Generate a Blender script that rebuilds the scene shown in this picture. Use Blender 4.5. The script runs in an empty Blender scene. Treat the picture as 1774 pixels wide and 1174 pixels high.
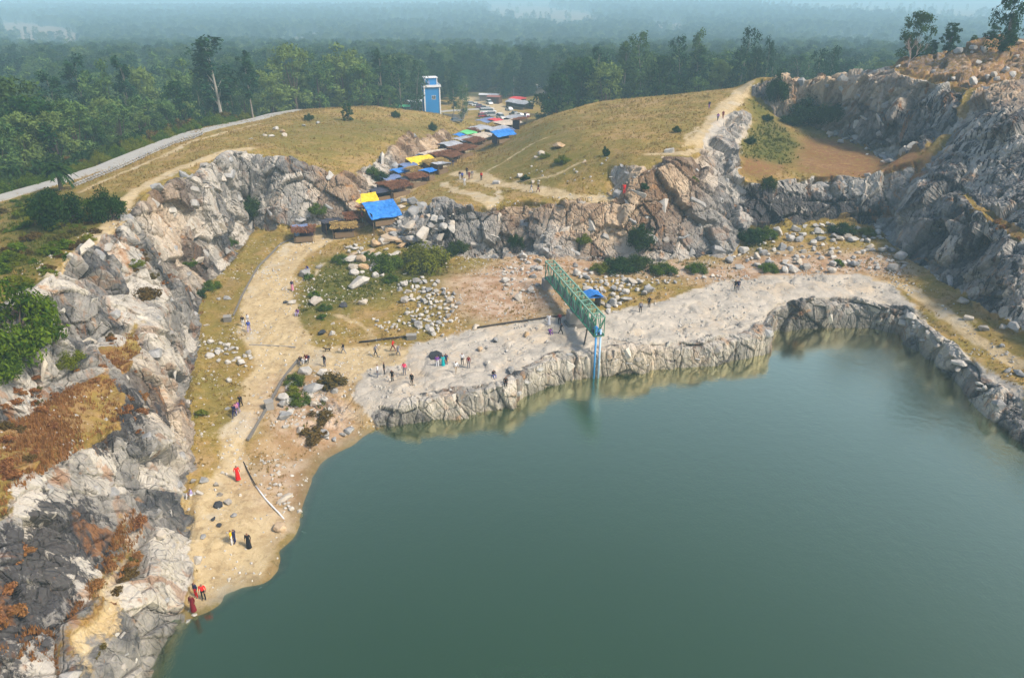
import bpy, bmesh, math, random, time
import numpy as np
from mathutils import Vector, Matrix
from mathutils.geometry import delaunay_2d_cdt
T0 = time.time()
SC = bpy.context.scene
COL = SC.collection
R = math.radians

# ------------------------------------------------------------------ camera
CAM_Z, PITCH, FPX, IW, IH = 45.0, R(25.6), 1267.0, 1774.0, 1174.0
cam_data = bpy.data.cameras.new('camera')
cam = bpy.data.objects.new('camera', cam_data)
COL.objects.link(cam)
cam_data.sensor_width = 36.0
cam_data.lens = 36.0 * FPX / IW
cam_data.clip_start, cam_data.clip_end = 0.5, 30000.0
cam.location = (0.0, 0.0, CAM_Z)
cam.rotation_euler = (math.pi / 2 - PITCH, 0.0, 0.0)
SC.camera = cam

# ------------------------------------------------------------------ sky, sun, exposure
world = bpy.data.worlds.new('World')
SC.world = world
world.use_nodes = True
wn = world.node_tree.nodes
wl = world.node_tree.links
wn.clear()
w_out = wn.new('ShaderNodeOutputWorld')
w_bg = wn.new('ShaderNodeBackground')
w_sky = wn.new('ShaderNodeTexSky')
SUN_EL, SUN_AZ = 47.0, 118.0          # degrees; azimuth measured from the view direction, negative = left
w_sky.sky_type = 'NISHITA'
w_sky.sun_disc = False
w_sky.sun_elevation = R(SUN_EL)
w_sky.sun_rotation = R(SUN_AZ)
w_sky.altitude = 300
w_sky.air_density = 1.0
w_sky.dust_density = 2.6
w_sky.ozone_density = 1.0
w_bg.inputs['Strength'].default_value = 0.058
wl.new(w_sky.outputs['Color'], w_bg.inputs['Color'])
wl.new(w_bg.outputs['Background'], w_out.inputs['Surface'])
sun_data = bpy.data.lights.new('sun', 'SUN')
sun = bpy.data.objects.new('sun', sun_data)
COL.objects.link(sun)
sun_data.energy = 1.5
sun_data.angle = R(10)
sun_data.color = (1.0, 0.90, 0.76)
sd = Vector((math.sin(R(SUN_AZ)) * math.cos(R(SUN_EL)), math.cos(R(SUN_AZ)) * math.cos(R(SUN_EL)), math.sin(R(SUN_EL))))
sun.rotation_euler = sd.to_track_quat('Z', 'Y').to_euler()
sun.location = (60, -40, 120)
vs = SC.view_settings
vs.view_transform = 'Standard'
vs.look = 'None'
vs.gamma = 1.0
vs.use_curve_mapping = False
vs.exposure = 1.74
cy = SC.cycles
cy.use_denoising = True
cy.denoiser = 'OPENIMAGEDENOISE'
cy.denoising_input_passes = 'RGB_ALBEDO_NORMAL'
cy.max_bounces = 5
cy.diffuse_bounces = 2
cy.glossy_bounces = 2
cy.transmission_bounces = 2
cy.transparent_max_bounces = 6
cy.volume_bounces = 3
cy.use_adaptive_sampling = True
cy.adaptive_threshold = 0.02

# ------------------------------------------------------------------ geometry of the view: pixel of the photograph + height -> point in the place
CP, SP = math.cos(PITCH), math.sin(PITCH)
def ray(px, py):
    u = (px - IW / 2) / FPX
    v = (py - IH / 2) / FPX
    return np.array([u, CP - v * SP, -SP - v * CP])
def at(px, py, z):
    d = ray(px, py)
    t = (z - CAM_Z) / d[2]
    return np.array([d[0] * t, d[1] * t, z])
def project(P):
    P = np.asarray(P, float)
    x, y, z = P[..., 0], P[..., 1], P[..., 2] - CAM_Z
    dep = y * CP - z * SP
    dn = -y * SP - z * CP
    dep = np.where(np.abs(dep) < 1e-3, 1e-3, dep)
    return IW / 2 + FPX * x / dep, IH / 2 + FPX * dn / dep, dep

# ------------------------------------------------------------------ noise helpers (numpy)
def hash3(ix, iy, iz, k=0):
    h = (ix.astype(np.int64) * 374761393 + iy.astype(np.int64) * 668265263 + iz.astype(np.int64) * 2147483647 + k * 1274126177) & 0xFFFFFFFF
    h = ((h ^ (h >> 13)) * 1274126177) & 0xFFFFFFFF
    h = ((h ^ (h >> 16)) * 2246822519) & 0xFFFFFFFF
    h = h ^ (h >> 15)
    return (h & 0xFFFFFF).astype(np.float64) / 16777216.0
def vnoise(P, k=0):
    I = np.floor(P).astype(np.int64)
    F = P - I
    F = F * F * (3 - 2 * F)
    out = np.zeros(len(P))
    for dx in (0, 1):
        for dy in (0, 1):
            for dz in (0, 1):
                w = (F[:, 0] if dx else 1 - F[:, 0]) * (F[:, 1] if dy else 1 - F[:, 1]) * (F[:, 2] if dz else 1 - F[:, 2])
                out += w * hash3(I[:, 0] + dx, I[:, 1] + dy, I[:, 2] + dz, k)
    return out * 2 - 1
def fbm(P, octaves=4, k=0, gain=0.5):
    a, s, o = 1.0, 0.0, np.zeros(len(P))
    for i in range(octaves):
        o += a * vnoise(P * (2.03 ** i) + 17.3 * i, k + i)
        s += a
        a *= gain
    return o / s
def blocks(P, k=0, tilt=0.9):
    """jointed rock: nearest jittered cell -> its own offset and tilt; returns offset and distance to the joint"""
    I = np.floor(P).astype(np.int64)
    n = len(P)
    d1 = np.full(n, 9.0); d2 = np.full(n, 9.0); off = np.zeros(n); cid = np.zeros(n)
    for dx in (-1, 0, 1):
        for dy in (-1, 0, 1):
            for dz in (-1, 0, 1):
                cx, cy_, cz = I[:, 0] + dx, I[:, 1] + dy, I[:, 2] + dz
                qx = cx + hash3(cx, cy_, cz, k) - P[:, 0]
                qy = cy_ + hash3(cx, cy_, cz, k + 1) - P[:, 1]
                qz = cz + hash3(cx, cy_, cz, k + 2) - P[:, 2]
                d = qx * qx + qy * qy + qz * qz
                r0 = hash3(cx, cy_, cz, k + 3) - 0.5
                g1 = hash3(cx, cy_, cz, k + 4) - 0.5
                g2 = hash3(cx, cy_, cz, k + 5) - 0.5
                g3 = hash3(cx, cy_, cz, k + 6) - 0.5
                val = r0 * 1.6 - tilt * 2 * (qx * g1 + qy * g2 + qz * g3)
                m = d < d1
                d2 = np.where(m, d1, np.minimum(d2, d))
                off = np.where(m, val, off)
                cid = np.where(m, g1 + 0.5, cid)
                d1 = np.where(m, d, d1)
    return off, np.sqrt(d2) - np.sqrt(d1), cid
def sstep(a, b, x):
    t = np.clip((x - a) / (b - a), 0, 1)
    return t * t * (3 - 2 * t)

# ------------------------------------------------------------------ terrain: break lines of the quarry (photo pixel x, y, height in metres)
def plain(x, y):
    x = np.asarray(x, float); y = np.asarray(y, float)
    return 1.5 - 0.045 * np.clip(y - 330, 0, 520) + 0.8 * np.sin(x * 0.021 + 1) * np.cos(y * 0.017) + np.clip((y - 1500) * 0.004, 0, 5) * np.sin(x * 0.002 + 0.6)
X0, X1, Y0, Y1, CELL = -140.0, 160.0, -20.0, 340.0, 0.36
LINES = dict(
 shore=[(250,1174,0),(275,1120,0),(300,1085,0),(335,1065,0),(365,1060,0),(384,1046,0),(378,1030,0),(400,1020,0),(440,1018,0),(470,1011,0),(488,988,0),(492,968,0),(482,955,0),(508,937,0),(520,910,0),(525,870,0),(538,830,0),(550,802,0),(575,787,0),(612,772,0),(625,758,0),(650,740,0),(700,736,0),(760,728,0),(820,722,0),(893,708,0),(906,686,0),(950,668,0),(1000,657,0),(1040,651,0),(1090,648,0),(1150,641,0),(1240,634,0),(1300,623,0),(1336,613,0),(1342,598,0),(1347,575,0),(1400,570,0),(1500,568,0),(1556,579,0),(1598,615,0),(1640,655,0),(1690,702,0),(1774,775,0),(1900,880,0)],
 crest_a=[(640,704,1.5),(700,698,1.9),(760,690,2.0),(820,684,2.1),(878,664,2.2),(888,648,2.4),(945,628,2.4),(995,615,2.5),(1040,607,2.6),(1090,602,2.7),(1150,592,2.9),(1240,580,3.2),(1296,568,3.4),(1316,552,3.7),(1328,532,4.0),(1400,522,4.2),(1500,517,4.2),(1548,530,3.6),(1618,577,2.8),(1680,622,2.8),(1774,684,2.6)],
 flat_a=[(585,668,2.2),(650,674,2.9),(720,670,3.2),(800,662,3.3),(868,648,3.5),(890,630,3.5),(950,600,3.6),(1040,590,3.8),(1100,570,4.0),(1180,540,4.2),(1260,520,4.4),(1320,508,4.6),(1420,500,4.7),(1520,500,4.7),(1600,540,4.2),(1660,585,3.8),(1774,640,3.6)],
 left_bottom=[(432,395,4.8),(400,450,4.3),(352,492,4),(337,540,3.5),(330,600,3),(310,690,2.6),(328,770,2.2),(325,880,1.6),(312,990,0.9),(292,1070,0.3)],
 left_top=[(425,262,18.3),(400,262,18.8),(330,308,19.2),(300,320,19.3),(255,338,19.3),(215,385,19.5),(170,410,19.5),(120,440,19.5),(75,490,19.3),(40,540,19),(0,590,18.5)],
 bench_back=[(112,600,12.6),(150,602,12.5),(215,582,12),(262,500,12.5)],
 bench_front=[(100,670,12.3),(200,655,11.3),(262,600,10.5),(300,500,10.5)],
 spur_top=[(0,870,13.5),(60,830,13),(120,790,12),(200,745,10.5),(250,775,8),(290,825,5)],
 spur_base=[(40,1174,7.5),(120,1100,6.5),(190,1000,6),(222,905,6),(255,840,5.4)],
 spur_path=[(140,1174,5.2),(215,1040,4.6),(250,955,4.3),(285,885,4)],
 spur_edge=[(205,1174,3.0),(236,1100,3.0),(268,1040,3.1),(300,945,2.9),(312,900,2.9)],
 bench_mid=[(40,720,13.2),(0,740,14)],
 back_wall_bottom=[(445,398,4.8),(480,405,5.2),(520,398,5.8),(560,389,6.3),(610,382,6.8)],
 back_wall_top=[(440,264,18),(480,273,17.5),(540,287,15.9),(560,291,15.4),(600,318,13)],
 gully_left=[(628,372,7.2),(655,340,8),(700,302,8.5),(740,274,8.5),(780,252,7.5),(815,233,6),(840,216,4.5),(862,201,3.5)],
 gully_right=[(690,348,8.7),(730,318,9),(770,299,9.2),(800,286,9),(830,263,8.5),(860,246,7.5),(885,229,6),(905,215,4.5),(925,203,3.5)],
 gully_slope=[(618,303,12.6),(672,266,13.4),(730,240,12),(785,219,8.6)],
 cliff_bottom=[(650,415,5.4),(690,425,5),(740,440,4.8),(800,438,4.8),(880,428,5),(940,448,5),(1010,446,5),(1080,448,5),(1150,455,4.8),(1200,452,4.8),(1268,442,5)],
 cliff_top=[(650,388,7.3),(690,366,9.2),(725,353,10.6),(760,353,11.4),(800,357,11.7),(850,362,11.5),(900,345,12.3),(960,352,12.5),(1020,358,12.4),(1074,350,13),(1092,305,17.3),(1130,292,18.4),(1180,277,19.4),(1215,262,19.8),(1262,300,15.5)],
 ledge=[(860,322,11.5),(920,330,12.4),(1000,345,12.8),(1060,338,13.3)],
 brow=[(880,305,12.6),(920,288,14.2),(980,275,16.2),(1040,290,16.5),(1075,282,18)],
 dome_front=[(870,270,11.5),(930,245,15.5),(1000,235,17.8),(1100,245,19.2),(1180,250,19.9)],
 dome_crest=[(872,240,9.5),(900,218,13),(960,196,16.5),(1040,173,19),(1110,168,20),(1200,160,21.5),(1280,151,23.3)],
 ridge=[(1228,235,20.6),(1250,203,21.4),(1283,162,22.8)],
 ridge_side=[(1262,262,18.2),(1290,225,18.6),(1318,180,20.5)],
 alcove_top=[(1285,305,14.3),(1330,312,14.4),(1380,300,14.8),(1430,296,15),(1500,306,14.6),(1546,326,13.4)],
 alcove_bottom=[(1283,425,5.6),(1312,406,6.5),(1400,388,7),(1480,388,7),(1528,397,6.9),(1550,432,6)],
 bench_left=[(1345,296,14.9),(1385,268,15.2),(1400,238,15.8),(1395,222,16.4)],
 upper_bottom=[(1345,205,17.6),(1400,216,16.6),(1450,236,16),(1500,258,15.5),(1560,276,15.3)],
 upper_top=[(1312,131,26.3),(1400,133,26.8),(1460,138,27.1),(1560,140,28.7),(1640,148,29)],
 nose=[(1580,312,15.8),(1615,270,19),(1650,222,23),(1690,160,28.3)],
 wall_bottom=[(1600,462,5.8),(1640,492,5.5),(1700,542,5.3),(1774,584,5)],
 wall_ledge=[(1600,330,15.2),(1650,332,16.6),(1700,372,15),(1774,432,13.8)],
 wall_ledge_back=[(1655,312,17.4),(1704,352,15.9),(1774,402,14.8)],
 wall_top=[(1700,214,25),(1774,188,28)],
 hill_top=[(1774,128,31)],
 hill_skyline=[(1430,130,27.4),(1500,125,28.7),(1560,110,31),(1620,95,33),(1700,77,35),(1774,60,36.5)],
 left_hill=[(455,222,17.2),(560,192,15),(650,183,14.5),(760,196,10),(800,207,7)],
 left_hill_mid=[(480,240,17.3),(560,240,16),(640,232,15.5),(700,225,14.5)],
 road_near=[(0,354,16),(180,299,17),(330,238,17.3),(450,210,15.6)],
 road_far=[(0,336,15.7),(180,284,16.8),(330,225,17.1),(450,202,15.2),(525,190,12.3)],
 hillside=[(0,430,18),(110,380,18.8),(210,330,19),(320,285,19)],
 lot=[(790,190,2.2),(850,172,1.4),(900,180,1.6)],
)
EXTRA = [  # out of the frame: (x, y, z)
 [(-26,30,0),(-22,14,0),(-18,-20,0)], [(-28,28,3),(-25,12,3),(-22,-20,3)], [(-32,24,7.5),(-30,8,8),(-28,-20,8)],
 [(-36,32,14),(-35,15,15),(-34,-20,15)], [(-43,44,18.5),(-42,20,18.5),(-41,-20,18)],
 [(-60,60,17.5),(-58,20,17),(-58,-20,16)], [(-78,95,15.6),(-84,60,14.5),(-88,20,13),(-90,-20,12)],
 [(-100,120,10.5),(-96,160,9.5),(-92,200,7.5),(-86,235,4)], [(-118,130,5),(-112,200,3),(-100,270,1.5)],
 
 [(66,40,0),(68,-20,0)], [(68,42,3.6),(70,-20,3.5)], [(70,44,4.2),(73,-20,4.2)], [(70,60,4.8),(74,30,4.5),(77,-20,4.5)],
 [(74,66,14),(80,30,14),(84,-20,14)], [(86,100,27),(92,60,27),(98,-20,26)], [(110,130,34),(116,80,33),(124,-20,32)],
 [(136,170,18),(140,100,17),(146,20,16)], [(100,200,16),(120,215,6)], [(70,205,20),(60,225,10)], [(40,215,14),(20,225,7),(8,215,7)],
 [(-30,266,3),(-14,268,2.5)], [(-55,240,9),(-40,255,4)],
]
def build_raster():
    nx = int(round((X1 - X0) / CELL)) + 1
    ny = int(round((Y1 - Y0) / CELL)) + 1
    pts, edges = [], []
    for ln in LINES.values():
        q = [at(*p) for p in ln]
        b = len(pts)
        pts += [tuple(p) for p in q]
        edges += [(b + i, b + i + 1) for i in range(len(q) - 1)]
    for q in EXTRA:
        b = len(pts)
        pts += list(q)
        edges += [(b + i, b + i + 1) for i in range(len(q) - 1)]
    def bz(x, y):
        if y < 1:
            xs = [-140, -90, -58, -41, -34, -28, -22, -18, -4, 40, 68, 70, 73, 77, 84, 98, 124, 160]
            zs = [8, 12, 16, 18, 15, 8, 3, 0, -5, -5, 0, 3.5, 4.2, 4.5, 14, 26, 32, 14]
            return float(np.interp(x, xs, zs))
        if x < X0 + 1:
            return float(plain(x, y)) + 6 * max(0, 1 - y / 160)
        if x > X1 - 1:
            return float(plain(x, y)) + 12 * max(0, 1 - y / 200)
        return float(plain(x, y))
    for x in np.arange(X0, X1 + 1, 20):
        pts += [(x, Y0, bz(x, Y0)), (x, Y1, bz(x, Y1))]
    for y in np.arange(Y0 + 20, Y1 - 1, 20):
        pts += [(X0, y, bz(X0, y)), (X1, y, bz(X1, y))]
    for x in np.arange(-100, 130, 30):
        pts += [(x + 7, 300, float(plain(x, 300))), (x, 320, float(plain(x, 320)))]
    P = [Vector((p[0], p[1])) for p in pts]
    vo, eo, fo, ov, oe, of = delaunay_2d_cdt(P, edges, [], 0, 1e-4)
    z = np.zeros(len(vo))
    for i, src in enumerate(ov):
        if src:
            z[i] = np.mean([pts[s][2] for s in src])
        else:   # a crossing of two break lines: take the mean of nearby points
            d = [((pts[k][0] - vo[i].x) ** 2 + (pts[k][1] - vo[i].y) ** 2, pts[k][2]) for k in range(len(pts))]
            d.sort()
            z[i] = np.mean([q[1] for q in d[:4]])
            print('crossing at', [round(c, 1) for c in vo[i]], 'pixel', [int(a) for a in project([vo[i].x, vo[i].y, z[i]])[:2]])
    H = np.full((ny, nx), np.nan)
    V = np.array([(v.x, v.y) for v in vo])
    for f in fo:
        for k in range(1, len(f) - 1):
            a, b, c = f[0], f[k], f[k + 1]
            A, B, C = V[a], V[b], V[c]
            i0 = max(0, int((min(A[0], B[0], C[0]) - X0) / CELL)); i1 = min(nx - 1, int((max(A[0], B[0], C[0]) - X0) / CELL) + 1)
            j0 = max(0, int((min(A[1], B[1], C[1]) - Y0) / CELL)); j1 = min(ny - 1, int((max(A[1], B[1], C[1]) - Y0) / CELL) + 1)
            if i1 < i0 or j1 < j0:
                continue
            gx, gy = np.meshgrid(X0 + CELL * np.arange(i0, i1 + 1), Y0 + CELL * np.arange(j0, j1 + 1))
            den = (B[1] - C[1]) * (A[0] - C[0]) + (C[0] - B[0]) * (A[1] - C[1])
            if abs(den) < 1e-9:
                continue
            w0 = ((B[1] - C[1]) * (gx - C[0]) + (C[0] - B[0]) * (gy - C[1])) / den
            w1 = ((C[1] - A[1]) * (gx - C[0]) + (A[0] - C[0]) * (gy - C[1])) / den
            w2 = 1 - w0 - w1
            m = (w0 > -1e-6) & (w1 > -1e-6) & (w2 > -1e-6)
            sub = H[j0:j1 + 1, i0:i1 + 1]
            sub[m] = (w0 * z[a] + w1 * z[b] + w2 * z[c])[m]
    bad = np.isnan(H)
    if bad.any():
        H[bad] = 0.0
    return H
def gblur(A, sig):
    r = max(1, int(sig * 2.5 + 0.5))
    k = np.exp(-0.5 * (np.arange(-r, r + 1) / sig) ** 2)
    k /= k.sum()
    B = np.pad(A, r, mode='edge')
    B = sum(k[i] * B[i:i + A.shape[0], :] for i in range(2 * r + 1))
    return sum(k[i] * B[:, i:i + A.shape[1]] for i in range(2 * r + 1))
def sample(A, x, y):
    fx = np.clip((np.asarray(x, float) - X0) / CELL, 0, A.shape[1] - 1.001)
    fy = np.clip((np.asarray(y, float) - Y0) / CELL, 0, A.shape[0] - 1.001)
    i = fx.astype(int); j = fy.astype(int)
    fx = fx - i; fy = fy - j
    return (A[j, i] * (1 - fx) + A[j, i + 1] * fx) * (1 - fy) + (A[j + 1, i] * (1 - fx) + A[j + 1, i + 1] * fx) * fy
H0 = build_raster()
def inpoly(poly, gx, gy):
    ins = np.zeros(gx.shape, bool)
    n = len(poly)
    for i in range(n):
        x1, y1 = poly[i][:2]; x2, y2 = poly[(i + 1) % n][:2]
        if y1 == y2:
            continue
        c = ((y1 > gy) != (y2 > gy)) & (gx < (x2 - x1) * (gy - y1) / (y2 - y1) + x1)
        ins ^= c
    return ins
GX, GY = np.meshgrid(X0 + CELL * np.arange(H0.shape[1]), Y0 + CELL * np.arange(H0.shape[0]))
LAKE = [at(*p)[:2] for p in LINES['shore']] + [(68, -20), (-18, -20), (-22, 14), (-26, 30)]
lake_in = inpoly(LAKE, GX, GY)
dist_in = np.zeros(H0.shape)      # soft distance from the shore, in metres
for rad in (1.0, 2.0, 4.0, 8.0):
    acc2 = gblur(lake_in.astype(float), rad / CELL)
    dist_in += np.clip((acc2 - 0.5) * 2, 0, 1) * rad
H0 = np.where(lake_in, -np.clip(0.05 + np.where((GX < -13) & (GY < 72), 0.30, 3.0) * dist_in, 0, 6), np.maximum(H0, np.where(GX > -60, np.where(GY < 130, 0.30, -99), -99)))
HS = gblur(H0, 4.0)          # soft shape for gentle ground
Hn = gblur(H0, 2.2)
gy_, gx_ = np.gradient(Hn, CELL)
SLOPE = np.hypot(gx_, gy_)
steep = gblur((SLOPE > 0.75).astype(float), 3.0)
H = np.where(steep > 0.5, gblur(H0, 0.9), 0)
wst = np.clip(steep * 1.6, 0, 1)
near_shore = gblur(((H0 < 0.8) & (H0 > -1.5)).astype(float), 4.0)
wst = np.maximum(wst, np.clip(near_shore * 2.2, 0, 1))
H = gblur(H0, 0.9) * wst + HS * (1 - wst)
def maxfilter(A, r):
    B = A.copy()
    for k in range(1, r + 1):
        B[:, k:] = np.maximum(B[:, k:], A[:, :-k]); B[:, :-k] = np.maximum(B[:, :-k], A[:, k:])
    C_ = B.copy()
    for k in range(1, r + 1):
        C_[k:] = np.maximum(C_[k:], B[:-k]); C_[:-k] = np.maximum(C_[:-k], B[k:])
    return C_
# the quarried bank drops almost straight into the lake
bank_zone = gblur(((GX > -15) & (GX < 70) & (GY > 66) & (GY < 101)).astype(float), 4.0)
d_out = np.zeros(H.shape)
for rad in (0.6, 1.2, 2.4):
    d_out += np.clip((0.5 - gblur(lake_in.astype(float), rad / CELL)) * 2, 0, 1) * rad
Hb = np.minimum(gblur(maxfilter(H, 5), 1.5), 3.6) * sstep(0.15, 0.75, d_out)
H = np.where(lake_in, H, H * (1 - bank_zone) + np.maximum(H, Hb) * bank_zone)
gy_, gx_ = np.gradient(gblur(H, 2.0), CELL)
SLOPE = np.hypot(gx_, gy_)
def hgt(x, y):
    x = np.asarray(x, float); y = np.asarray(y, float)
    ins = (x >= X0) & (x <= X1) & (y >= Y0) & (y <= Y1)
    return np.where(ins, sample(H, x, y), plain(x, y))
print('raster', time.time() - T0)
# ------------------------------------------------------------------ what covers the ground where (outlines seen in the photograph, laid on the terrain)
def hit(px, py):
    d = ray(px, py)
    t = np.linspace(30, 420, 1600) / max(1e-6, math.hypot(d[1], d[0]))
    x, y, z = d[0] * t, d[1] * t, CAM_Z + d[2] * t
    k = np.nonzero(z < hgt(x, y))[0]
    if len(k) == 0:
        t1 = t[-1]
    else:
        a, b = t[max(0, k[0] - 1)], t[k[0]]
        for _ in range(12):
            m = (a + b) / 2
            if CAM_Z + d[2] * m < hgt(d[0] * m, d[1] * m):
                b = m
            else:
                a = m
        t1 = b
    return np.array([d[0] * t1, d[1] * t1, float(hgt(d[0] * t1, d[1] * t1))])
def area(polys, soft=2.0):
    M = np.zeros(H.shape)
    for p in polys:
        q = [hit(*c)[:2] for c in p]
        M = np.maximum(M, inpoly(q, GX, GY).astype(float))
    return gblur(M, soft)
def resample(pts, step):
    pts = np.array(pts, float)
    d = np.r_[0, np.cumsum(np.linalg.norm(np.diff(pts, axis=0), axis=1))]
    n = max(2, int(d[-1] / step) + 1)
    s = np.linspace(0, d[-1], n)
    return np.stack([np.interp(s, d, pts[:, k]) for k in range(pts.shape[1])], 1)
def strokes(lines, soft=1.0):
    M = np.zeros(H.shape)
    for w, p in lines:
        q = resample([hit(*c)[:2] for c in p], 0.5)
        for x, y in q:
            i0, i1 = int((x - w - X0) / CELL), int((x + w - X0) / CELL) + 1
            j0, j1 = int((y - w - Y0) / CELL), int((y + w - Y0) / CELL) + 1
            i0, j0 = max(0, i0), max(0, j0)
            sx, sy = GX[j0:j1, i0:i1], GY[j0:j1, i0:i1]
            M[j0:j1, i0:i1] = np.maximum(M[j0:j1, i0:i1], np.clip(1.6 - 1.6 * np.hypot(sx - x, sy - y) / w, 0, 1))
    return gblur(M, soft)
SAND = area([[(485,425),(445,468),(422,512),(412,560),(425,600),(440,620),(422,690),(400,730),(385,770),(372,815),(335,850),(325,900),(322,960),(335,1000),(300,1070),(335,1062),(368,1055),(386,1038),(382,1024),(440,1014),(468,1006),(484,985),(484,968),(478,950),(505,930),(512,902),(470,870),(432,830),(425,770),(450,720),(492,655),(520,622),(560,655),(600,668),(690,668),(720,640),(705,598),(640,600),(545,602),(518,560),(507,500),(522,452),(560,425),(620,400),(560,392)]], 2.5)
SAND = np.maximum(SAND, 0.9 * strokes([
    (2.2, [(180,478),(215,440)]), (1.8, [(95,480),(180,405),(225,340),(300,296),(395,262),(430,258)]), (1.0, [(130,335),(250,285),(330,246),(450,215)]),
    (3.2, [(690,340),(740,300),(800,262),(850,228),(880,205)]), (9.0, [(880,205),(850,182),(815,170)]), (4.0, [(815,170),(800,150),(790,145)]),
    (2.6, [(790,300),(830,305),(860,318)]), (1.8, [(800,312),(860,318),(930,330),(1000,345),(1065,345)]), (1.2, [(800,330),(850,345),(850,362)]), (1.0, [(770,318),(800,335),(845,352)]), (0.8, [(850,322),(870,345),(850,358)]),
    (0.6, [(840,300),(880,275),(920,250),(960,235)]), (0.6, [(850,318),(960,305),(1010,280)]), (1.5, [(1120,268),(1190,266),(1210,262)]), (0.7, [(1185,255),(1192,235),(1205,220)]),
    (3.2, [(1240,205),(1262,180),(1288,152)]), (2.4, [(1210,250),(1240,205)]), (2.5, [(1150,165),(1200,150),(1290,140)]), (2.0, [(1300,134),(1400,132),(1470,135)]),
    (1.5, [(1480,480),(1560,492),(1620,530),(1680,580),(1774,636)]), (2.5, [(1240,505),(1330,488),(1420,485),(1500,485)]),
    (0.8, [(130,1174),(190,1075),(225,1010),(250,955),(290,882)]), (0.7, [(575,545),(640,570),(645,590)]), (0.6, [(500,500),(540,475),(560,455)]),
    (1.6, [(560,400),(600,395),(640,385)]), (1.5, [(1600,420),(1640,455)])]))
WHITE = area([[(610,672),(640,640),(700,628),(722,590),(800,575),(880,560),(960,548),(1060,540),(1150,518),(1240,488),(1330,478),(1480,475),(1545,492),(1590,535),(1640,590),(1774,672),(1774,776),(1690,704),(1640,656),(1598,616),(1556,580),(1500,569),(1400,571),(1347,577),(1342,600),(1336,614),(1240,635),(1090,649),(1000,658),(906,687),(893,709),(760,729),(640,742)],
  [(240,900),(300,870),(322,905),(310,990),(290,1070),(240,1174),(200,1174),(215,1080),(240,1000)], [(1225,225),(1262,195),(1305,205),(1285,250),(1270,290),(1215,262)]], 2.0)
PINK = area([[(480,650),(560,650),(620,690),(640,745),(560,795),(525,795),(450,745)], [(425,790),(520,790),(535,830),(525,900),(500,925),(440,840)], [(770,485),(870,455),(945,478),(965,530),(940,548),(850,562),(790,545)], [(1150,480),(1260,462),(1420,470),(1580,455),(1600,470),(1480,480),(1250,492)], [(960,470),(1000,540),(960,545)], [(860,440),(1240,455),(1250,480),(900,480)], [(1255,440),(1560,430),(1580,470),(1260,475)]], 5.0)
GREEN = area([[(0,350),(90,330),(150,345),(215,330),(200,380),(110,430),(70,480),(0,560)], [(1290,160),(1330,180),(1392,250),(1380,285),(1300,285),(1262,270),(1285,240),(1310,205)], [(1030,460),(1100,440),(1230,445),(1250,470),(1120,480),(1050,478)], [(1285,400),(1340,400),(1345,450),(1290,450)], [(1365,190),(1440,165),(1480,215),(1400,225)], [(0,300),(140,270),(320,215),(300,235),(140,300),(0,335)], [(480,690),(520,640),(580,690),(600,740),(540,770),(490,720)], [(570,440),(720,440),(800,470),(620,530),(540,560),(530,600),(500,570),(510,510)]], 5.0)
GREEN = np.maximum(GREEN, 0.5 * area([[(825,290),(880,240),(930,215),(1000,200),(1010,240),(1060,262),(1060,300),(900,325)], [(430,240),(560,200),(700,215),(790,215),(740,240),(600,270),(470,262)], [(340,500),(420,420),(440,440),(400,560),(350,700),(330,740),(335,600)], [(1600,520),(1700,560),(1774,600),(1774,630),(1680,570)]], 8.0))
RED = area([[(1395,235),(1470,240),(1620,265),(1610,300),(1500,312),(1380,300)], [(1650,330),(1774,400),(1774,440),(1690,372)], [(90,600),(200,575),(250,640),(180,670),(60,660),(0,700),(0,640)], [(0,665),(90,670),(140,720),(100,790),(0,870)], [(215,420),(300,440),(320,480),(250,520),(220,480)], [(60,1174),(110,1080),(190,960),(215,880),(245,890),(250,960),(215,1060),(190,1174)], [(0,900),(60,940),(50,1100),(0,1100)], [(130,900),(190,900),(180,960),(130,950)], [(1430,131),(1500,125),(1560,110),(1620,95),(1700,77),(1774,60),(1830,60),(1830,140),(1690,156),(1560,141)], [(1290,270),(1370,285),(1330,312),(1280,300)], [(200,690),(250,660),(260,760),(220,790)]], 3.0)
DARK = area([[(1290,400),(1285,310),(1340,318),(1400,330),(1480,325),(1540,335),(1530,392),(1400,390),(1312,408)], [(-60,1300),(-60,900),(0,880),(60,850),(150,840),(225,890),(225,950),(160,1040),(110,1120),(60,1300)], [(110,690),(250,680),(260,790),(190,800),(110,760)], [(235,620),(300,700),(310,760),(270,740)], [(750,360),(800,360),(800,440),(750,440)], [(130,690),(210,690),(230,770),(170,770),(120,720)], [(1035,640),(1040,590),(1080,590),(1090,648)]], 3.0)  # stained rock walls; the near-left hollow also has its shadow painted in
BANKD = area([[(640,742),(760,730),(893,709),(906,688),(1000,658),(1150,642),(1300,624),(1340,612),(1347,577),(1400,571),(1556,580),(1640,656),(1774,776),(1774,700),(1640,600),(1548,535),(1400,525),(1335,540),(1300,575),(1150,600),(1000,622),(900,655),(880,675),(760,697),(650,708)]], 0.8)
DARK = np.maximum(DARK, 0.62 * BANKD)  # bank face: stains and wet rock, plus shade of the steep face as colour
DARK = np.maximum(DARK, 0.66 * area([[(1600,440),(1560,400),(1575,330),(1620,270),(1680,170),(1774,180),(1830,180),(1830,600),(1774,580),(1700,540)], [(1555,165),(1700,150),(1600,260),(1530,262)]], 3.0))
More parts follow.
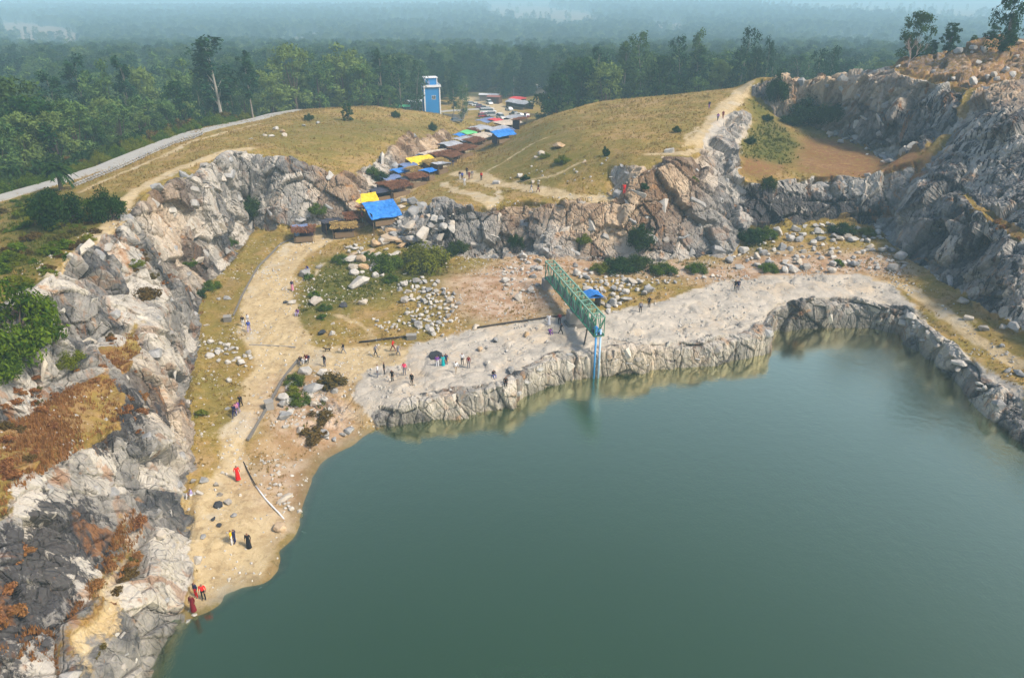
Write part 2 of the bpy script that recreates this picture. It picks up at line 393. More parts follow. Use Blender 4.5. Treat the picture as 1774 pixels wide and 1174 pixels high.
BARE = area([[(640,395),(690,345),(800,352),(830,440),(690,430)], [(1080,300),(1190,275),(1240,200),(1310,205),(1275,290),(1285,300),(1280,440),(1090,440)], [(0,450),(75,480),(215,380),(260,340),(400,262),(432,400),(345,500),(300,560),(230,520),(100,580),(0,560)], [(850,330),(1080,340),(1080,440),(850,430)], [(1650,200),(1774,160),(1774,330),(1700,360),(1620,330)], [(400,262),(560,290),(620,325),(610,385),(440,395)], [(0,870),(120,780),(200,740),(330,770),(330,1000),(260,1174),(180,1174),(240,900),(120,1000),(0,1174)], [(560,290),(640,240),(760,225),(800,240),(660,335)]], 2.0)
ROCK = np.maximum(sstep(0.75, 1.25, SLOPE), BARE * sstep(0.25, 0.7, SLOPE))
grassy = area([[(150,1174),(218,1045),(252,955),(272,905),(240,880),(205,960),(150,1050),(90,1174)], [(120,690),(200,665),(215,680),(150,710)], [(820,290),(900,215),(1040,172),(1200,158),(1240,195),(1215,255),(1060,270),(900,300)], [(1290,160),(1330,180),(1392,250),(1380,285),(1300,285),(1275,270),(1310,205)]], 2.0)
FORCE = area([[(1556,330),(1580,312),(1615,268),(1650,222),(1690,158),(1774,130),(1830,130),(1830,600),(1774,580),(1700,538),(1640,488),(1560,430)], [(1312,135),(1400,135),(1560,142),(1680,155),(1600,262),(1500,256),(1400,214),(1345,200)], [(0,520),(75,488),(215,385),(255,338),(330,308),(425,262),(432,398),(352,492),(330,600),(312,690),(328,770),(300,780),(255,600),(262,500),(215,582),(112,600),(0,600)], [(645,400),(690,366),(760,353),(850,364),(960,354),(1070,348),(1090,305),(1180,277),(1262,300),(1275,440),(1150,455),(940,446),(740,438)]], 1.2)
LEDGES = area([[(1655,332),(1704,355),(1774,404),(1774,432),(1700,372),(1650,334)]], 1.0)
ROCK = np.maximum(ROCK, FORCE * (1 - np.clip(LEDGES, 0, 1)))
ROCK = np.maximum(ROCK, BANKD)
ROCK = np.maximum(ROCK, 0.44 * area([[(1430,131),(1500,125),(1560,110),(1620,95),(1700,77),(1774,60),(1830,60),(1830,140),(1690,156),(1560,141)], [(480,640),(600,665),(640,740),(570,780),(540,740)]], 3.0))
ROCK = ROCK * (1 - grassy)
ROCK = ROCK * (1 - gblur(((GX > -25) & (GX < -15.5) & (GY > 40) & (GY < 69) & (H < 1.0)).astype(float), 1.5))
TAN = area([[(1080,300),(1190,275),(1225,235),(1230,300),(1180,400),(1090,440),(1000,440),(960,360)], [(540,290),(640,300),(640,370),(560,385)], [(640,240),(800,220),(800,250),(680,310)], [(1030,600),(1170,590),(1160,645),(1030,650)], [(850,335),(1070,340),(1060,370),(860,380)], [(210,340),(270,330),(330,310),(340,380),(250,400)], [(1290,130),(1480,130),(1600,135),(1600,170),(1480,180),(1330,165)], [(1640,100),(1774,70),(1774,200),(1690,180)], [(250,640),(330,700),(330,770),(280,770)]], 5.0)
WET = (np.clip(gblur(lake_in.astype(float), 2.2) * 2.0, 0, 1) * (H < 0.45)).astype(float)
print('masks', time.time() - T0)

# ------------------------------------------------------------------ materials
def lin(c):
    return tuple(((v / 12.92) if v <= 0.04045 else ((v + 0.055) / 1.055) ** 2.4) for v in c)
class NB:
    """small helper to wire shader nodes"""
    def __init__(self, name):
        self.m = bpy.data.materials.new(name)
        self.m.use_nodes = True
        self.t = self.m.node_tree
        self.t.nodes.clear()
        self.out = self.n('ShaderNodeOutputMaterial')
    def n(self, kind, **kw):
        k = self.t.nodes.new(kind)
        for a, b in kw.items():
            setattr(k, a, b)
        return k
    def set(self, sock, v):
        if isinstance(v, bpy.types.NodeSocket):
            self.t.links.new(v, sock)
        elif isinstance(v, tuple) and len(v) == 3 and sock.type == 'RGBA':
            sock.default_value = (*v, 1)
        else:
            sock.default_value = v
    def noise(self, scale, detail=4, rough=0.55, vec=None, dist=0.0):
        k = self.n('ShaderNodeTexNoise')
        k.inputs['Scale'].default_value = scale
        k.inputs['Detail'].default_value = detail
        k.inputs['Roughness'].default_value = rough
        k.inputs['Distortion'].default_value = dist
        if vec is not None:
            self.set(k.inputs['Vector'], vec)
        return k.outputs['Fac']
    def voro(self, scale, vec=None, feature='F1', out='Distance'):
        k = self.n('ShaderNodeTexVoronoi', feature=feature)
        k.inputs['Scale'].default_value = scale
        if vec is not None:
            self.set(k.inputs['Vector'], vec)
        return k.outputs[out]
    def ramp(self, fac, a, b):
        k = self.n('ShaderNodeMapRange', interpolation_type='SMOOTHSTEP')
        self.set(k.inputs['Value'], fac)
        k.inputs['From Min'].default_value = a
        k.inputs['From Max'].default_value = b
        return k.outputs['Result']
    def mix(self, f, a, b, blend='MIX'):
        k = self.n('ShaderNodeMix', data_type='RGBA', blend_type=blend)
        self.set(k.inputs[0], f)
        self.set(k.inputs[6], a)
        self.set(k.inputs[7], b)
        return k.outputs[2]
    def math(self, op, a, b=0.0, c=None):
        k = self.n('ShaderNodeMath', operation=op)
        self.set(k.inputs[0], a)
        self.set(k.inputs[1], b)
        if c is not None:
            self.set(k.inputs[2], c)
        return k.outputs[0]
    def scalevec(self, vec, s):
        k = self.n('ShaderNodeMapping')
        self.set(k.inputs['Vector'], vec)
        k.inputs['Scale'].default_value = s
        return k.outputs[0]
    def attr(self, name, typ='GEOMETRY'):
        return self.n('ShaderNodeAttribute', attribute_name=name, attribute_type=typ)
    def bsdf(self, color, rough=0.9, spec=0.2, bump=None, strength=0.5, dist=0.1, **kw):
        b = self.n('ShaderNodeBsdfPrincipled')
        self.set(b.inputs['Base Color'], color)
        self.set(b.inputs['Roughness'], rough)
        b.inputs['Specular IOR Level'].default_value = spec
        for a, v in kw.items():
            self.set(b.inputs[a.replace('_', ' ')], v)
        if bump is not None:
            k = self.n('ShaderNodeBump')
            k.inputs['Strength'].default_value = strength
            k.inputs['Distance'].default_value = dist
            self.set(k.inputs['Height'], bump)
            self.t.links.new(k.outputs[0], b.inputs['Normal'])
        return b
    def done(self, sh):
        self.t.links.new(sh.outputs[0] if not isinstance(sh, bpy.types.NodeSocket) else sh, self.out.inputs['Surface'])
        return self.m
def rock_color(b, pos, tone, tan):
    """grey gneiss in blocks of differing tone, with tan and rusty patches"""
    mid = b.noise(0.55, 5, 0.62, pos, 0.6)
    fine = b.noise(3.2, 5, 0.7, pos)
    v = b.math('ADD', b.math('MULTIPLY', tone, 0.66), b.math('MULTIPLY', mid, 0.50))
    c = b.mix(b.ramp(v, 0.22, 0.50), (0.055, 0.056, 0.060), (0.215, 0.203, 0.186))
    c = b.mix(b.ramp(v, 0.48, 0.88), c, (0.47, 0.43, 0.37))
    c = b.mix(b.math('MULTIPLY', tan, 0.72), c, b.mix(b.ramp(v, 0.3, 0.8), (0.22, 0.125, 0.060), (0.54, 0.37, 0.21)))
    c = b.mix(b.math('MULTIPLY', b.ramp(b.noise(0.30, 4, 0.6, pos, 1.0), 0.57, 0.70), 0.62), c, (0.36, 0.18, 0.065))
    c = b.mix(b.math('MULTIPLY', b.ramp(fine, 0.52, 0.75), 0.22), c, (0.60, 0.56, 0.50))
    c = b.mix(b.math('MULTIPLY', b.ramp(fine, 0.47, 0.28), 0.45), c, (0.055, 0.052, 0.05))
    return c, mid, fine
def terrain_material():
    b = NB('terrain')
    pos = b.n('ShaderNodeNewGeometry').outputs['Position']
    A = b.n('ShaderNodeSeparateColor'); b.set(A.inputs[0], b.attr('cover_a').outputs['Color'])
    B = b.n('ShaderNodeSeparateColor'); b.set(B.inputs[0], b.attr('cover_b').outputs['Color'])
    Cc = b.n('ShaderNodeSeparateColor'); b.set(Cc.inputs[0], b.attr('cover_c').outputs['Color'])
    Dd = b.n('ShaderNodeSeparateColor'); b.set(Dd.inputs[0], b.attr('cover_d').outputs['Color'])
    rock, sand, white = A.outputs
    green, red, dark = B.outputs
    tone, pink, streak = Cc.outputs
    tan, rust_w, wet = Dd.outputs
    n1 = b.noise(0.06, 4, 0.6, pos)
    n2 = b.noise(0.5, 5, 0.65, pos)
    n3 = b.noise(3.5, 4, 0.7, pos)
    n4 = b.noise(1.3, 6, 0.72, pos, 0.5)
    n5 = b.noise(0.19, 5, 0.68, pos, 0.4)
    # dry grass over thin soil
    g = b.mix(b.ramp(n2, 0.35, 0.65), (0.37, 0.235, 0.062), (0.245, 0.165, 0.036))
    g = b.mix(b.math('MULTIPLY', b.ramp(n5, 0.40, 0.62), 0.75), g, b.mix(n4, (0.14, 0.12, 0.024), (0.25, 0.20, 0.045)))
    g = b.mix(b.math('MULTIPLY', b.ramp(n5, 0.50, 0.36), 0.6), g, b.mix(n4, (0.27, 0.16, 0.075), (0.44, 0.31, 0.16)))
    g = b.mix(b.math('MULTIPLY', b.ramp(n3, 0.54, 0.72), 0.55), g, (0.075, 0.055, 0.018))
    g = b.mix(b.math('MULTIPLY', b.ramp(n3, 0.46, 0.30), 0.35), g, (0.46, 0.34, 0.15))
    n6 = b.noise(1.1, 6, 0.75, pos, 0.9)
    g = b.mix(b.math('MULTIPLY', b.ramp(n6, 0.52, 0.66), 0.7), g, b.mix(n3, (0.085, 0.070, 0.018), (0.17, 0.135, 0.035)))
    g = b.mix(b.math('MULTIPLY', b.ramp(n6, 0.46, 0.34), 0.6), g, b.mix(n3, (0.36, 0.25, 0.13), (0.52, 0.41, 0.26)))
    g = b.mix(b.math('MULTIPLY', green, b.ramp(n4, 0.22, 0.55)), g, b.mix(n2, (0.035, 0.046, 0.008), (0.13, 0.13, 0.018)))
    g = b.mix(b.math('MULTIPLY', red, b.ramp(n4, 0.30, 0.60)), g, b.mix(n3, (0.09, 0.035, 0.018), (0.34, 0.17, 0.075)))
    # bare earth and tracks
    s = b.mix(b.ramp(n2, 0.3, 0.7), (0.54, 0.42, 0.24), (0.42, 0.31, 0.165))
    s = b.mix(b.math('MULTIPLY', b.ramp(n3, 0.52, 0.70), 0.35), s, (0.64, 0.55, 0.40))
    s = b.mix(b.math('MULTIPLY', b.ramp(n4, 0.50, 0.64), 0.65), s, (0.27, 0.19, 0.095))
    s = b.mix(b.math('MULTIPLY', b.ramp(n5, 0.52, 0.66), 0.5), s, (0.46, 0.42, 0.34))
    edge = b.math('ADD', b.math('MULTIPLY', b.math('SUBTRACT', n4, 0.5), 1.1), b.math('MULTIPLY', b.math('SUBTRACT', n5, 0.5), 1.0))
    c = b.mix(b.ramp(b.math('ADD', sand, edge), 0.30, 0.72), g, s)
    pk = b.mix(b.ramp(n2, 0.35, 0.65), (0.50, 0.38, 0.28), (0.34, 0.20, 0.11))
    c = b.mix(b.math('MULTIPLY', pink, b.ramp(b.math('ADD', n4, b.math('MULTIPLY', n5, 0.5)), 0.45, 0.75)), c, pk)
    # pale worn granite
    w = b.mix(b.ramp(n2, 0.3, 0.7), (0.53, 0.47, 0.385), (0.36, 0.325, 0.275))
    w = b.mix(b.math('MULTIPLY', b.ramp(n5, 0.48, 0.64), 0.6), w, (0.53, 0.42, 0.29))
    w = b.mix(b.math('MULTIPLY', b.ramp(n3, 0.54, 0.70), 0.5), w, (0.22, 0.21, 0.20))
    w = b.mix(b.math('MULTIPLY', b.ramp(n4, 0.52, 0.66), 0.45), w, (0.30, 0.27, 0.23))
    wl_ = b.ramp(b.math('ADD', white, edge), 0.30, 0.72)
    c = b.mix(wl_, c, w)
    # rock faces
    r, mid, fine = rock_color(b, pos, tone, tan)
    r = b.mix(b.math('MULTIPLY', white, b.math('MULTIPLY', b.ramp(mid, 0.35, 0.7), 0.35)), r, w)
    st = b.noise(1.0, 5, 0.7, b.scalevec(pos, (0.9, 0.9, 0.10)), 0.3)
    stain_shade = b.ramp(b.math('ADD', st, b.math('MULTIPLY', b.math('SUBTRACT', dark, 0.5), 0.46)), 0.56, 0.64)  # dark streaks: rock stain, with shade of hollow and bank painted in
    r = b.mix(b.math('MULTIPLY', stain_shade, 0.93), r, b.mix(fine, (0.012, 0.012, 0.017), (0.085, 0.08, 0.08)))
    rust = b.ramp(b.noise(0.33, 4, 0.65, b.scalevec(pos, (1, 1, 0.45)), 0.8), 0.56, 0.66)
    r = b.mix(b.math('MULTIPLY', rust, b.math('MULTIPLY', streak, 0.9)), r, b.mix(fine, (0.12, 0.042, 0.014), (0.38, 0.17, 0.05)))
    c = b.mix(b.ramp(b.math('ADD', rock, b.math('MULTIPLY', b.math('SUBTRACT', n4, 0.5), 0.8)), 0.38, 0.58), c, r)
    c = b.mix(wet, c, b.mix(0.6, c, (0.06, 0.055, 0.035)))
    wp = b.n('ShaderNodeVectorMath', operation='ADD')
    nz = b.n('ShaderNodeTexNoise'); nz.inputs['Scale'].default_value = 0.5
    b.set(nz.inputs['Vector'], pos)
    b.set(wp.inputs[0], pos); b.set(wp.inputs[1], nz.outputs['Color'])
    wpos = b.scalevec(wp.outputs[0], (1.0, 1.0, 0.45))
    ck = b.math('ADD', b.ramp(b.voro(0.42, wpos, 'DISTANCE_TO_EDGE'), 0.0, 0.06), b.math('MULTIPLY', b.ramp(b.voro(1.05, wpos, 'DISTANCE_TO_EDGE'), 0.0, 0.09), 0.5))
    ck = b.math('MULTIPLY', ck, b.math('MULTIPLY', b.math('MAXIMUM', rock, b.math('MULTIPLY', white, 0.12)), 0.6))
    h = b.math('ADD', ck, b.math('ADD', b.math('MULTIPLY', n3, 0.40), b.math('MULTIPLY', b.noise(9.0, 4, 0.7, pos), 0.20)))
    return b.done(b.bsdf(c, 0.93, 0.12, h, 0.8, 0.32))
MAT_TERRAIN = terrain_material()
# ------------------------------------------------------------------ terrain mesh: split every edge that is long for its distance, then shape the rock
def refine(P, T, maxlen, hfun, rounds):
    for _ in range(rounds):
        E = np.concatenate([T[:, [0, 1]], T[:, [1, 2]], T[:, [2, 0]]])
        E.sort(axis=1)
        key = E[:, 0].astype(np.int64) * (len(P) + 1) + E[:, 1]
        uk, first, inv = np.unique(key, return_index=True, return_inverse=True)
        UE = E[first]
        a, b = P[UE[:, 0]], P[UE[:, 1]]
        mid = (a + b) / 2
        ln = np.linalg.norm(a - b, axis=1)
        mark = ln > maxlen(mid)
        if not mark.any():
            break
        new = mid[mark]
        new[:, 2] = hfun(new[:, 0], new[:, 1])
        nid = np.full(len(UE), -1, np.int64)
        nid[mark] = len(P) + np.arange(mark.sum())
        P = np.concatenate([P, new])
        n = len(T)
        m = nid[inv].reshape(3, n).T            # new vertex on edge 01, 12, 20
        has = m >= 0
        cnt = has.sum(1)
        out = [T[cnt == 0]]
        k = cnt == 3
        t, q = T[k], m[k]
        out += [np.stack([t[:, 0], q[:, 0], q[:, 2]], 1), np.stack([q[:, 0], t[:, 1], q[:, 1]], 1), np.stack([q[:, 2], q[:, 1], t[:, 2]], 1), np.stack([q[:, 0], q[:, 1], q[:, 2]], 1)]
        for r in range(3):
            o = [r, (r + 1) % 3, (r + 2) % 3]
            k = (cnt == 1) & has[:, r]
            t, q = T[k][:, o], m[k][:, r]
            out += [np.stack([t[:, 0], q, t[:, 2]], 1), np.stack([q, t[:, 1], t[:, 2]], 1)]
            k = (cnt == 2) & ~has[:, (r + 2) % 3]
            t, q0, q1 = T[k][:, o], m[k][:, r], m[k][:, (r + 1) % 3]
            out += [np.stack([q0, t[:, 1], q1], 1), np.stack([t[:, 0], q0, q1], 1), np.stack([t[:, 0], q1, t[:, 2]], 1)]
        T = np.concatenate(out)
    return P, T
def mesh_np(name, V, T, mats=(), smooth=True):
    me = bpy.data.meshes.new(name)
    V = np.ascontiguousarray(V, np.float32)
    T = np.ascontiguousarray(T, np.int32)
    k = T.shape[1]
    me.vertices.add(len(V)); me.vertices.foreach_set('co', V.ravel())
    me.loops.add(T.size); me.loops.foreach_set('vertex_index', T.ravel())
    me.polygons.add(len(T)); me.polygons.foreach_set('loop_start', np.arange(0, T.size, k, dtype=np.int32))
    me.polygons.foreach_set('use_smooth', np.full(len(T), smooth))
    me.update(calc_edges=True)
    for m in mats:
        me.materials.append(m)
    return me
def link(name, me, parent=None, kind=None, label=None, cat=None, group=None):
    o = bpy.data.objects.new(name, me)
    COL.objects.link(o)
    if parent is not None:
        o.parent = parent
    if kind: o['kind'] = kind
    if label: o['label'] = label
    if cat: o['category'] = cat
    if group: o['group'] = group
    return o
PXW = 1024.0
def maxlen(mid):
    x, y, z = mid[:, 0], mid[:, 1], mid[:, 2]
    px, py, dep = project(mid)
    rng = np.sqrt(x * x + y * y + (z - CAM_Z) ** 2)
    L = 1.95 * rng / (FPX * PXW / IW)
    outside = (px < -120) | (px > IW + 120) | (py > IH + 150) | (dep < 5) | (py < 0)
    L = np.where(outside, L * 5, L)
    L = np.where(z < -1.2, 4.0, L)
    L = np.where((sample(ROCK, x, y) < 0.05), L * 1.7, L)
    L = np.where(y > 235, np.maximum(L, 3.0), L)
    return L
def terrain_mesh():
    xs = np.arange(X0, X1 + 0.1, 4.0); ys = np.arange(Y0, Y1 + 0.1, 4.0)
    gx, gy = np.meshgrid(xs, ys)
    P = np.stack([gx.ravel(), gy.ravel(), sample(H, gx.ravel(), gy.ravel())], 1)
    n, m = len(xs), len(ys)
    I = np.arange(n * m).reshape(m, n)
    a, b, c, d = I[:-1, :-1].ravel(), I[:-1, 1:].ravel(), I[1:, 1:].ravel(), I[1:, :-1].ravel()
    T = np.concatenate([np.stack([a, b, c], 1), np.stack([a, c, d], 1)])
    P, T = refine(P, T, maxlen, lambda x, y: sample(H, x, y), 12)
    print('refined', len(P), len(T), time.time() - T0)
    x, y = P[:, 0].copy(), P[:, 1].copy()
    rk = sample(ROCK, x, y)
    nx_, ny_ = -sample(gx_, x, y), -sample(gy_, x, y)
    N = np.stack([nx_, ny_, np.ones(len(P))], 1)
    N /= np.linalg.norm(N, axis=1)[:, None]
    tone = np.zeros(len(P))
    k = rk > 0.03
    Q = P[k]
    warp = np.stack([fbm(Q * 0.16, 2, 31), fbm(Q * 0.16, 2, 41), fbm(Q * 0.16, 2, 51)], 1)
    Q = Q + warp * 0.9
    a = np.where(Q[:, 0] < -20, R(30), R(-10))
    Q = np.stack([Q[:, 0] * np.cos(a) - Q[:, 2] * np.sin(a), Q[:, 1] + 0.25 * Q[:, 2], Q[:, 0] * np.sin(a) + Q[:, 2] * np.cos(a)], 1)
    o1, e1, c1 = blocks(Q / np.array([5.2, 4.8, 8.0]), 101, 0.7)
    o2, e2, c2 = blocks(Q / np.array([2.0, 1.9, 3.6]), 201, 0.6)
    o3, e3, c3 = blocks(Q / np.array([0.85, 0.85, 1.4]), 301, 0.6)
    d = 1.3 * o1 + 0.38 * o2 + 0.10 * o3 - 0.40 * np.exp(-(e1 / 0.03) ** 2) - 0.18 * np.exp(-(e2 / 0.05) ** 2) - 0.06 * np.exp(-(e3 / 0.10) ** 2)
    d *= np.where(P[k][:, 0] > 40, 1.2, 1.0)
    hz = P[k][:, 2]
    d *= np.where(hz < 5.0, 0.62, 1.0)
    P[k] += N[k] * (d * sstep(0.05, 0.6, rk[k]))[:, None]
    tone[k] = np.clip(0.58 * c1 + 0.30 * c2 + 0.12 * c3, 0, 1)
    tone[k] = np.clip(0.5 + 1.5 * (tone[k] - 0.5), 0, 1)
    # open ground: hummocks, ruts and small stones
    g = ~(rk > 0.5)
    Q = P[g]
    gz = 0.20 * fbm(Q * 0.18, 4, 61) + 0.10 * fbm(Q * 0.9, 3, 71)
    wh = sample(WHITE, Q[:, 0], Q[:, 1])
    ob, eb, _c = blocks(np.stack([Q[:, 0] / 2.6, Q[:, 1] / 2.0, Q[:, 2] / 3.0], 1), 401, 0.6)
    gz += wh * (0.24 * ob - 0.16 * np.exp(-(eb / 0.05) ** 2))
    sd_ = sample(SAND, Q[:, 0], Q[:, 1])
    gz += sd_ * 0.16 * fbm(Q * np.array([1.6, 0.5, 1]), 3, 81)
    gz *= 1 - rk[g]
    P[g, 2] += gz * sstep(0.05, 0.9, np.abs(Q[:, 2]))
    edge = (x < X0 + 0.01) | (x > X1 - 0.01) | (y < Y0 + 0.01) | (y > Y1 - 0.01)
    me = mesh_np('terrain', P, T, [MAT_TERRAIN])
    me.polygons.foreach_set('use_smooth', rk[T].mean(1) < 0.45)
    jx = x + 1.1 * fbm(P * 0.35, 3, 11); jy = y + 1.1 * fbm(P * 0.35, 3, 21)
    def put(name, r, g_, b_):
        at_ = me.attributes.new(name, 'BYTE_COLOR', 'POINT')
        c = np.ones((len(P), 4), np.float32)
        for i, f in enumerate((r, g_, b_)):
            c[:, i] = np.clip(f, 0, 1)
        at_.data.foreach_set('color', c.ravel())
    put('cover_a', sample(ROCK, jx, jy), sample(SAND, jx, jy), sample(WHITE, jx, jy))
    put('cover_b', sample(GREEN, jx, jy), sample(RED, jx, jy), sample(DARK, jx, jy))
    put('cover_c', tone, sample(PINK, jx, jy), np.clip(gblurRED(jx, jy), 0, 1))
    put('cover_d', sample(TAN, jx, jy), 0 * jx, sample(WET, x, y))
    return me, P, T, rk, N
REDW = gblur(RED, 10.0)
def gblurRED(x, y):
    return 0.35 + 0.65 * np.clip(2.0 * sample(REDW, x, y), 0, 1)
me_t, TP, TT, TRK, TN = terrain_mesh()
terrain = link('terrain', me_t, kind='structure', label='quarried rock hills with cliffs, dry grass and dirt tracks')
print('terrain', len(TP), len(TT), time.time() - T0)
# ------------------------------------------------------------------ lake
def water_material():
    b = NB('lake_water')
    pos = b.n('ShaderNodeNewGeometry').outputs['Position']
    d = b.attr('depth').outputs['Fac']
    h = b.math('ADD', b.math('MULTIPLY', b.noise(5.0, 3, 0.6, b.scalevec(pos, (1.0, 0.6, 1.0))), 0.8), b.math('MULTIPLY', b.noise(0.8, 3, 0.5, pos), 1.0))
    bump = b.n('ShaderNodeBump')
    bump.inputs['Strength'].default_value = 0.34
    bump.inputs['Distance'].default_value = 0.05
    b.set(bump.inputs['Height'], h)
    body = b.n('ShaderNodeBsdfDiffuse')
    b.set(body.inputs['Color'], b.mix(b.ramp(b.noise(0.02, 3, 0.5, pos), 0.3, 0.7), (0.015, 0.043, 0.021), (0.018, 0.049, 0.025)))
    tr = b.n('ShaderNodeBsdfTransparent')
    tr.inputs['Color'].default_value = (0.72, 0.85, 0.78, 1)
    k = b.n('ShaderNodeMixShader')
    b.set(k.inputs[0], d)
    b.t.links.new(tr.outputs[0], k.inputs[1]); b.t.links.new(body.outputs[0], k.inputs[2])
    gl = b.n('ShaderNodeBsdfGlossy')
    gl.inputs['Roughness'].default_value = 0.10
    gl.inputs['Color'].default_value = (1.0, 0.97, 0.66, 1)
    b.set(gl.inputs['Roughness'], b.math('ADD', 0.07, b.math('MULTIPLY', b.ramp(b.noise(0.035, 4, 0.6, b.scalevec(pos, (1.0, 0.5, 1.0)), 0.6), 0.35, 0.65), 0.10)))
    b.t.links.new(bump.outputs[0], gl.inputs['Normal'])
    lw = b.n('ShaderNodeLayerWeight')
    lw.inputs['Blend'].default_value = 0.5
    b.t.links.new(bump.outputs[0], lw.inputs['Normal'])
    fr = b.n('ShaderNodeMath', operation='MULTIPLY_ADD')       # reflection grows towards grazing angles
    b.t.links.new(b.math('POWER', lw.outputs['Facing'], 3.0), fr.inputs[0])
    fr.inputs[1].default_value = 4.0
    fr.inputs[2].default_value = 0.05
    k2 = b.n('ShaderNodeMixShader')
    b.t.links.new(fr.outputs[0], k2.inputs[0]); b.t.links.new(k.outputs[0], k2.inputs[1]); b.t.links.new(gl.outputs[0], k2.inputs[2])
    return b.done(k2)
def grid(x0, x1, y0, y1, step):
    xs = np.arange(x0, x1 + step * 0.5, step); ys = np.arange(y0, y1 + step * 0.5, step)
    gx, gy = np.meshgrid(xs, ys)
    I = np.arange(len(xs) * len(ys)).reshape(len(ys), len(xs))
    F = np.stack([I[:-1, :-1], I[:-1, 1:], I[1:, 1:], I[1:, :-1]], -1).reshape(-1, 4)
    return gx.ravel(), gy.ravel(), F
wx, wy, wF = grid(-40, 74, -20, 104, 0.8)
me_w = mesh_np('lake', np.stack([wx, wy, 0 * wx], 1), wF, [water_material()])
dep = np.clip(-sample(H, wx, wy), 0, 9)
a_ = me_w.attributes.new('depth', 'FLOAT', 'POINT')
a_.data.foreach_set('value', (1 - np.exp(-3.2 * dep)).astype(np.float32))
link('lake', me_w, kind='structure', label='still green water filling the quarry pit')

# ------------------------------------------------------------------ plain beyond the quarry
def ground_material():
    b = NB('plain')
    pos = b.n('ShaderNodeNewGeometry').outputs['Position']
    n1 = b.noise(0.012, 4, 0.6, pos); n2 = b.noise(0.15, 5, 0.65, pos)
    c = b.mix(b.ramp(n2, 0.35, 0.65), (0.060, 0.068, 0.022), (0.15, 0.125, 0.055))
    c = b.mix(b.math('MULTIPLY', b.ramp(n1, 0.55, 0.68), 0.7), c, (0.32, 0.25, 0.15))
    return b.done(b.bsdf(c, 0.95, 0.1, n2, 0.6, 0.5))
gx2, gy2, F2 = grid(-6000, 6000, -20, 9000, 20)
cx = gx2[F2].mean(1); cyy = gy2[F2].mean(1)
keep = ~((cx > X0) & (cx < X1) & (cyy > Y0) & (cyy < Y1))
keep &= (np.abs(cx) < 0.95 * cyy + 400)
F2 = F2[keep]
used = np.unique(F2)
mp = np.full(len(gx2), -1); mp[used] = np.arange(len(used))
zz = plain(gx2[used], gy2[used])
inb = (gx2[used] >= X0) & (gx2[used] <= X1) & (gy2[used] <= Y1)
zz = np.where(inb, sample(H, gx2[used], gy2[used]), zz)
MAT_PLAIN = ground_material()
link('ground', mesh_np('ground', np.stack([gx2[used], gy2[used], zz], 1), mp[F2], [MAT_PLAIN]), kind='structure', label='flat wooded plain stretching into the haze')
def field_material():
    b = NB('bare_field')
    pos = b.n('ShaderNodeNewGeometry').outputs['Position']
    return b.done(b.bsdf(b.mix(b.noise(0.06, 4, 0.6, pos), (0.26, 0.18, 0.10), (0.17, 0.115, 0.06)), 0.95, 0.1))
MAT_FIELD = field_material()
FIELDS = [[(5,40),(60,43),(110,50),(140,64),(128,74),(90,70),(55,71),(15,64)], [(840,8),(930,11),(1010,22),(1040,32),(990,36),(940,31),(900,32),(850,24)], [(1300,8),(1450,4),(1600,0),(1774,-4),(1774,26),(1690,30),(1620,26),(1560,22),(1480,18),(1380,14)],
          [(88,152),(122,149),(120,161),(92,163)], [(234,117),(254,115),(256,129),(238,130)], [(240,143),(264,141),(264,166),(245,167)], [(1130,40),(1180,42),(1188,51),(1140,50)], [(0,150),(20,148),(22,158),(0,160)]]
def far_hit(px, py):
    z = 0.0
    for _ in range(6):
        p = at(px, min(py, 560), z)
        z = float(plain(p[0], p[1]))
    return at(px, py, z)
FIELD_POLYS = []
for f in FIELDS:
    q = [far_hit(*c) for c in f]
    FIELD_POLYS.append([(c[0], c[1]) for c in q])
    bm = bmesh.new()
    bm.faces.new([bm.verts.new((c[0], c[1], c[2] + 0.25)) for c in q])
    bmesh.ops.triangulate(bm, faces=bm.faces)
    bmesh.ops.subdivide_edges(bm, edges=bm.edges, cuts=6, use_grid_fill=True)
    for v in bm.verts:
        v.co.z = float(hgt(v.co.x, v.co.y)) + 0.3
    me = bpy.data.meshes.new('field'); bm.to_mesh(me); bm.free(); me.materials.append(MAT_FIELD)
    link('field', me, kind='structure', label='bare sandy field among the far trees')

# ------------------------------------------------------------------ haze: one even body of air round everything
def haze_material():
    m = bpy.data.materials.new('haze')
    m.use_nodes = True
    t = m.node_tree
    t.nodes.clear()
    o = t.nodes.new('ShaderNodeOutputMaterial')
    v = t.nodes.new('ShaderNodeVolumePrincipled')
    v.inputs['Color'].default_value = (0.56, 0.86, 1.0, 1)
    v.inputs['Density'].default_value = HAZE
    v.inputs['Anisotropy'].default_value = 0.0
    t.links.new(v.outputs[0], o.inputs['Volume'])
    return m
HAZE = 0.00064
bm = bmesh.new()
bmesh.ops.create_cube(bm, size=1)
for v in bm.verts:
    v.co = Vector((v.co.x * 13000, 4450 + v.co.y * 9300, 15.5 + v.co.z * 91))
me = bpy.data.meshes.new('haze'); bm.to_mesh(me); bm.free(); me.materials.append(haze_material())
link('haze', me, kind='stuff', label='pale blue haze lying over the plain')

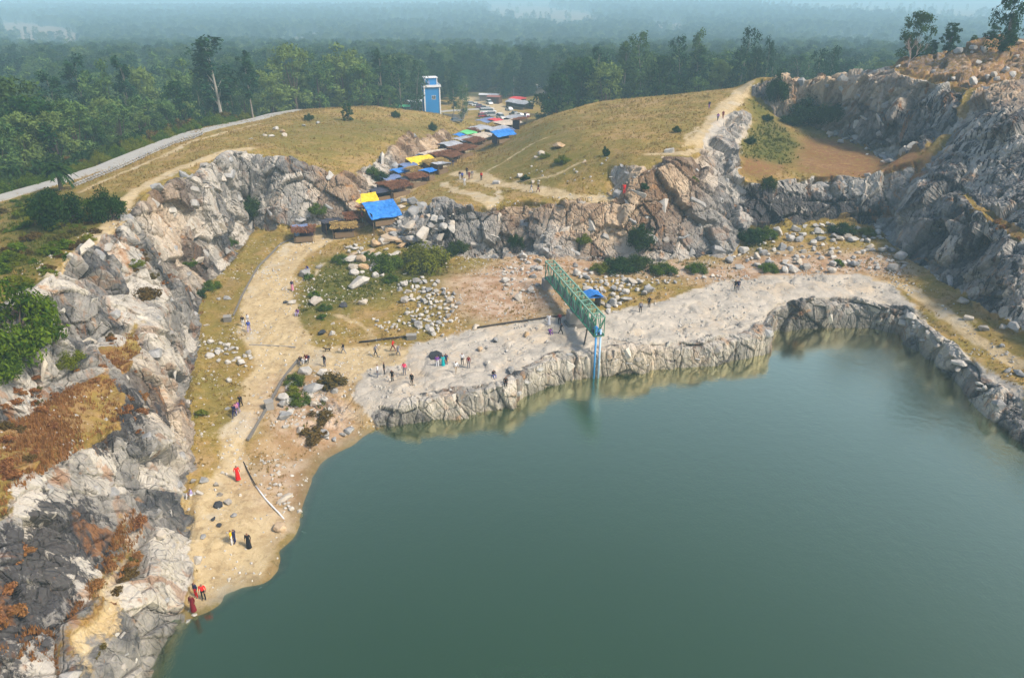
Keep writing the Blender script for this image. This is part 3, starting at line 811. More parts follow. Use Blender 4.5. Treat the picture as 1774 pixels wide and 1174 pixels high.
# ------------------------------------------------------------------ concrete road along the left hill
def simple_mat(name, c1, c2=None, scale=2.0, rough=0.85, spec=0.2, bump=0.3, metallic=0.0, dist=0.05):
    b = NB(name)
    tc = b.n('ShaderNodeTexCoord').outputs['Object']
    n = b.noise(scale, 4, 0.6, tc)
    col = b.mix(n, c1, c2 if c2 else tuple(v * 0.7 for v in c1))
    return b.done(b.bsdf(col, rough, spec, n, bump, dist, Metallic=metallic))
MAT_ROAD = simple_mat('road_concrete', (0.42, 0.40, 0.36), (0.30, 0.285, 0.255), 0.6)
def ribbon(name, pts, half, mat, lift=0.12, thick=0.25, **kw):
    q = resample([(p[0], p[1]) for p in pts], 1.5)
    t = np.gradient(q, axis=0); t /= np.linalg.norm(t, axis=1)[:, None]
    nrm = np.stack([-t[:, 1], t[:, 0]], 1)
    a, b_ = q + nrm * half, q - nrm * half
    zc = np.maximum.reduce([hgt(q[:, 0], q[:, 1]), hgt(a[:, 0], a[:, 1]), hgt(b_[:, 0], b_[:, 1])]) + lift
    zc = np.convolve(np.pad(zc, 4, mode='edge'), np.ones(9) / 9, 'valid')
    V, F = [], []
    for i in range(len(q)):
        V += [(a[i, 0], a[i, 1], zc[i]), (b_[i, 0], b_[i, 1], zc[i]), (b_[i, 0], b_[i, 1], zc[i] - thick), (a[i, 0], a[i, 1], zc[i] - thick)]
    for i in range(len(q) - 1):
        k = 4 * i
        for j in range(4):
            F.append((k + j, k + 4 + j, k + 4 + (j + 1) % 4, k + (j + 1) % 4))
    me = bpy.data.meshes.new(name)
    me.from_pydata(V, [], F); me.materials.append(mat); me.update()
    bm2 = bmesh.new(); bm2.from_mesh(me); bmesh.ops.recalc_face_normals(bm2, faces=bm2.faces); bm2.to_mesh(me); bm2.free()
    return link(name, me, **kw)
ROAD = [at(-150, 392, 15.2)[:2], at(0, 345, 15.9)[:2], at(90, 318, 16.5)[:2], at(180, 291, 16.9)[:2], at(260, 258, 17.1)[:2], at(330, 231, 17.2)[:2], at(390, 216, 16.6)[:2], at(450, 206, 15.4)[:2], at(525, 191, 12.5)[:2], (-52, 262), (-38, 285), (-10, 300)]
ribbon('road', ROAD, 1.7, MAT_ROAD, lift=0.14, thick=0.6, kind='structure', label='narrow pale concrete road curving along the left hill')
print('setting', time.time() - T0)
# ------------------------------------------------------------------ plants
def leaf_mat(name, dark, light, warm=None, rnd=0.35):
    b = NB(name)
    oi = b.n('ShaderNodeObjectInfo').outputs['Random']
    tc = b.n('ShaderNodeNewGeometry')
    n = b.noise(0.35, 3, 0.6, tc.outputs['Position'])
    pr = tc.outputs['Random Per Island']
    c = b.mix(b.ramp(b.math('ADD', b.math('MULTIPLY', pr, 0.55), b.math('MULTIPLY', n, 0.6)), 0.25, 0.85), dark, light)
    if warm:
        c = b.mix(b.math('MULTIPLY', b.ramp(oi, 0.45, 1.0), rnd), c, warm)
    d = b.n('ShaderNodeBsdfDiffuse'); b.set(d.inputs['Color'], c)
    t = b.n('ShaderNodeBsdfTranslucent'); b.set(t.inputs['Color'], b.mix(0.5, c, light))
    k = b.n('ShaderNodeMixShader'); k.inputs[0].default_value = 0.22
    b.t.links.new(d.outputs[0], k.inputs[1]); b.t.links.new(t.outputs[0], k.inputs[2])
    return b.done(k)
LEAF_EUC = leaf_mat('leaf_eucalyptus', (0.005, 0.026, 0.016), (0.036, 0.092, 0.038), (0.105, 0.17, 0.05), 0.8)
LEAF_BROAD = leaf_mat('leaf_broad', (0.005, 0.026, 0.011), (0.036, 0.088, 0.022), (0.105, 0.15, 0.028), 0.7)
LEAF_SHRUB = leaf_mat('leaf_shrub', (0.020, 0.050, 0.006), (0.12, 0.18, 0.014), (0.20, 0.18, 0.018), 0.6)
LEAF_LIGHT = leaf_mat('leaf_light', (0.020, 0.060, 0.022), (0.13, 0.21, 0.06), (0.18, 0.23, 0.06), 0.7)
LEAF_DARK = leaf_mat('leaf_dark_shrub', (0.008, 0.024, 0.008), (0.035, 0.075, 0.018), (0.07, 0.09, 0.015), 0.5)
LEAF_RUST = leaf_mat('leaf_rust_shrub', (0.055, 0.030, 0.010), (0.15, 0.10, 0.03), (0.09, 0.10, 0.02), 0.6)
LEAF_DRY = leaf_mat('dry_blades', (0.20, 0.13, 0.035), (0.38, 0.27, 0.09), (0.20, 0.09, 0.03), 0.4)
LEAF_REDDRY = leaf_mat('russet_blades', (0.12, 0.045, 0.020), (0.36, 0.17, 0.065), (0.30, 0.17, 0.05), 0.4)
LEAF_GREENB = leaf_mat('green_blades', (0.05, 0.065, 0.010), (0.15, 0.155, 0.025), (0.22, 0.18, 0.04), 0.4)
BARK_PALE = simple_mat('bark_pale', (0.30, 0.26, 0.21), (0.12, 0.10, 0.075), 1.5)
BARK_WHITE = simple_mat('bark_white', (0.42, 0.40, 0.35), (0.22, 0.19, 0.15), 1.5)
BARK_DARK = simple_mat('bark_dark', (0.12, 0.09, 0.065), (0.06, 0.045, 0.035), 1.5)
class Geo:
    def __init__(self):
        self.V, self.F = [], []
    def tube(self, pts, rads, n=6):
        b = len(self.V)
        pts = [Vector(p) for p in pts]
        for i, p in enumerate(pts):
            t = (pts[min(i + 1, len(pts) - 1)] - pts[max(i - 1, 0)]).normalized()
            u = t.cross(Vector((0.31, 0.95, 0.05)))
            if u.length < 1e-3: u = t.cross(Vector((1, 0, 0)))
            u.normalize(); w = t.cross(u)
            for k in range(n):
                a = 2 * math.pi * k / n
                self.V.append(p + (u * math.cos(a) + w * math.sin(a)) * rads[i])
        for i in range(len(pts) - 1):
            for k in range(n):
                self.F.append((b + i * n + k, b + i * n + (k + 1) % n, b + (i + 1) * n + (k + 1) % n, b + (i + 1) * n + k))
        self.F.append(tuple(b + k for k in range(n))[::-1])
        self.F.append(tuple(b + (len(pts) - 1) * n + k for k in range(n)))
        return self
    def box(self, c, s, rz=0.0, rx=0.0, ry=0.0, taper=1.0):
        b = len(self.V)
        M = Matrix.Rotation(rz, 3, 'Z') @ Matrix.Rotation(ry, 3, 'Y') @ Matrix.Rotation(rx, 3, 'X')
        for z in (-1, 1):
            k = taper if z > 0 else 1.0
            for x, y in ((-1, -1), (1, -1), (1, 1), (-1, 1)):
                self.V.append(Vector(c) + M @ Vector((x * s[0] / 2 * k, y * s[1] / 2 * k, z * s[2] / 2)))
        for f in ((3, 2, 1, 0), (4, 5, 6, 7), (0, 1, 5, 4), (1, 2, 6, 5), (2, 3, 7, 6), (3, 0, 4, 7)):
            self.F.append(tuple(b + i for i in f))
        return self
    def bar(self, p, q, w, h=None):
        p, q = Vector(p), Vector(q)
        h = h or w
        t = (q - p); L = t.length; t.normalize()
        u = t.cross(Vector((0, 0, 1)))
        if u.length < 1e-3: u = Vector((1, 0, 0))
        u.normalize(); v = u.cross(t)
        b = len(self.V)
        for e in (p, q):
            for x, y in ((-1, -1), (1, -1), (1, 1), (-1, 1)):
                self.V.append(e + u * x * w / 2 + v * y * h / 2)
        for f in ((0, 1, 2, 3), (7, 6, 5, 4), (4, 5, 1, 0), (5, 6, 2, 1), (6, 7, 3, 2), (7, 4, 0, 3)):
            self.F.append(tuple(b + i for i in f))
        return self
    def poly(self, pts):
        b = len(self.V)
        self.V += [Vector(p) for p in pts]
        self.F.append(tuple(range(b, b + len(pts))))
        return self
    def mesh(self, name, mat=None, smooth=False):
        me = bpy.data.meshes.new(name)
        me.from_pydata([tuple(v) for v in self.V], [], self.F)
        if mat: me.materials.append(mat)
        if smooth: me.polygons.foreach_set('use_smooth', np.ones(len(me.polygons), bool))
        me.update()
        return me
def leaves(rng, centres, radii, per, size, mat, name, droop=0.0):
    """leaf sprays: small bent quads scattered through clumps"""
    n = len(centres) * per
    c = np.repeat(np.array(centres), per, axis=0)
    r = np.repeat(np.array(radii), per, axis=0)
    d = rng.normal(size=(n, 3)); d /= np.linalg.norm(d, axis=1)[:, None]
    rad = rng.random(n) ** 0.45
    p = c + d * r * rad[:, None]
    nn = d * 0.8 + rng.normal(size=(n, 3)) * 0.55 + np.array([0, 0, 0.35])
    nn /= np.linalg.norm(nn, axis=1)[:, None]
    t = np.cross(nn, rng.normal(size=(n, 3))); t /= np.linalg.norm(t, axis=1)[:, None]
    t[:, 2] -= droop; t /= np.linalg.norm(t, axis=1)[:, None]
    w = np.cross(nn, t)
    s = size * (0.55 + 0.9 * rng.random(n))[:, None]
    k = 0.55 * s
    V = np.stack([p - t * s * 0.6, p + w * k * 0.5 - nn * s * 0.08, p + t * s * 0.6, p - w * k * 0.5 - nn * s * 0.08], 1).reshape(-1, 3)
    F = np.arange(4 * n).reshape(n, 4)
    return mesh_np(name, V, F, [mat], smooth=False)
def eucalyptus(seed, h=24.0, lean=0.6, width=3.0, bare=0.35, per=62, mat=None):
    rng = np.random.default_rng(seed)
    g = Geo()
    bx, by = rng.normal() * lean, rng.normal() * lean
    trunk = [(bx * (t ** 1.6), by * (t ** 1.6), h * t * 0.95) for t in np.linspace(0, 1, 7)]
    g.tube([(trunk[0][0], trunk[0][1], -0.6)] + trunk[1:], [0.30, 0.24, 0.20, 0.16, 0.12, 0.08, 0.03], 6)
    cs, rs = [], []
    n = 34
    for i in range(n):
        t = bare + (1.02 - bare) * (i + rng.random()) / n
        a = rng.random() * 6.28
        prof = math.sqrt(max(0.12, 1 - (abs((t - bare) / (1 - bare) - 0.52) / 0.56) ** 3))
        rr = width * prof * (0.35 + 0.65 * rng.random())
        q = np.array([bx * t ** 1.6 + rr * math.cos(a), by * t ** 1.6 + rr * math.sin(a), h * t + rr * 0.15])
        cs.append(q); s = (0.85 + 0.75 * rng.random()) * (0.7 + 0.5 * prof) * width / 3.0
        rs.append((s * 1.0, s * 1.0, s * 1.25))
        if i % 2 == 0:
            z0 = h * max(0.2, t - 0.12)
            g.tube([(bx * (z0 / h) ** 1.6, by * (z0 / h) ** 1.6, z0), tuple((np.array([bx * t, by * t, h * t]) + q) / 2), tuple(q)], [0.06, 0.04, 0.015], 4)
    return g.mesh('trunk', BARK_PALE), leaves(rng, cs, rs, per, 0.62, mat or LEAF_EUC, 'crown', 0.3)
def broadleaf(seed, h=14.0, width=5.0, per=58, mat=None, size=0.6, clumps=42, bark=None, bare=0.22):
    rng = np.random.default_rng(seed)
    g = Geo()
    fork = h * (bare + 0.1)
    g.tube([(0, 0, -0.6), (0.1, 0, fork * 0.5), (0.05, 0.1, fork), (0.2, 0.1, h * 0.7)], [0.03 * h * 0.8, 0.022 * h, 0.017 * h, 0.05], 7)
    cs, rs = [], []
    for i in range(clumps):
        a = rng.random() * 6.28
        u = rng.random() ** 0.6
        t = rng.random()
        z = h * (bare + (0.97 - bare) * t)
        prof = math.sqrt(max(0.02, 1 - ((t - 0.42) / 0.62) ** 2))
        rr = width * prof * u
        q = np.array([rr * math.cos(a), rr * math.sin(a), z])
        cs.append(q); s = width * (0.20 + 0.16 * rng.random())
        rs.append((s, s, s * 0.8))
        if i % 3 == 0:
            g.tube([(0.05, 0.1, fork * (0.8 + 0.3 * rng.random())), tuple(np.array([rr * math.cos(a) * 0.55, rr * math.sin(a) * 0.55, (z + fork) / 2])), tuple(q)], [0.006 * h, 0.004 * h, 0.015], 4)
    return g.mesh('trunk', bark or BARK_DARK), leaves(rng, cs, rs, per, size, mat or LEAF_BROAD, 'crown')
def shrub(seed, mat, clumps=16, per=70, size=0.2):
    """a bush of unit radius"""
    rng = np.random.default_rng(seed)
    g = Geo(); cs, rs = [], []
    for i in range(clumps):
        a, u = rng.random() * 6.28, rng.random() ** 0.55
        z = 0.15 + 0.95 * rng.random() * (1.15 - 0.7 * u)
        q = np.array([0.85 * u * math.cos(a), 0.85 * u * math.sin(a), z])
        cs.append(q); s = 0.22 + 0.2 * rng.random(); rs.append((s, s, s * 0.85))
        if i % 2 == 0:
            g.tube([(0.1 * math.cos(a), 0.1 * math.sin(a), -0.1), tuple(q * np.array([0.5, 0.5, 0.6])), tuple(q)], [0.035, 0.025, 0.008], 4)
    return g.mesh('stem', BARK_DARK), leaves(rng, cs, rs, per, size, mat, 'foliage')
EUC = [eucalyptus(s, 24, 0.7, w, br) for s, w, br in ((1, 2.9, 0.26), (2, 2.2, 0.34), (3, 3.4, 0.18), (4, 2.5, 0.28), (5, 3.8, 0.14))]
BRD = [broadleaf(s, 14, w, bare=0.10, per=72, clumps=50) for s, w in ((11, 5.0), (12, 5.8), (13, 4.4))]
BRDL = [broadleaf(s, 17, w, mat=LEAF_LIGHT, bark=BARK_DARK, bare=0.10, per=72, clumps=52) for s, w in ((14, 4.6), (15, 5.2))]
SHR = [shrub(s, LEAF_SHRUB) for s in (21, 22, 23)]
SHD = [shrub(s, LEAF_DARK) for s in (24, 25)]
SHX = [shrub(s, LEAF_RUST) for s in (26, 27)]
BIG = [shrub(s, LEAF_SHRUB, 34, 150, 0.085) for s in (31, 32)]
BIGD = [shrub(s, LEAF_DARK, 34, 150, 0.085) for s in (33, 34)]
def empty(name, loc, rz=0.0, sc=1.0, label=None, cat=None, group=None):
    o = bpy.data.objects.new(name, None)
    COL.objects.link(o)
    o.empty_display_size = 0.2
    o.location = tuple(loc)
    o.rotation_euler = (0, 0, rz)
    o.scale = (sc, sc, sc) if not isinstance(sc, tuple) else sc
    if label: o['label'] = label
    if cat: o['category'] = cat
    if group: o['group'] = group
    return o
def part(name, me, parent, label=None):
    o = bpy.data.objects.new(name, me)
    COL.objects.link(o)
    o.parent = parent
    if label: o['label'] = label
    return o
rnd = random.Random(7)
def sector(px):
    for lim, w in ((90, 'above the road at the left border'), (190, 'above the near stretch of road'), (290, 'above the bend of the road'), (380, 'left of the white trunked tree'), (470, 'where the road leaves the hill'), (560, 'over the road end'), (640, 'behind the crest of the left hill'), (730, 'left of the blue building'), (830, 'right behind the blue building'), (920, 'beyond the parked cars'), (1000, 'beside the clearing houses'), (1100, 'behind the left shoulder of the dome'), (1200, 'behind the middle of the dome'), (1300, 'behind the right end of the dome'), (1400, 'beyond the ridge path'), (1500, 'beyond the back wall'), (9999, 'beyond the hill on the right')):
        if px < lim: return w
def row_word(Y, tall):
    return ('tall ' if tall else 'low ') + ('near ' if Y < 240 else 'middle row ' if Y < 300 else 'back row ')
def plant_tree(name, proto, base_h, x, y, h, label, group, wide=1.0, names=('trunk', 'crown'), cat='tree'):
    s = h / base_h
    r = empty(name, (x, y, float(hgt(x, y)) - 0.1), rnd.random() * 6.28, (s * wide, s * wide, s), label, cat, group)
    part(names[0], proto[0], r)
    part(names[1], proto[1], r)
    return r
def tree_px(px, top, Y, kind, label, group, wide=1.0, i=None):
    """a tree seen at photo column px with its top at row top, standing Y metres out"""
    d = ray(px, top)
    t = Y / d[1]
    x, ztop = d[0] * t, CAM_Z + d[2] * t
    h = ztop - float(hgt(x, Y))
    if h < 1.5: print('short tree', px, top, round(h, 1)); h = 3
    L = {'e': (EUC, 24.0, 'eucalyptus_tree'), 'b': (BRD, 14.0, 'broadleaf_tree'), 'l': (BRDL, 17.0, 'broadleaf_tree')}[kind]
    pr = L[0][i if i is not None else rnd.randrange(len(L[0]))]
    TREES.append((x, Y))
    return plant_tree(L[2], pr, L[1], x, Y, h, label, group, wide * (1.0 if kind == 'e' else min(1.5, max(0.8, 14.0 / h))))
TREES = []
G1, G2, G3 = 'trees beside the road on the left', 'tall trees standing behind the grassy dome', 'trees on the quarry rim at the upper right'
for px, top, Y, k, lab, w in [
    (12,140,150,'b','dark round tree at the left border above the road bend',1.2), (40,172,140,'b','bushy dark tree second from the left border above the road',1.2), (78,135,165,'e','dark upright tree left of the pale green roadside trees',1.2),
    (130,106,185,'e','dark eucalyptus with a crooked open top beside the pale green tree',1.0), (165,106,182,'l','pale yellowish green tree between two dark narrow trees',1.0), (206,104,185,'e','dark dense narrow eucalyptus standing over the rust coloured bushes',1.1),
    (238,118,205,'l','soft grey green tree behind the dark narrow eucalyptus',1.0), (310,104,215,'l','wide grey green tree left of the white trunked eucalyptus',1.2), (362,70,192,'e','tallest pale green eucalyptus with a white trunk beside the road',2.0),
    (340,150,187,'e','slim dark tree left of the white trunked eucalyptus',0.7), (422,93,192,'e','dark dense eucalyptus with a brown trunk at the road edge',1.4), (394,122,198,'e','dark tree between the white trunk and the road edge eucalyptus',1.1),
    (500,78,228,'l','large pale green spreading tree where the road drops away',1.4), (462,112,215,'l','low pale tree left of the large spreading tree',1.2), (545,95,232,'l','pale green tree right of the large spreading tree',1.3),
    (588,76,240,'l','broad pale crown behind the crest of the grassy left hill',1.5), (622,112,236,'l','light green tree above the top of the left hill',1.2), (655,90,245,'e','dark tall tree left of the blue building',1.5),
    (690,104,252,'e','second dark tall tree left of the blue building',1.2), (716,108,262,'e','slender tree just left of the blue building',1.1), (784,128,272,'e','slender tree hugging the right side of the blue building',0.9),
    (800,150,262,'e','leafy tree by the wall right of the blue building',1.2), (600,178,188,'b','small dark tree alone on the left hill slope',0.7)]:
    r = tree_px(px, top, Y, k, lab, G1, w)
    if 'white trunk beside' in lab:
        trunk_o = next(c for c in r.children if c.name.startswith('trunk'))
        trunk_o.material_slots[0].link = 'OBJECT'; trunk_o.material_slots[0].material = BARK_WHITE
for px, top, Y, k, lab, w in [
    (968,140,238,'b','round dark tree at the left foot of the grassy dome',1.4), (1010,104,236,'b','broad dark crown right of the round tree behind the dome',1.1), (1040,88,236,'e','tall dark tree over the left shoulder of the dome',1.4),
    (1085,78,236,'e','dense tall tree left of the spire shaped one behind the dome',1.4), (1120,62,234,'e','spire shaped tallest tree behind the middle of the dome',1.2), (1150,100,232,'b','low bushy tree right of the spire shaped tree',0.8),
    (1188,68,232,'e','tall tree with a tufted top behind the dome',0.9), (1215,60,234,'e','tall slim tree with a knob shaped crown behind the dome',0.8), (1252,104,232,'l','short pale tree between tall slim trees behind the dome',1.0),
    (1291,54,226,'e','tall slim eucalyptus above the top of the ridge path',0.8), (1312,86,226,'e','shorter slim tree between two taller ones above the ridge path',0.8), (1333,72,224,'e','narrow wand like tree right of the ridge path',0.6),
    (1426,90,215,'e','short slim tree in the pair above the back wall',0.8), (1447,86,214,'e','taller slim tree in the pair above the back wall',0.8)]:
    tree_px(px, top, Y, k, lab, G2, w)
for px, top, Y, k, lab, w in [
    (1598,22,163,'b','tall dark tree with open crown beside the bare tree on the rim',0.62), (1655,38,160,'b','spreading open crowned tree on the rim of the hill',0.7), (1725,42,158,'b','small tree near the hilltop on the rim',0.9),
    (1770,-28,150,'b','dark tree cut by the right border on the hilltop',0.6), (1620,68,162,'b','small tree below the tall rim tree',0.7), (1690,60,158,'b','stunted tree between two rim trees',0.8)]:
    tree_px(px, top, Y, k, lab, G3, w)
# the bare tree
def bare_tree():
    rng = random.Random(3)
    g = Geo()
    def grow(p, d, L, r, lev):
        q = p + d * L
        m = p + d * L * 0.5 + Vector((rng.uniform(-1, 1), rng.uniform(-1, 1), 0)) * L * 0.06
        g.tube([p, m, q], [r, r * 0.8, r * 0.55], 5)
        if lev == 0: return
        for _ in range(3 if lev > 1 else 4):
            e = (d + Vector((rng.uniform(-1, 1), rng.uniform(-1, 1), rng.uniform(-0.1, 0.6))) * 0.85).normalized()
            grow(q if rng.random() < 0.7 else m, e, L * rng.uniform(0.6, 0.85), r * 0.5, lev - 1)
    grow(Vector((0, 0, -0.3)), Vector((0.05, 0, 1)).normalized(), 2.6, 0.22, 4)
    return g.mesh('trunk', simple_mat('bark_bare', (0.42, 0.33, 0.27), (0.30, 0.22, 0.18), 2))
p = hit(1572, 118)
r = empty('bare_tree', (p[0], p[1], p[2]), 0.6, 0.95, 'leafless pinkish tree with spreading bare branches on the rim', 'tree')
part('trunk', bare_tree(), r)
# the palm by the road
def palm():
    g = Geo(); rng = random.Random(5)
    g.tube([(0, 0, -0.4), (0.1, 0, 1.2), (0.05, 0.05, 2.6)], [0.24, 0.2, 0.2], 7)
    tr = g.mesh('trunk', BARK_DARK)
    f = Geo()
    for k in range(26):
        a = k * 2.4; up = rng.uniform(-0.5, 1.1)
        L = rng.uniform(1.5, 2.1)
        pts = []
        for i in range(7):
            t = i / 6
            r_ = L * t * math.cos(up * 0.8) * 0.95
            z = 2.6 + L * (math.sin(up) * t - 0.55 * t * t)
            pts.append(Vector((r_ * math.cos(a), r_ * math.sin(a), z)))
        for i in range(6):
            d = (pts[i + 1] - pts[i]); s = d.cross(Vector((0, 0, 1))).normalized()
            for sg in (-1, 1):
                for j in (0.0, 0.5):
                    q = pts[i] + d * j
                    tip = q + s * sg * 0.55 * (1 - 0.5 * i / 6) + d * 0.9 - Vector((0, 0, 0.14))
                    f.poly([q - d * 0.15, q + d * 0.6, tip])
    return tr, f.mesh('fronds', LEAF_DARK)
p = hit(106, 330)
tr, fr = palm()
r = empty('palm_tree', (p[0], p[1], p[2]), 0, 1.35, 'small feathery palm beside the road at the left', 'palm')
part('trunk', tr, r); part('fronds', fr, r)
SHRED = [shrub(s, LEAF_REDDRY, 12, 60, 0.22) for s in (28, 29)]

# bushes one can point at: pixel, half width in pixels, kind
def bush(px, py, rpx, protos, label, group, tall=1.0):
    p = hit(px, py + rpx * 0.55)
    dist = math.sqrt(p[0] ** 2 + p[1] ** 2 + (CAM_Z - p[2]) ** 2)
    rad = 1.2 * rpx * dist / FPX
    if rad > 1.1: protos = {id(SHR): BIG, id(SHD): BIGD}.get(id(protos), protos)
    pr = protos[rnd.randrange(len(protos))]
    r = empty('bush', (p[0], p[1], p[2] - 0.05 * rad), rnd.random() * 6.28, (rad, rad, rad * tall), label, 'bush', group)
    part('stem', pr[0], r); part('foliage', pr[1], r)
GB = 'bushes growing in the quarry'
for px, py, rp, pr, lab, tall in [
    (35,575,52,SHR,'large yellowish green bush on the left cliff edge',1.5), (5,640,30,SHR,'green bush at the left border below the large yellowish bush',1.2), (108,372,32,SHD,'dark green bush below the palm',1.3), (80,345,16,SHD,'small dark bush left of the palm',1.0), (188,368,24,SHD,'dark bush on the cliff edge right of the palm',1.4),
    (737,442,36,SHR,'largest bright green bush below the central cliff',0.9), (672,452,24,SHR,'bright green bush left of the largest one below the central cliff',0.9), (793,428,17,SHD,'dark green bush at the foot of the central cliff',1.0), (441,362,17,SHD,'dark bush in the corner of the left rock wall',1.4), (549,362,13,SHR,'round green bush growing on the wall under the tarps',1.0),
    (896,420,13,SHD,'dark bush at the cliff foot left of the truss bridge',1.3), (1012,414,12,SHR,'green bush growing out of the cliff above the bridge',1.0), (1108,418,20,SHD,'dark bush against the cliff right of the bridge',1.6), (1070,455,26,SHD,'low dark bush right of the bridge top',0.7), (1105,452,24,SHD,'low bush in the thicket below the cliff',0.8), (1040,462,16,SHR,'yellow green bush beside the bridge rubble',0.8), (1150,462,20,SHR,'low yellow green bush at the end of the thicket',0.7), (1205,462,16,SHR,'small bush at the foot of the end cliff',0.8),
    (1345,168,15,SHD,'tall dark bush against the back wall',2.0), (1400,192,30,SHD,'broad dark bush on the upper bench',0.8), (1445,196,26,SHD,'dark bush right of the broad one on the upper bench',0.8), (1380,205,20,SHD,'low dark bush at the end of the upper bench',0.7), (1300,245,9,SHD,'small dark bush on the green ridge slope',1.0), (1328,205,8,SHD,'tiny bush high on the green ridge slope',1.0),
    (1300,408,20,SHD,'dark bush by the left corner of the alcove',0.9), (1325,400,18,SHR,'green bush in front of the dark alcove wall',0.7), (1330,462,14,SHR,'green bush among the alcove rubble',0.8), (1460,395,18,SHD,'bush at the foot of the dark alcove wall',0.8), (1330,320,12,SHD,'dark bush hanging at the top of the alcove',1.3), (1500,400,12,SHR,'small bush right in the alcove rubble',0.8), (1450,455,9,SHR,'little bush at the front of the alcove rubble',0.9),
    (640,442,10,SHR,'little bush among the slabs under the stalls',1.0), (590,448,12,SHR,'bush left of the leaning slabs',1.0), (677,480,12,SHR,'yellow green bush between the white slab and the rubble',0.8), (535,478,8,SHR,'small bright bush near the flat boulders',0.8), (562,530,11,SHR,'low green bush beside the grassy mound',0.7), (558,548,8,SHR,'small green bush on the grassy mound',0.8), (545,508,9,SHR,'small bush by the pale flat boulder',0.7),
    (512,655,15,SHR,'green bush behind the low path wall',0.9), (573,655,22,SHX,'brownish bush at the edge of the pale rock',0.8), (518,690,16,SHR,'bright bush among the boulders below the path wall',0.9), (505,675,12,SHR,'small bush beside the concrete post',0.9), (545,745,22,SHX,'low brownish bush near the water corner',0.6), (555,715,18,SHX,'rusty bush among the shore boulders',0.6),
    (368,492,13,SHR,'bush at the foot of the left cliff above the kerb',0.8), (345,510,11,SHD,'dark bush at the foot of the left cliff',1.2), (348,714,10,SHR,'round bush on the dry strip beside the track',0.8), (330,455,9,SHR,'little bush on the left cliff face',1.0), (400,420,10,SHR,'bush at the cliff foot near the corner',0.9), (255,508,16,SHX,'olive bush on the ledge of the left cliff',1.0), (235,455,12,SHR,'small green bush on the left cliff',0.8), (120,618,20,SHR,'green bush on the middle bench of the left cliff',0.8),
    (685,200,7,SHD,'small dark bush on top of the left hill',1.2), (750,222,7,SHD,'small dark bush on the slope above the stalls',1.3), (660,305,12,SHD,'dark bush in the gully beside the rock wall',1.0), (645,296,10,SHR,'green bush in the gully above the black tarp',1.0), (535,205,7,SHD,'tiny dark bush near the road on the left hill',1.2), (1172,226,6,SHD,'small dark bush on the grassy dome',1.3), (1050,266,6,SHD,'upright bush at the front of the grassy dome',1.7), (975,275,12,SHR,'bright green bush low on the dome slope',0.8), (945,268,9,SHR,'green bush left of the bright one on the dome',0.7), (910,308,7,SHD,'dark bush where the dome meets the path',1.0), (1202,312,7,SHR,'small green bush in the orange rocks',1.0), (1115,322,8,SHD,'dark bush under the orange blocks',0.9)]:
    bush(px, py, rp, pr, lab, GB, tall)
# roadside thicket on the far side of the road
GT = 'roadside thicket bushes'
q = resample([(c[0], c[1]) for c in ROAD[:8]], 2.2)
for k, (x, y) in enumerate(q):
    for row in range(3):
        xx = x - rnd.uniform(2.9, 3.7) - row * rnd.uniform(2.6, 4.4); yy = y + rnd.uniform(-2, 5) + row * 2
        px, py, dp = project(np.array([xx, yy, float(hgt(xx, yy))]))
        if -40 < px < 560:
            pr = (BIG if row == 0 else (SHX if rnd.random() < 0.3 else SHD))[rnd.randrange(2)]
            rad = rnd.uniform(1.3, 2.2) + 0.5 * row
            r = empty('bush', (xx, yy, float(hgt(xx, yy)) - 0.2), rnd.random() * 6.28, (rad, rad, rad * rnd.uniform(0.8, 1.3)),
                      ('bright green bush in the first row ', 'dark bush in the second row ', 'tall dark bush in the third row ')[row] + sector(float(px)), 'bush', GT)
            part('stem', pr[0], r); part('foliage', pr[1], r)
# left hillside scrub
for k in range(110):
    px, py = rnd.uniform(-10, 210), rnd.uniform(345, 520)
    if py > 560 - px * 0.9 or (px > 85 and px < 130 and py < 345): continue
    p = hit(px, py)
    rad = rnd.uniform(0.5, 1.25)
    pr = (SHR + SHX + SHR)[rnd.randrange(8)]
    r = empty('bush', (p[0], p[1], p[2] - 0.1), rnd.random() * 6.28, (rad, rad, rad * 0.8), ('large' if rad > 0.95 else 'small') + (' rusty' if pr in SHX else ' olive') + ' bush on the hillside ' + ('at the left border' if px < 60 else 'below the palm' if px < 130 else 'near the cliff path') + (', upper slope' if py < 400 else ', lower slope'), 'bush', 'scrub on the left hillside')
    part('stem', pr[0], r); part('foliage', pr[1], r)

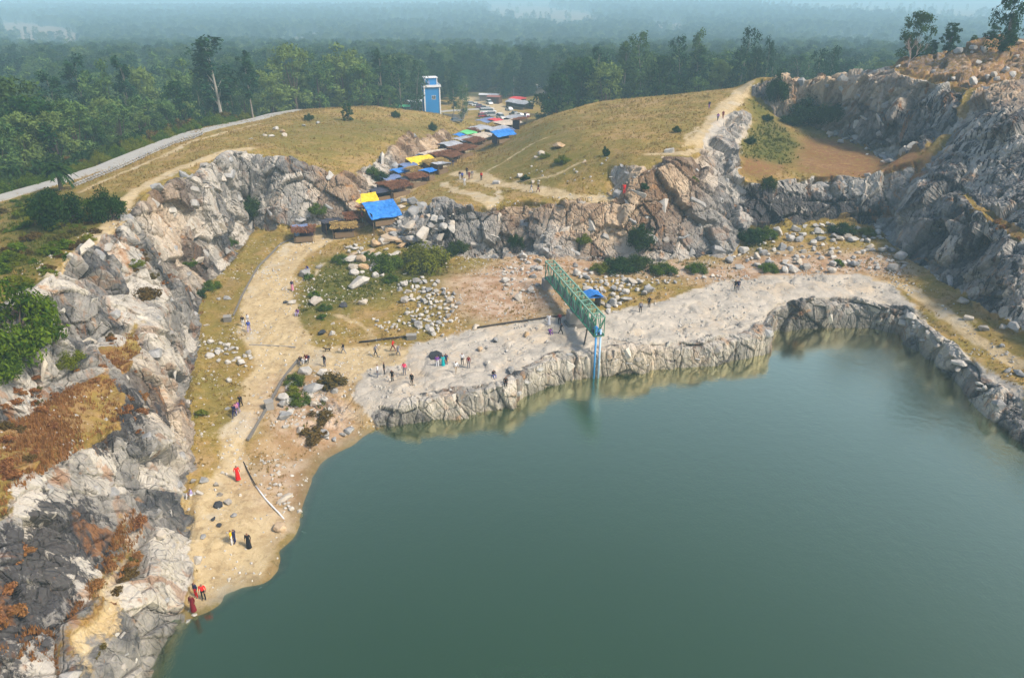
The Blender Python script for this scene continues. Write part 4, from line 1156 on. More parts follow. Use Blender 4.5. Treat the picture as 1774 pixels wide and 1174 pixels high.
# russet bushes on the ledges of the left cliff and the right wall
for poly, n, where in (([(90,600),(190,580),(240,640),(180,665),(60,655)], 16, 'on the middle bench of the left cliff'), ([(0,670),(80,672),(130,720),(90,785),(0,850)], 22, 'on the near left ledge above the spur'), ([(220,430),(295,445),(310,478),(250,510)], 12, 'in the cleft of the left cliff'), ([(110,1100),(190,970),(240,900),(245,960),(200,1060),(150,1174)], 16, 'beside the spur path'), ([(1660,340),(1774,405),(1774,430),(1690,372)], 12, 'on the ledge of the right wall'), ([(10,880),(60,930),(40,1080),(0,1100)], 8, 'in the dark hollow of the near spur'), ([(210,690),(245,670),(255,750),(225,780)], 7, 'in the rusty gully below the left bench')):
    xs_ = [c[0] for c in poly]; ys_ = [c[1] for c in poly]; k = 0
    while k < n:
        a_x, a_y = rnd.uniform(min(xs_), max(xs_)), rnd.uniform(min(ys_), max(ys_))
        if not inpoly(poly, np.array([a_x]), np.array([a_y]))[0]: continue
        k += 1
        p = hit(a_x, a_y)
        rad = rnd.uniform(0.35, 0.85)
        pr = SHRED[rnd.randrange(2)] if rnd.random() < 0.8 else SHX[rnd.randrange(2)]
        r = empty('bush', (p[0], p[1], p[2] - 0.08), rnd.random() * 6.28, (rad, rad, rad * 0.8), ('broad' if rad > 0.65 else 'small') + ' russet dry bush ' + where, 'bush', 'russet bushes on the ledges')
        part('stem', pr[0], r); part('foliage', pr[1], r)
# forest: candidates on a jittered grid over the plain; the ones that show largest are trees of their own, the far ones one mass
def forest_points():
    rng = np.random.default_rng(77)
    out = []
    for y0, y1, st in ((120, 420, 6.6), (420, 900, 7.8), (900, 1700, 10.5), (1700, 3000, 17.0)):
        ys = np.arange(y0, y1, st)
        for y in ys:
            w = 0.80 * y + 60
            xs = np.arange(-w, w, st)
            out.append(np.stack([xs + rng.uniform(-0.5, 0.5, len(xs)) * st, np.full(len(xs), y) + rng.uniform(-0.5, 0.5, len(xs)) * st], 1))
    P = np.concatenate(out)
    x, y = P[:, 0], P[:, 1]
    q = np.array([(c[0], c[1]) for c in ROAD])
    rx = np.interp(y, q[:8, 1], q[:8, 0])
    near = (x > X0) & (x < X1) & (y < Y1)
    z = hgt(x, y)
    ok = np.ones(len(P), bool)
    slope_ok = sample(SLOPE, x, y) < 0.55
    left = (x < rx - 13) & (y < 250)
    back = (y > 228) & (x < 150)
    ok &= np.where(near, (left | back) & slope_ok, y > 230)
    ok &= ~((y < 236) & (x > rx - 13) & near & ~((x > 0) & (y > 222)))
    # clearings: road end, parking lot, stalls, yard round the blue building
    for cx, cy2, r in ((-8, 285, 26), (-2, 262, 20), (4, 300, 24), (-24, 292, 18), (-14, 330, 12), (-6, 350, 10), (-30, 283, 15), (-29, 264, 13), (-28, 248, 12), (-26, 300, 10), (-62, 235, 8), (-56, 250, 8), (-50, 265, 8), (-44, 278, 8), (-12, 240, 26), (8, 320, 10), (22, 330, 12)):
        ok &= np.hypot(x - cx, y - cy2) > r
    stay = rng.random(len(x)) < 0.13
    for poly in FIELD_POLYS:
        px_ = np.array(poly); c = px_.mean(0)
        ok &= stay | ~inpoly([tuple(c + (p - c) * 1.08) for p in px_], x, y)
    dens = vnoise(np.stack([x * 0.010, y * 0.006, 0 * x], 1), 9) + 0.5 * vnoise(np.stack([x * 0.04, y * 0.03, 0 * x], 1), 10)
    ok &= dens > np.where(y > 420, -0.42, -0.75)
    P = P[ok]; z = z[ok]
    for tx, ty in TREES:
        pass
    d = np.min(np.hypot(P[:, None, 0] - np.array(TREES)[None, :, 0], P[:, None, 1] - np.array(TREES)[None, :, 1]), axis=1)
    k = d > 2.5
    return P[k], z[k], rng
FP, FZ, frng = forest_points()
hh = np.where(frng.random(len(FP)) < 0.62, frng.uniform(13, 20, len(FP)), frng.uniform(9, 14, len(FP)))
hh = np.where((FP[:, 1] < 260) & (FP[:, 0] < -60), hh * 0.75, hh)
px, py, dp = project(np.stack([FP[:, 0], FP[:, 1], FZ + hh], 1))
pxb, pyb, _ = project(np.stack([FP[:, 0], FP[:, 1], FZ], 1))
openf = np.ones(len(FP), bool)
stay = frng.random(len(FP)) < 0.13
for poly in FIELDS:
    c = np.array(poly, float).mean(0)
    for t in (0.0, 0.35, 0.7):
        openf &= stay | ~inpoly(poly, px, py * (1 - t) + pyb * t)
inframe = openf & (px > -60) & (px < IW + 60) & (py > -60)
FP, FZ, hh, dp = FP[inframe], FZ[inframe], hh[inframe], dp[inframe]
def sees(x, y, z):
    t = np.linspace(0.05, 0.985, 160)
    return bool(np.all(CAM_Z + (z - CAM_Z) * t > hgt(x * t, y * t) - 0.3))
order = np.argsort(dp)
single, dropped = [], set()
for i in order:
    if len(single) >= 300 - len(TREES): break
    if FP[i, 1] < 420:
        if sees(FP[i, 0], FP[i, 1], FZ[i] + hh[i] * 0.8): single.append(i)
        else: dropped.add(i)
    else: single.append(i)
WORDS = ['dense dark tree in the belt of woodland beyond the road', 'pale green tree in the belt of woodland beyond the road', 'slender dark tree in the woodland behind the quarry hills', 'round tree in the woodland behind the quarry hills']
for i in single:
    x, y = FP[i]
    tall = hh[i] > 13.2
    leftside = x < -60
    u = rnd.random()
    if tall and u < 0.6: pr, bh, nm, w = EUC[rnd.randrange(5)], 24.0, 'eucalyptus_tree', 1.45
    elif u < 0.8: pr, bh, nm, w = BRDL[rnd.randrange(2)], 17.0, 'broadleaf_tree', 1.1
    else: pr, bh, nm, w = BRD[rnd.randrange(3)], 14.0, 'broadleaf_tree', 1.05
    pxx = float(project(np.array([x, y, FZ[i]]))[0])
    kindw = 'pale green tree' if pr in BRDL else ('slender dark tree' if nm[0] == 'e' else 'round dark tree')
    lab = row_word(y, hh[i] > 15) + kindw + ' ' + sector(pxx)
    plant_tree(nm, pr, bh, x, y, hh[i], lab, 'woodland trees on the plain', w)
rest = [i for i in order if i not in set(single) and i not in dropped]
def forest_mass(idx):
    """the far wood: crowns set on points, one object"""
    P = np.stack([FP[idx, 0], FP[idx, 1], FZ[idx] - 0.2], 1)
    me = bpy.data.meshes.new('forest')
    me.vertices.add(len(P)); me.vertices.foreach_set('co', np.ascontiguousarray(P, np.float32).ravel())
    a = me.attributes.new('height', 'FLOAT', 'POINT'); a.data.foreach_set('value', hh[idx].astype(np.float32) * np.where(FP[idx, 1] > 1700, 1.25, 1.0).astype(np.float32))
    k = me.attributes.new('pick', 'INT', 'POINT'); k.data.foreach_set('value', np.random.default_rng(5).integers(0, 5, len(P)).astype(np.int32))
    o = link('forest', me, kind='stuff', label='hazy woodland covering the plain to the horizon')
    ng = bpy.data.node_groups.new('forest', 'GeometryNodeTree')
    ng.interface.new_socket('Geometry', in_out='INPUT', socket_type='NodeSocketGeometry')
    ng.interface.new_socket('Geometry', in_out='OUTPUT', socket_type='NodeSocketGeometry')
    N, L = ng.nodes, ng.links
    gi, go = N.new('NodeGroupInput'), N.new('NodeGroupOutput')
    join = N.new('GeometryNodeJoinGeometry')
    at_p = N.new('GeometryNodeInputNamedAttribute'); at_p.data_type = 'INT'; at_p.inputs['Name'].default_value = 'pick'
    at_h = N.new('GeometryNodeInputNamedAttribute'); at_h.data_type = 'FLOAT'; at_h.inputs['Name'].default_value = 'height'
    rz = N.new('FunctionNodeRandomValue'); rz.data_type = 'FLOAT_VECTOR'
    rz.inputs[0].default_value = (0, 0, 0); rz.inputs[1].default_value = (0, 0, 6.28)
    protos = [(EUC[0], 24.0, 1.5), (EUC[2], 24.0, 1.5), (EUC[3], 24.0, 1.7), (BRDL[0], 17.0, 1.15), (BRD[1], 14.0, 1.05)]
    for i, (pr, bh, w) in enumerate(protos):
        src = next(ob for ob in COL.objects if ob.data == pr[1])
        oi = N.new('GeometryNodeObjectInfo'); oi.transform_space = 'ORIGINAL'; oi.inputs['Object'].default_value = src
        cmp_ = N.new('FunctionNodeCompare'); cmp_.data_type = 'INT'; cmp_.operation = 'EQUAL'
        L.new(at_p.outputs['Attribute'], cmp_.inputs[2]); cmp_.inputs[3].default_value = i
        iop = N.new('GeometryNodeInstanceOnPoints')
        L.new(gi.outputs[0], iop.inputs['Points']); L.new(cmp_.outputs[0], iop.inputs['Selection']); L.new(oi.outputs['Geometry'], iop.inputs['Instance'])
        L.new(rz.outputs[0], iop.inputs['Rotation'])
        mz = N.new('ShaderNodeMath'); mz.operation = 'DIVIDE'; L.new(at_h.outputs['Attribute'], mz.inputs[0]); mz.inputs[1].default_value = bh
        mx = N.new('ShaderNodeMath'); mx.operation = 'MULTIPLY'; L.new(mz.outputs[0], mx.inputs[0]); mx.inputs[1].default_value = w
        cb = N.new('ShaderNodeCombineXYZ'); L.new(mx.outputs[0], cb.inputs[0]); L.new(mx.outputs[0], cb.inputs[1]); L.new(mz.outputs[0], cb.inputs[2])
        L.new(cb.outputs[0], iop.inputs['Scale'])
        L.new(iop.outputs[0], join.inputs[0])
    L.new(join.outputs[0], go.inputs[0])
    md = o.modifiers.new('forest', 'NODES'); md.node_group = ng
    return o
forest_mass(np.array(rest))
print('trees', len(single), 'mass', len(rest), time.time() - T0)

# ground cover: tufts of dry, green and russet grass, one mesh each
def tufts(name, mat, mask, n, hgt_m, seed, label, rockmax=0.45, region=(-80, 100, 30, 240), blades=7, wide=0.5):
    rng = np.random.default_rng(seed)
    x = rng.uniform(region[0], region[1], n * 12); y = region[2] + (region[3] - region[2]) * rng.random(n * 12) ** 1.4
    m = sample(mask, x, y) * (sample(ROCK, x, y) < rockmax) * (1 - np.clip(1.3 * sample(SAND, x, y), 0, 1)) * (1 - np.clip(1.2 * sample(WHITE, x, y), 0, 1)) * (sample(H, x, y) > 0.35)
    clump = 0.5 + 0.5 * vnoise(np.stack([x * 0.35, y * 0.35, 0 * x], 1), seed)
    k = np.nonzero(rng.random(len(x)) < m * clump)[0]
    px, py, _ = project(np.stack([x, y, sample(H, x, y)], 1))
    k = k[(px[k] > -60) & (px[k] < IW + 60) & (py[k] < IH + 60)][:n]
    x, y = x[k], y[k]; z = sample(H, x, y)
    N_ = len(x)
    dist = np.hypot(x, y)
    sc = hgt_m * (0.6 + 0.8 * rng.random(N_)) * (0.75 + dist / 420)
    V = np.zeros((N_, blades, 3, 3)); 
    for b in range(blades):
        a = rng.random(N_) * 6.28
        rr = wide * sc * rng.random(N_)
        bx, by = x + rr * np.cos(a), y + rr * np.sin(a)
        w = 0.16 * sc
        t = rng.random(N_) * 6.28
        lean = sc * 0.55
        V[:, b, 0] = np.stack([bx - w * np.cos(t), by - w * np.sin(t), z - 0.08], 1)
        V[:, b, 1] = np.stack([bx + w * np.cos(t), by + w * np.sin(t), z - 0.08], 1)
        V[:, b, 2] = np.stack([bx + lean * np.cos(a) * rng.random(N_), by + lean * np.sin(a) * rng.random(N_), z + sc * (0.6 + 0.6 * rng.random(N_))], 1)
    V = V.reshape(-1, 3)
    me = mesh_np(name, V, np.arange(len(V)).reshape(-1, 3), [mat], smooth=False)
    return link(name, me, kind='stuff', label=label)
ONE = np.ones(H.shape)
tufts('dry_grass', LEAF_DRY, ONE * 0.5 * (1 - np.clip(GREEN + RED, 0, 1)), 26000, 0.24, 3, 'dry straw coloured grass tufts on the slopes')
tufts('green_grass', LEAF_GREENB, np.clip(GREEN * 2 - 1, 0, 1), 18000, 0.34, 4, 'yellow green grass and weeds on the shaded slopes')
tufts('russet_grass', LEAF_REDDRY, np.clip(RED * 1.2, 0, 1), 20000, 0.34, 5, 'russet dry scrub on the ledges', 0.75, region=(-62, -18, 30, 130))
print('plants', time.time() - T0)
# ------------------------------------------------------------------ boulders and blocks
def stone_mat(name, a, b_, c_, dark=0.0):
    b = NB(name)
    tc = b.n('ShaderNodeTexCoord').outputs['Object']
    oi = b.n('ShaderNodeObjectInfo')
    pos = b.n('ShaderNodeNewGeometry').outputs['Position']
    n = b.noise(0.9, 5, 0.65, pos, 0.5)
    f = b.noise(6.0, 4, 0.7, pos)
    c = b.mix(b.ramp(n, 0.3, 0.7), a, b_)
    c = b.mix(b.math('MULTIPLY', b.ramp(oi.outputs['Random'], 0.4, 1.0), 0.6), c, c_)
    c = b.mix(b.math('MULTIPLY', b.ramp(f, 0.52, 0.75), 0.5), c, tuple(v * 0.35 for v in a))
    h = b.math('ADD', b.math('MULTIPLY', n, 0.7), b.math('MULTIPLY', f, 0.3))
    return b.done(b.bsdf(c, 0.92, 0.15, h, 0.8, 0.22))
STONE_PALE = stone_mat('stone_pale', (0.56, 0.52, 0.45), (0.36, 0.345, 0.32), (0.46, 0.38, 0.28))
STONE_GREY = stone_mat('stone_grey', (0.40, 0.39, 0.37), (0.22, 0.22, 0.22), (0.34, 0.29, 0.23))
STONE_TAN = stone_mat('stone_tan', (0.52, 0.38, 0.23), (0.38, 0.24, 0.12), (0.45, 0.38, 0.30))
STONE_DARK = stone_mat('stone_dark', (0.050, 0.052, 0.060), (0.028, 0.030, 0.036), (0.08, 0.08, 0.085))
def stone(seed, sx, sy, sz, npts=16, boxy=0.0, bev=0.05):
    """an angular broken stone: convex hull of jittered points with softened edges, base near z = 0"""
    rng = random.Random(seed)
    bm = bmesh.new()
    for i in range(npts):
        v = Vector((rng.gauss(0, 1), rng.gauss(0, 1), rng.gauss(0, 1)))
        v.normalize()
        if boxy:
            m = max(abs(c) for c in v)
            v = v.lerp(v / m * 0.85, boxy)
        v *= rng.uniform(0.86, 1.0)
        bm.verts.new((v.x * sx, v.y * sy, v.z * sz))
    r = bmesh.ops.convex_hull(bm, input=bm.verts)
    bmesh.ops.delete(bm, geom=list({e for e in r['geom_interior'] + r['geom_unused'] if isinstance(e, bmesh.types.BMVert)}), context='VERTS')
    bmesh.ops.dissolve_limit(bm, angle_limit=R(14), verts=bm.verts, edges=bm.edges)
    bmesh.ops.bevel(bm, geom=bm.edges[:], offset=bev, segments=1, affect='EDGES', clamp_overlap=True)
    bmesh.ops.triangulate(bm, faces=bm.faces)
    me = bpy.data.meshes.new('stone')
    bm.to_mesh(me); bm.free()
    return me
def variants(mat, base, specs):
    out = []
    for i, (sx, sy, sz, n, bx) in enumerate(specs):
        me = stone(base + i, sx, sy, sz, n, bx)
        me.materials.append(mat)
        out.append(me)
    return out
SPEC = [(1, 0.8, 0.7, 15, 0.3), (1, 0.9, 0.6, 18, 0.5), (1.1, 0.7, 0.8, 14, 0.2), (1, 1, 0.8, 22, 0.3), (1.25, 0.75, 0.5, 16, 0.7), (0.9, 0.85, 0.95, 16, 0.4), (1.3, 0.8, 0.4, 14, 0.6), (1.0, 0.7, 0.65, 20, 0.1)]
B_PALE, B_GREY, B_TAN, B_DARK = variants(STONE_PALE, 100, SPEC), variants(STONE_GREY, 200, SPEC), variants(STONE_TAN, 300, SPEC), variants(STONE_DARK, 400, SPEC[:4])
SLAB = variants(STONE_PALE, 500, [(1.5, 0.8, 0.55, 18, 0.45), (1.4, 0.9, 0.45, 16, 0.5), (1.6, 0.75, 0.6, 20, 0.4)])
SLABT = variants(STONE_TAN, 520, [(1.5, 0.85, 0.5, 18, 0.5), (1.4, 1.0, 0.45, 16, 0.6)])
rs = random.Random(11)
def boulder(px, py, wpx, mesh, label, group, rz=None, tilt=0.25, sink=0.3, sz=1.0):
    p = hit(px, py + wpx * 0.2)
    dist = math.sqrt(p[0] ** 2 + p[1] ** 2 + (CAM_Z - p[2]) ** 2)
    rad = max(0.18, 0.5 * wpx * dist / FPX)
    q = np.array([p[0], p[1], p[2] + rad * (0.62 - sink) * 0.8])
    STONES.append((wpx + (100 if group is None else 0), mesh, q, (rad, rad, rad * sz), (rs.uniform(-tilt, tilt), rs.uniform(-tilt, tilt), rs.uniform(0, 6.28) if rz is None else rz), label, group))
STONES = []
def place_stones():
    STONES.sort(key=lambda t: -t[0])
    for _, mesh, q, sc, ro, label, group in STONES[:300]:
        o = link('boulder', mesh, label=label, cat='boulder', group=group)
        o.location, o.scale, o.rotation_euler = q, sc, ro
    V, F, b = [], [], 0
    for _, mesh, q, sc, ro, label, group in STONES[300:]:
        M = Matrix.LocRotScale(Vector(q), __import__('mathutils').Euler(ro), Vector(sc))
        V += [tuple(M @ v.co) for v in mesh.vertices]
        F += [tuple(b + i for i in p.vertices) for p in mesh.polygons]
        b = len(V)
    me = bpy.data.meshes.new('rubble'); me.from_pydata(V, [], F); me.materials.append(STONE_PALE)
    link('rubble', me, kind='stuff', label='smallest broken stones lying between the boulders')
ch = lambda L: L[rs.randrange(len(L))]
# the ones that can be picked out singly
for px, py, w, L, lab, kw in [
    (755,615,27,B_DARK,'black wet looking boulder standing on the pale rock shelf',{}), (772,623,18,B_TAN,'brown flat stone leaning behind the black boulder',{}),
    (716,388,34,SLAB,'long white slab lying at the edge of the shrubs',{'rz':1.1,'tilt':0.3}), (624,485,38,SLAB,'long white leaning slab in the middle of the rubble slope',{'rz':1.0,'tilt':0.4}), (640,436,24,SLABT,'square tan slab among the leaning blocks',{}), (612,440,20,B_TAN,'rusty tan block left of the square slab',{}), (680,410,34,SLABT,'broad tan slab on top of the block pile under the stalls',{}), (712,412,30,SLAB,'grey plank shaped slab propped beside the bushes',{'rz':-0.6,'tilt':0.3}), (695,385,20,B_PALE,'upright pale block in the pile below the blue tarp',{}),
    (530,472,24,B_GREY,'grey rounded boulder a visitor in blue sits on',{}), (554,461,15,B_GREY,'dark grey boulder above the flat seat boulder',{}), (548,518,26,SLAB,'pale flat boulder beside the small bushes',{'tilt':0.1}), (505,522,16,B_PALE,'pale boulder at the right edge of the track bend',{}), (495,523,10,B_DARK,'dark stone at the right edge of the track bend',{}), (629,522,22,B_PALE,'white capped boulder in the grass hollow',{}), (595,528,16,B_DARK,'dark blue grey boulder in the grass hollow',{}), (558,575,17,B_DARK,'black boulder at the foot of the grassy mound',{}), (575,577,14,B_PALE,'cream boulder at the foot of the grassy mound',{}), (577,560,9,B_PALE,'upright pale stone on the grassy mound',{}),
    (529,640,30,B_PALE,'white boulder a visitor in red sits on',{}), (558,643,20,B_PALE,'white boulder beside the brownish bush',{}), (502,665,22,B_PALE,'white boulder behind the low path wall',{}), (545,668,36,B_GREY,'big sloping grey boulder below the seat boulder',{}), (543,697,18,B_PALE,'tall pale boulder among the shore shrubs',{}), (563,690,13,B_PALE,'pale boulder right of the tall one in the shore shrubs',{}), (503,713,16,B_PALE,'cream boulder below the concrete post',{}), (570,722,14,B_PALE,'slender white stone near the water corner',{}),
    (364,615,18,B_PALE,'pale block set apart on the dry strip by the track',{}), (397,657,14,B_PALE,'pale boulder lowest of the heap beside the track',{}), (394,706,10,B_GREY,'lone grey stone beside the walking group',{}),
    (486,911,26,B_TAN,'pinkish rounded boulder at the beach edge',{}), (493,862,22,SLAB,'pale jagged slab on the stony beach',{}), (378,873,16,B_DARK,'black boulder on the beach sand',{}), (369,897,12,B_DARK,'small black stone on the beach sand',{}), (380,908,9,B_DARK,'smallest black stone on the beach sand',{}), (395,868,15,B_GREY,'grey stone right of the black boulder',{}), (405,891,12,B_GREY,'smooth grey stone above the yellow jacket visitor',{}), (354,830,20,B_GREY,'grey boulder against the cliff foot',{}), (335,831,12,B_GREY,'small dark grey boulder against the cliff foot',{}), (346,852,14,B_PALE,'pale boulder beside the seated visitor',{}), (375,838,10,B_GREY,'grey stone on the sandy track',{}), (382,854,13,B_GREY,'flat grey stone above the black boulder',{}), (343,969,18,B_PALE,'rounded white boulder near the lower sand hollow',{}), (352,928,12,B_GREY,'half buried grey stone below the white cliff',{}), (320,985,22,B_GREY,'flat grey boulder at the foot of the white cliff',{}), (304,1043,10,B_PALE,'white stone at the lower shore',{}), (337,1063,12,B_PALE,'flat stone at the waterline under a visitor',{'sz':0.5}), (326,1074,10,B_GREY,'grey stone half in the water',{}), (451,1017,6,B_PALE,'small white stone at the tip of the sand spit',{}), (278,925,20,B_PALE,'smooth white boulder on the near spur',{}), (250,1016,14,B_PALE,'white block on the near spur path',{}), (107,1143,16,B_PALE,'white stone at the lower end of the spur path',{}), (198,1100,18,B_PALE,'pale block beside the spur path',{}), (175,1155,14,B_PALE,'pale block lowest beside the spur path',{}),
    (824,565,16,B_PALE,'pale boulder left of the pipe on the shelf',{}), (832,603,12,B_TAN,'brown stone on the pale shelf',{}), (843,600,9,B_GREY,'small grey stone beside the brown one on the shelf',{}), (858,586,15,B_GREY,'flat grey stone on the pale shelf',{}), (845,627,13,B_PALE,'pale stone near the seated visitor in blue',{}), (886,640,20,B_GREY,'grey boulder above the rock step at the lake',{}), (912,577,17,B_TAN,'brown boulder near the white dressed visitor',{}),
    (1160,260,20,B_PALE,'white block on the brow of the grassy dome',{}), (1148,272,8,B_TAN,'tan stone below the white block on the dome',{}), (968,250,24,SLABT,'flat brown slab sticking out of the dome slope',{'tilt':0.15}), (938,265,16,B_PALE,'upright pale slab on the dome slope',{}), (928,272,12,B_GREY,'dark stone beside the upright slab',{}), (1012,280,9,B_TAN,'tan boulder on the dome front',{}), (900,303,14,B_PALE,'pale boulder where the path meets the dome',{}), (923,315,9,B_PALE,'small pale boulder above the path',{}), (1076,286,12,B_GREY,'grey boulder left of the orange blocks',{}), (1055,335,12,B_TAN,'tan boulder by the visitor in red on the ledge',{}), (860,315,16,B_PALE,'pale slab beside the crowd on the ledge',{}),
    (478,222,13,B_PALE,'largest stone in the heap on the left hill',{}), (490,227,12,B_TAN,'tan stone in the heap on the left hill',{}), (470,235,13,B_PALE,'flat pale stone in the heap on the left hill',{}), (493,234,11,B_PALE,'lower pale stone in the heap on the left hill',{}), (459,234,9,B_PALE,'leftmost stone in the heap on the left hill',{}), (551,212,11,B_GREY,'grey stone near the crest of the left hill',{}), (527,217,9,B_GREY,'small grey stone near the crest of the left hill',{}), (435,240,8,B_PALE,'small pale stone below the heap on the left hill',{}),
    (1667,520,20,B_PALE,'pale slab at the foot of the right wall',{}), (1678,550,16,B_PALE,'white slab below the right wall beside the grass track',{}), (1705,567,18,B_GREY,'flat slab on the green strip by the right wall',{}), (1738,565,16,B_PALE,'white slab on the green strip near the right border',{}), (1745,640,14,B_GREY,'grey stone beside the grass track near the right border',{}), (1765,645,20,B_GREY,'dark flat stone at the right border',{}), (1735,598,9,B_GREY,'small stone on the green strip',{}), (395,515,14,B_GREY,'grey stone on the slope above the kerb',{}), (378,517,9,B_GREY,'small upright stone on the slope above the kerb',{}), (358,562,10,B_PALE,'pale stone on the dry slope under the left cliff',{})]:
    boulder(px, py, w, ch(L), lab, None, **kw)
# heaps
def heap(n, poly, smin, smax, lists, label, group, sz=1.0):
    xs = [c[0] for c in poly]; ys = [c[1] for c in poly]
    pl = []
    tries = 0
    while len(pl) < n and tries < 9000:
        tries += 1
        px, py = rs.uniform(min(xs), max(xs)), rs.uniform(min(ys), max(ys))
        if not inpoly(poly, np.array([px]), np.array([py]))[0]: continue
        w = smin + (smax - smin) * rs.random() ** 2.0
        if any((px - a) ** 2 + ((py - b) * 1.5) ** 2 < (0.33 * (w + c)) ** 2 for a, b, c in pl): continue
        pl.append((px, py, w))
    for px, py, w in pl:
        f = (px - min(xs)) / (max(xs) - min(xs)); g_ = (py - min(ys)) / (max(ys) - min(ys))
        m = ch(ch(lists))
        lab = ('big ' if w > smin + 0.55 * (smax - smin) else 'mid sized ' if w > smin + 0.2 * (smax - smin) else 'small ') + label + (', back ' if g_ < 0.4 else ', middle ' if g_ < 0.7 else ', front ') + ('left' if f < 0.3 else 'centre' if f < 0.68 else 'right')
        boulder(px, py, w, m, lab, group, sz=sz, sink=rs.uniform(-0.1, 0.4))
heap(87, [(690,490),(740,475),(800,515),(790,560),(740,575),(700,540)], 8, 19, [B_PALE, B_GREY], 'grey boulder in the rubble field at the centre of the floor', 'boulders in the central rubble field')
heap(26, [(640,545),(760,548),(770,580),(650,572)], 6, 12, [B_PALE, B_GREY], 'stone along the lower edge of the central rubble field', 'boulders in the central rubble field')
heap(30, [(600,425),(650,415),(690,440),(660,480),(610,470)], 10, 24, [B_PALE, B_TAN, SLAB], 'leaning angular block on the slope under the stalls', 'angular blocks under the stalls')
heap(19, [(650,385),(690,375),(720,400),(700,425),(660,420)], 14, 28, [B_GREY, B_PALE, SLABT], 'block in the pile below the blue tarp', 'angular blocks under the stalls')
heap(28, [(690,345),(760,352),(790,395),(740,420),(700,395)], 16, 36, [B_GREY, B_PALE], 'grey block wedged in the slope right of the blue tarp', 'blocks beside the blue tarp')
heap(34, [(868,470),(900,440),(938,445),(930,515),(880,515)], 7, 20, [B_PALE, B_GREY], 'boulder in the small heap left of the truss bridge', 'boulders left of the truss bridge')
heap(57, [(985,455),(1040,475),(1100,480),(1140,500),(1090,520),(1060,545),(1030,520)], 9, 23, [B_PALE, B_GREY, B_PALE], 'pale boulder in the heap right of the truss bridge', 'boulders right of the truss bridge')
heap(19, [(1120,470),(1240,468),(1260,482),(1130,492)], 6, 11, [B_PALE, B_GREY], 'stone strewn along the cliff foot thicket', 'stones along the cliff foot')
heap(114, [(1255,450),(1330,400),(1420,385),(1520,390),(1560,440),(1570,462),(1420,470),(1300,470)], 8, 24, [B_PALE, B_PALE, B_GREY], 'pale boulder in the rubble below the dark alcove wall', 'boulders below the alcove')
heap(22, [(360,588),(400,598),(440,612),(430,634),(380,628)], 9, 16, [B_PALE, B_GREY], 'boulder in the heap beside the left side of the track', 'boulder heap beside the track')
heap(12, [(485,640),(600,680),(640,745),(560,770),(490,740)], 14, 30, [B_PALE, B_GREY], 'angular boulder on the rocky bank below the path kerb', 'boulders below the path kerb')
heap(26, [(490,700),(560,690),(620,740),(560,770),(490,740)], 6, 13, [B_PALE, B_TAN], 'stone strewn in the shore shrubs at the water corner', 'stones at the water corner')
heap(26, [(450,800),(520,790),(520,900),(470,880)], 5, 11, [B_PALE, B_GREY], 'stone on the stony part of the beach', 'stones on the beach')
heap(12, [(1545,535),(1590,545),(1640,590),(1600,590),(1560,560)], 10, 20, [SLAB, B_PALE], 'loose flat slab on the right bank of the inlet', 'slabs on the right bank')
heap(8, [(1630,600),(1700,660),(1774,720),(1740,720),(1660,660)], 10, 20, [SLAB, B_PALE], 'pale slab on the low bank along the right shore', 'slabs on the right bank')
heap(22, [(860,300),(960,260),(1080,275),(1060,320),(900,320)], 4, 8, [B_PALE, B_TAN], 'stone scattered on the front slope of the dome', 'stones on the dome')
heap(24, [(1450,130),(1560,112),(1700,80),(1774,66),(1774,140),(1690,150),(1560,138)], 6, 16, [B_TAN, B_PALE], 'stone on the brown hilltop above the right wall', 'stones on the hilltop')
heap(22, [(1400,225),(1480,215),(1560,265),(1540,285),(1440,240)], 6, 16, [B_PALE, B_GREY], 'fallen stone on the upper bench below the back wall', 'stones on the upper bench')
print('boulders', len(STONES))
place_stones()

# proud blocks of the rock faces: pieces of the terrain
BLOCK = []
for i in range(10):
    sp = [(1.0, 0.8, 0.6, 12, 0.95), (1.3, 0.8, 0.45, 12, 0.9), (0.9, 0.9, 0.8, 14, 0.85), (1.5, 0.7, 0.5, 14, 0.95), (0.8, 0.7, 1.1, 12, 0.9)][i % 5]
    me = stone(700 + i, *sp, bev=0.03)
    me.materials.append([STONE_GREY, STONE_PALE, STONE_GREY, STONE_GREY, STONE_PALE][i % 5])
    BLOCK.append(me)
def face_blocks(n):
    rng = np.random.default_rng(19)
    px, py, dp_ = project(TP)
    rng_d = np.sqrt(TP[:, 0] ** 2 + TP[:, 1] ** 2 + (TP[:, 2] - CAM_Z) ** 2)
    facing = (TN[:, 0] * -TP[:, 0] + TN[:, 1] * -TP[:, 1] + TN[:, 2] * (CAM_Z - TP[:, 2])) > 0
    dk = sample(DARK, TP[:, 0], TP[:, 1])
    k = np.nonzero((TRK > 0.55) & (px > 0) & (px < IW) & (py > 60) & (py < IH) & facing & (TP[:, 2] > 1.0) & (dk < 0.4))[0]
    k = rng.permutation(k)
    got = []
    for i in k:
        if len(got) >= n: break
        if got and min((px[i] - px[j]) ** 2 + (py[i] - py[j]) ** 2 for j in got) < 17 ** 2: continue
        got.append(i)
    for i in got:
        s = rng.uniform(0.6, 1.5) * (1.0 if TP[i, 2] > 5 else 0.65) * min(1.3, rng_d[i] / 90)
        o = part('rock_block', BLOCK[rng.integers(0, 10)], terrain)
        nv = Vector(TN[i])
        q = nv.to_track_quat('Y', 'Z')
        e = q.to_euler()
        o.location = Vector(TP[i]) - nv * s * 0.34
        o.rotation_euler = (e.x + rng.normal() * 0.2, e.y + rng.normal() * 0.25 - 0.3, e.z + rng.normal() * 0.25)
        o.scale = (s, s * 0.9, s)
face_blocks(290)
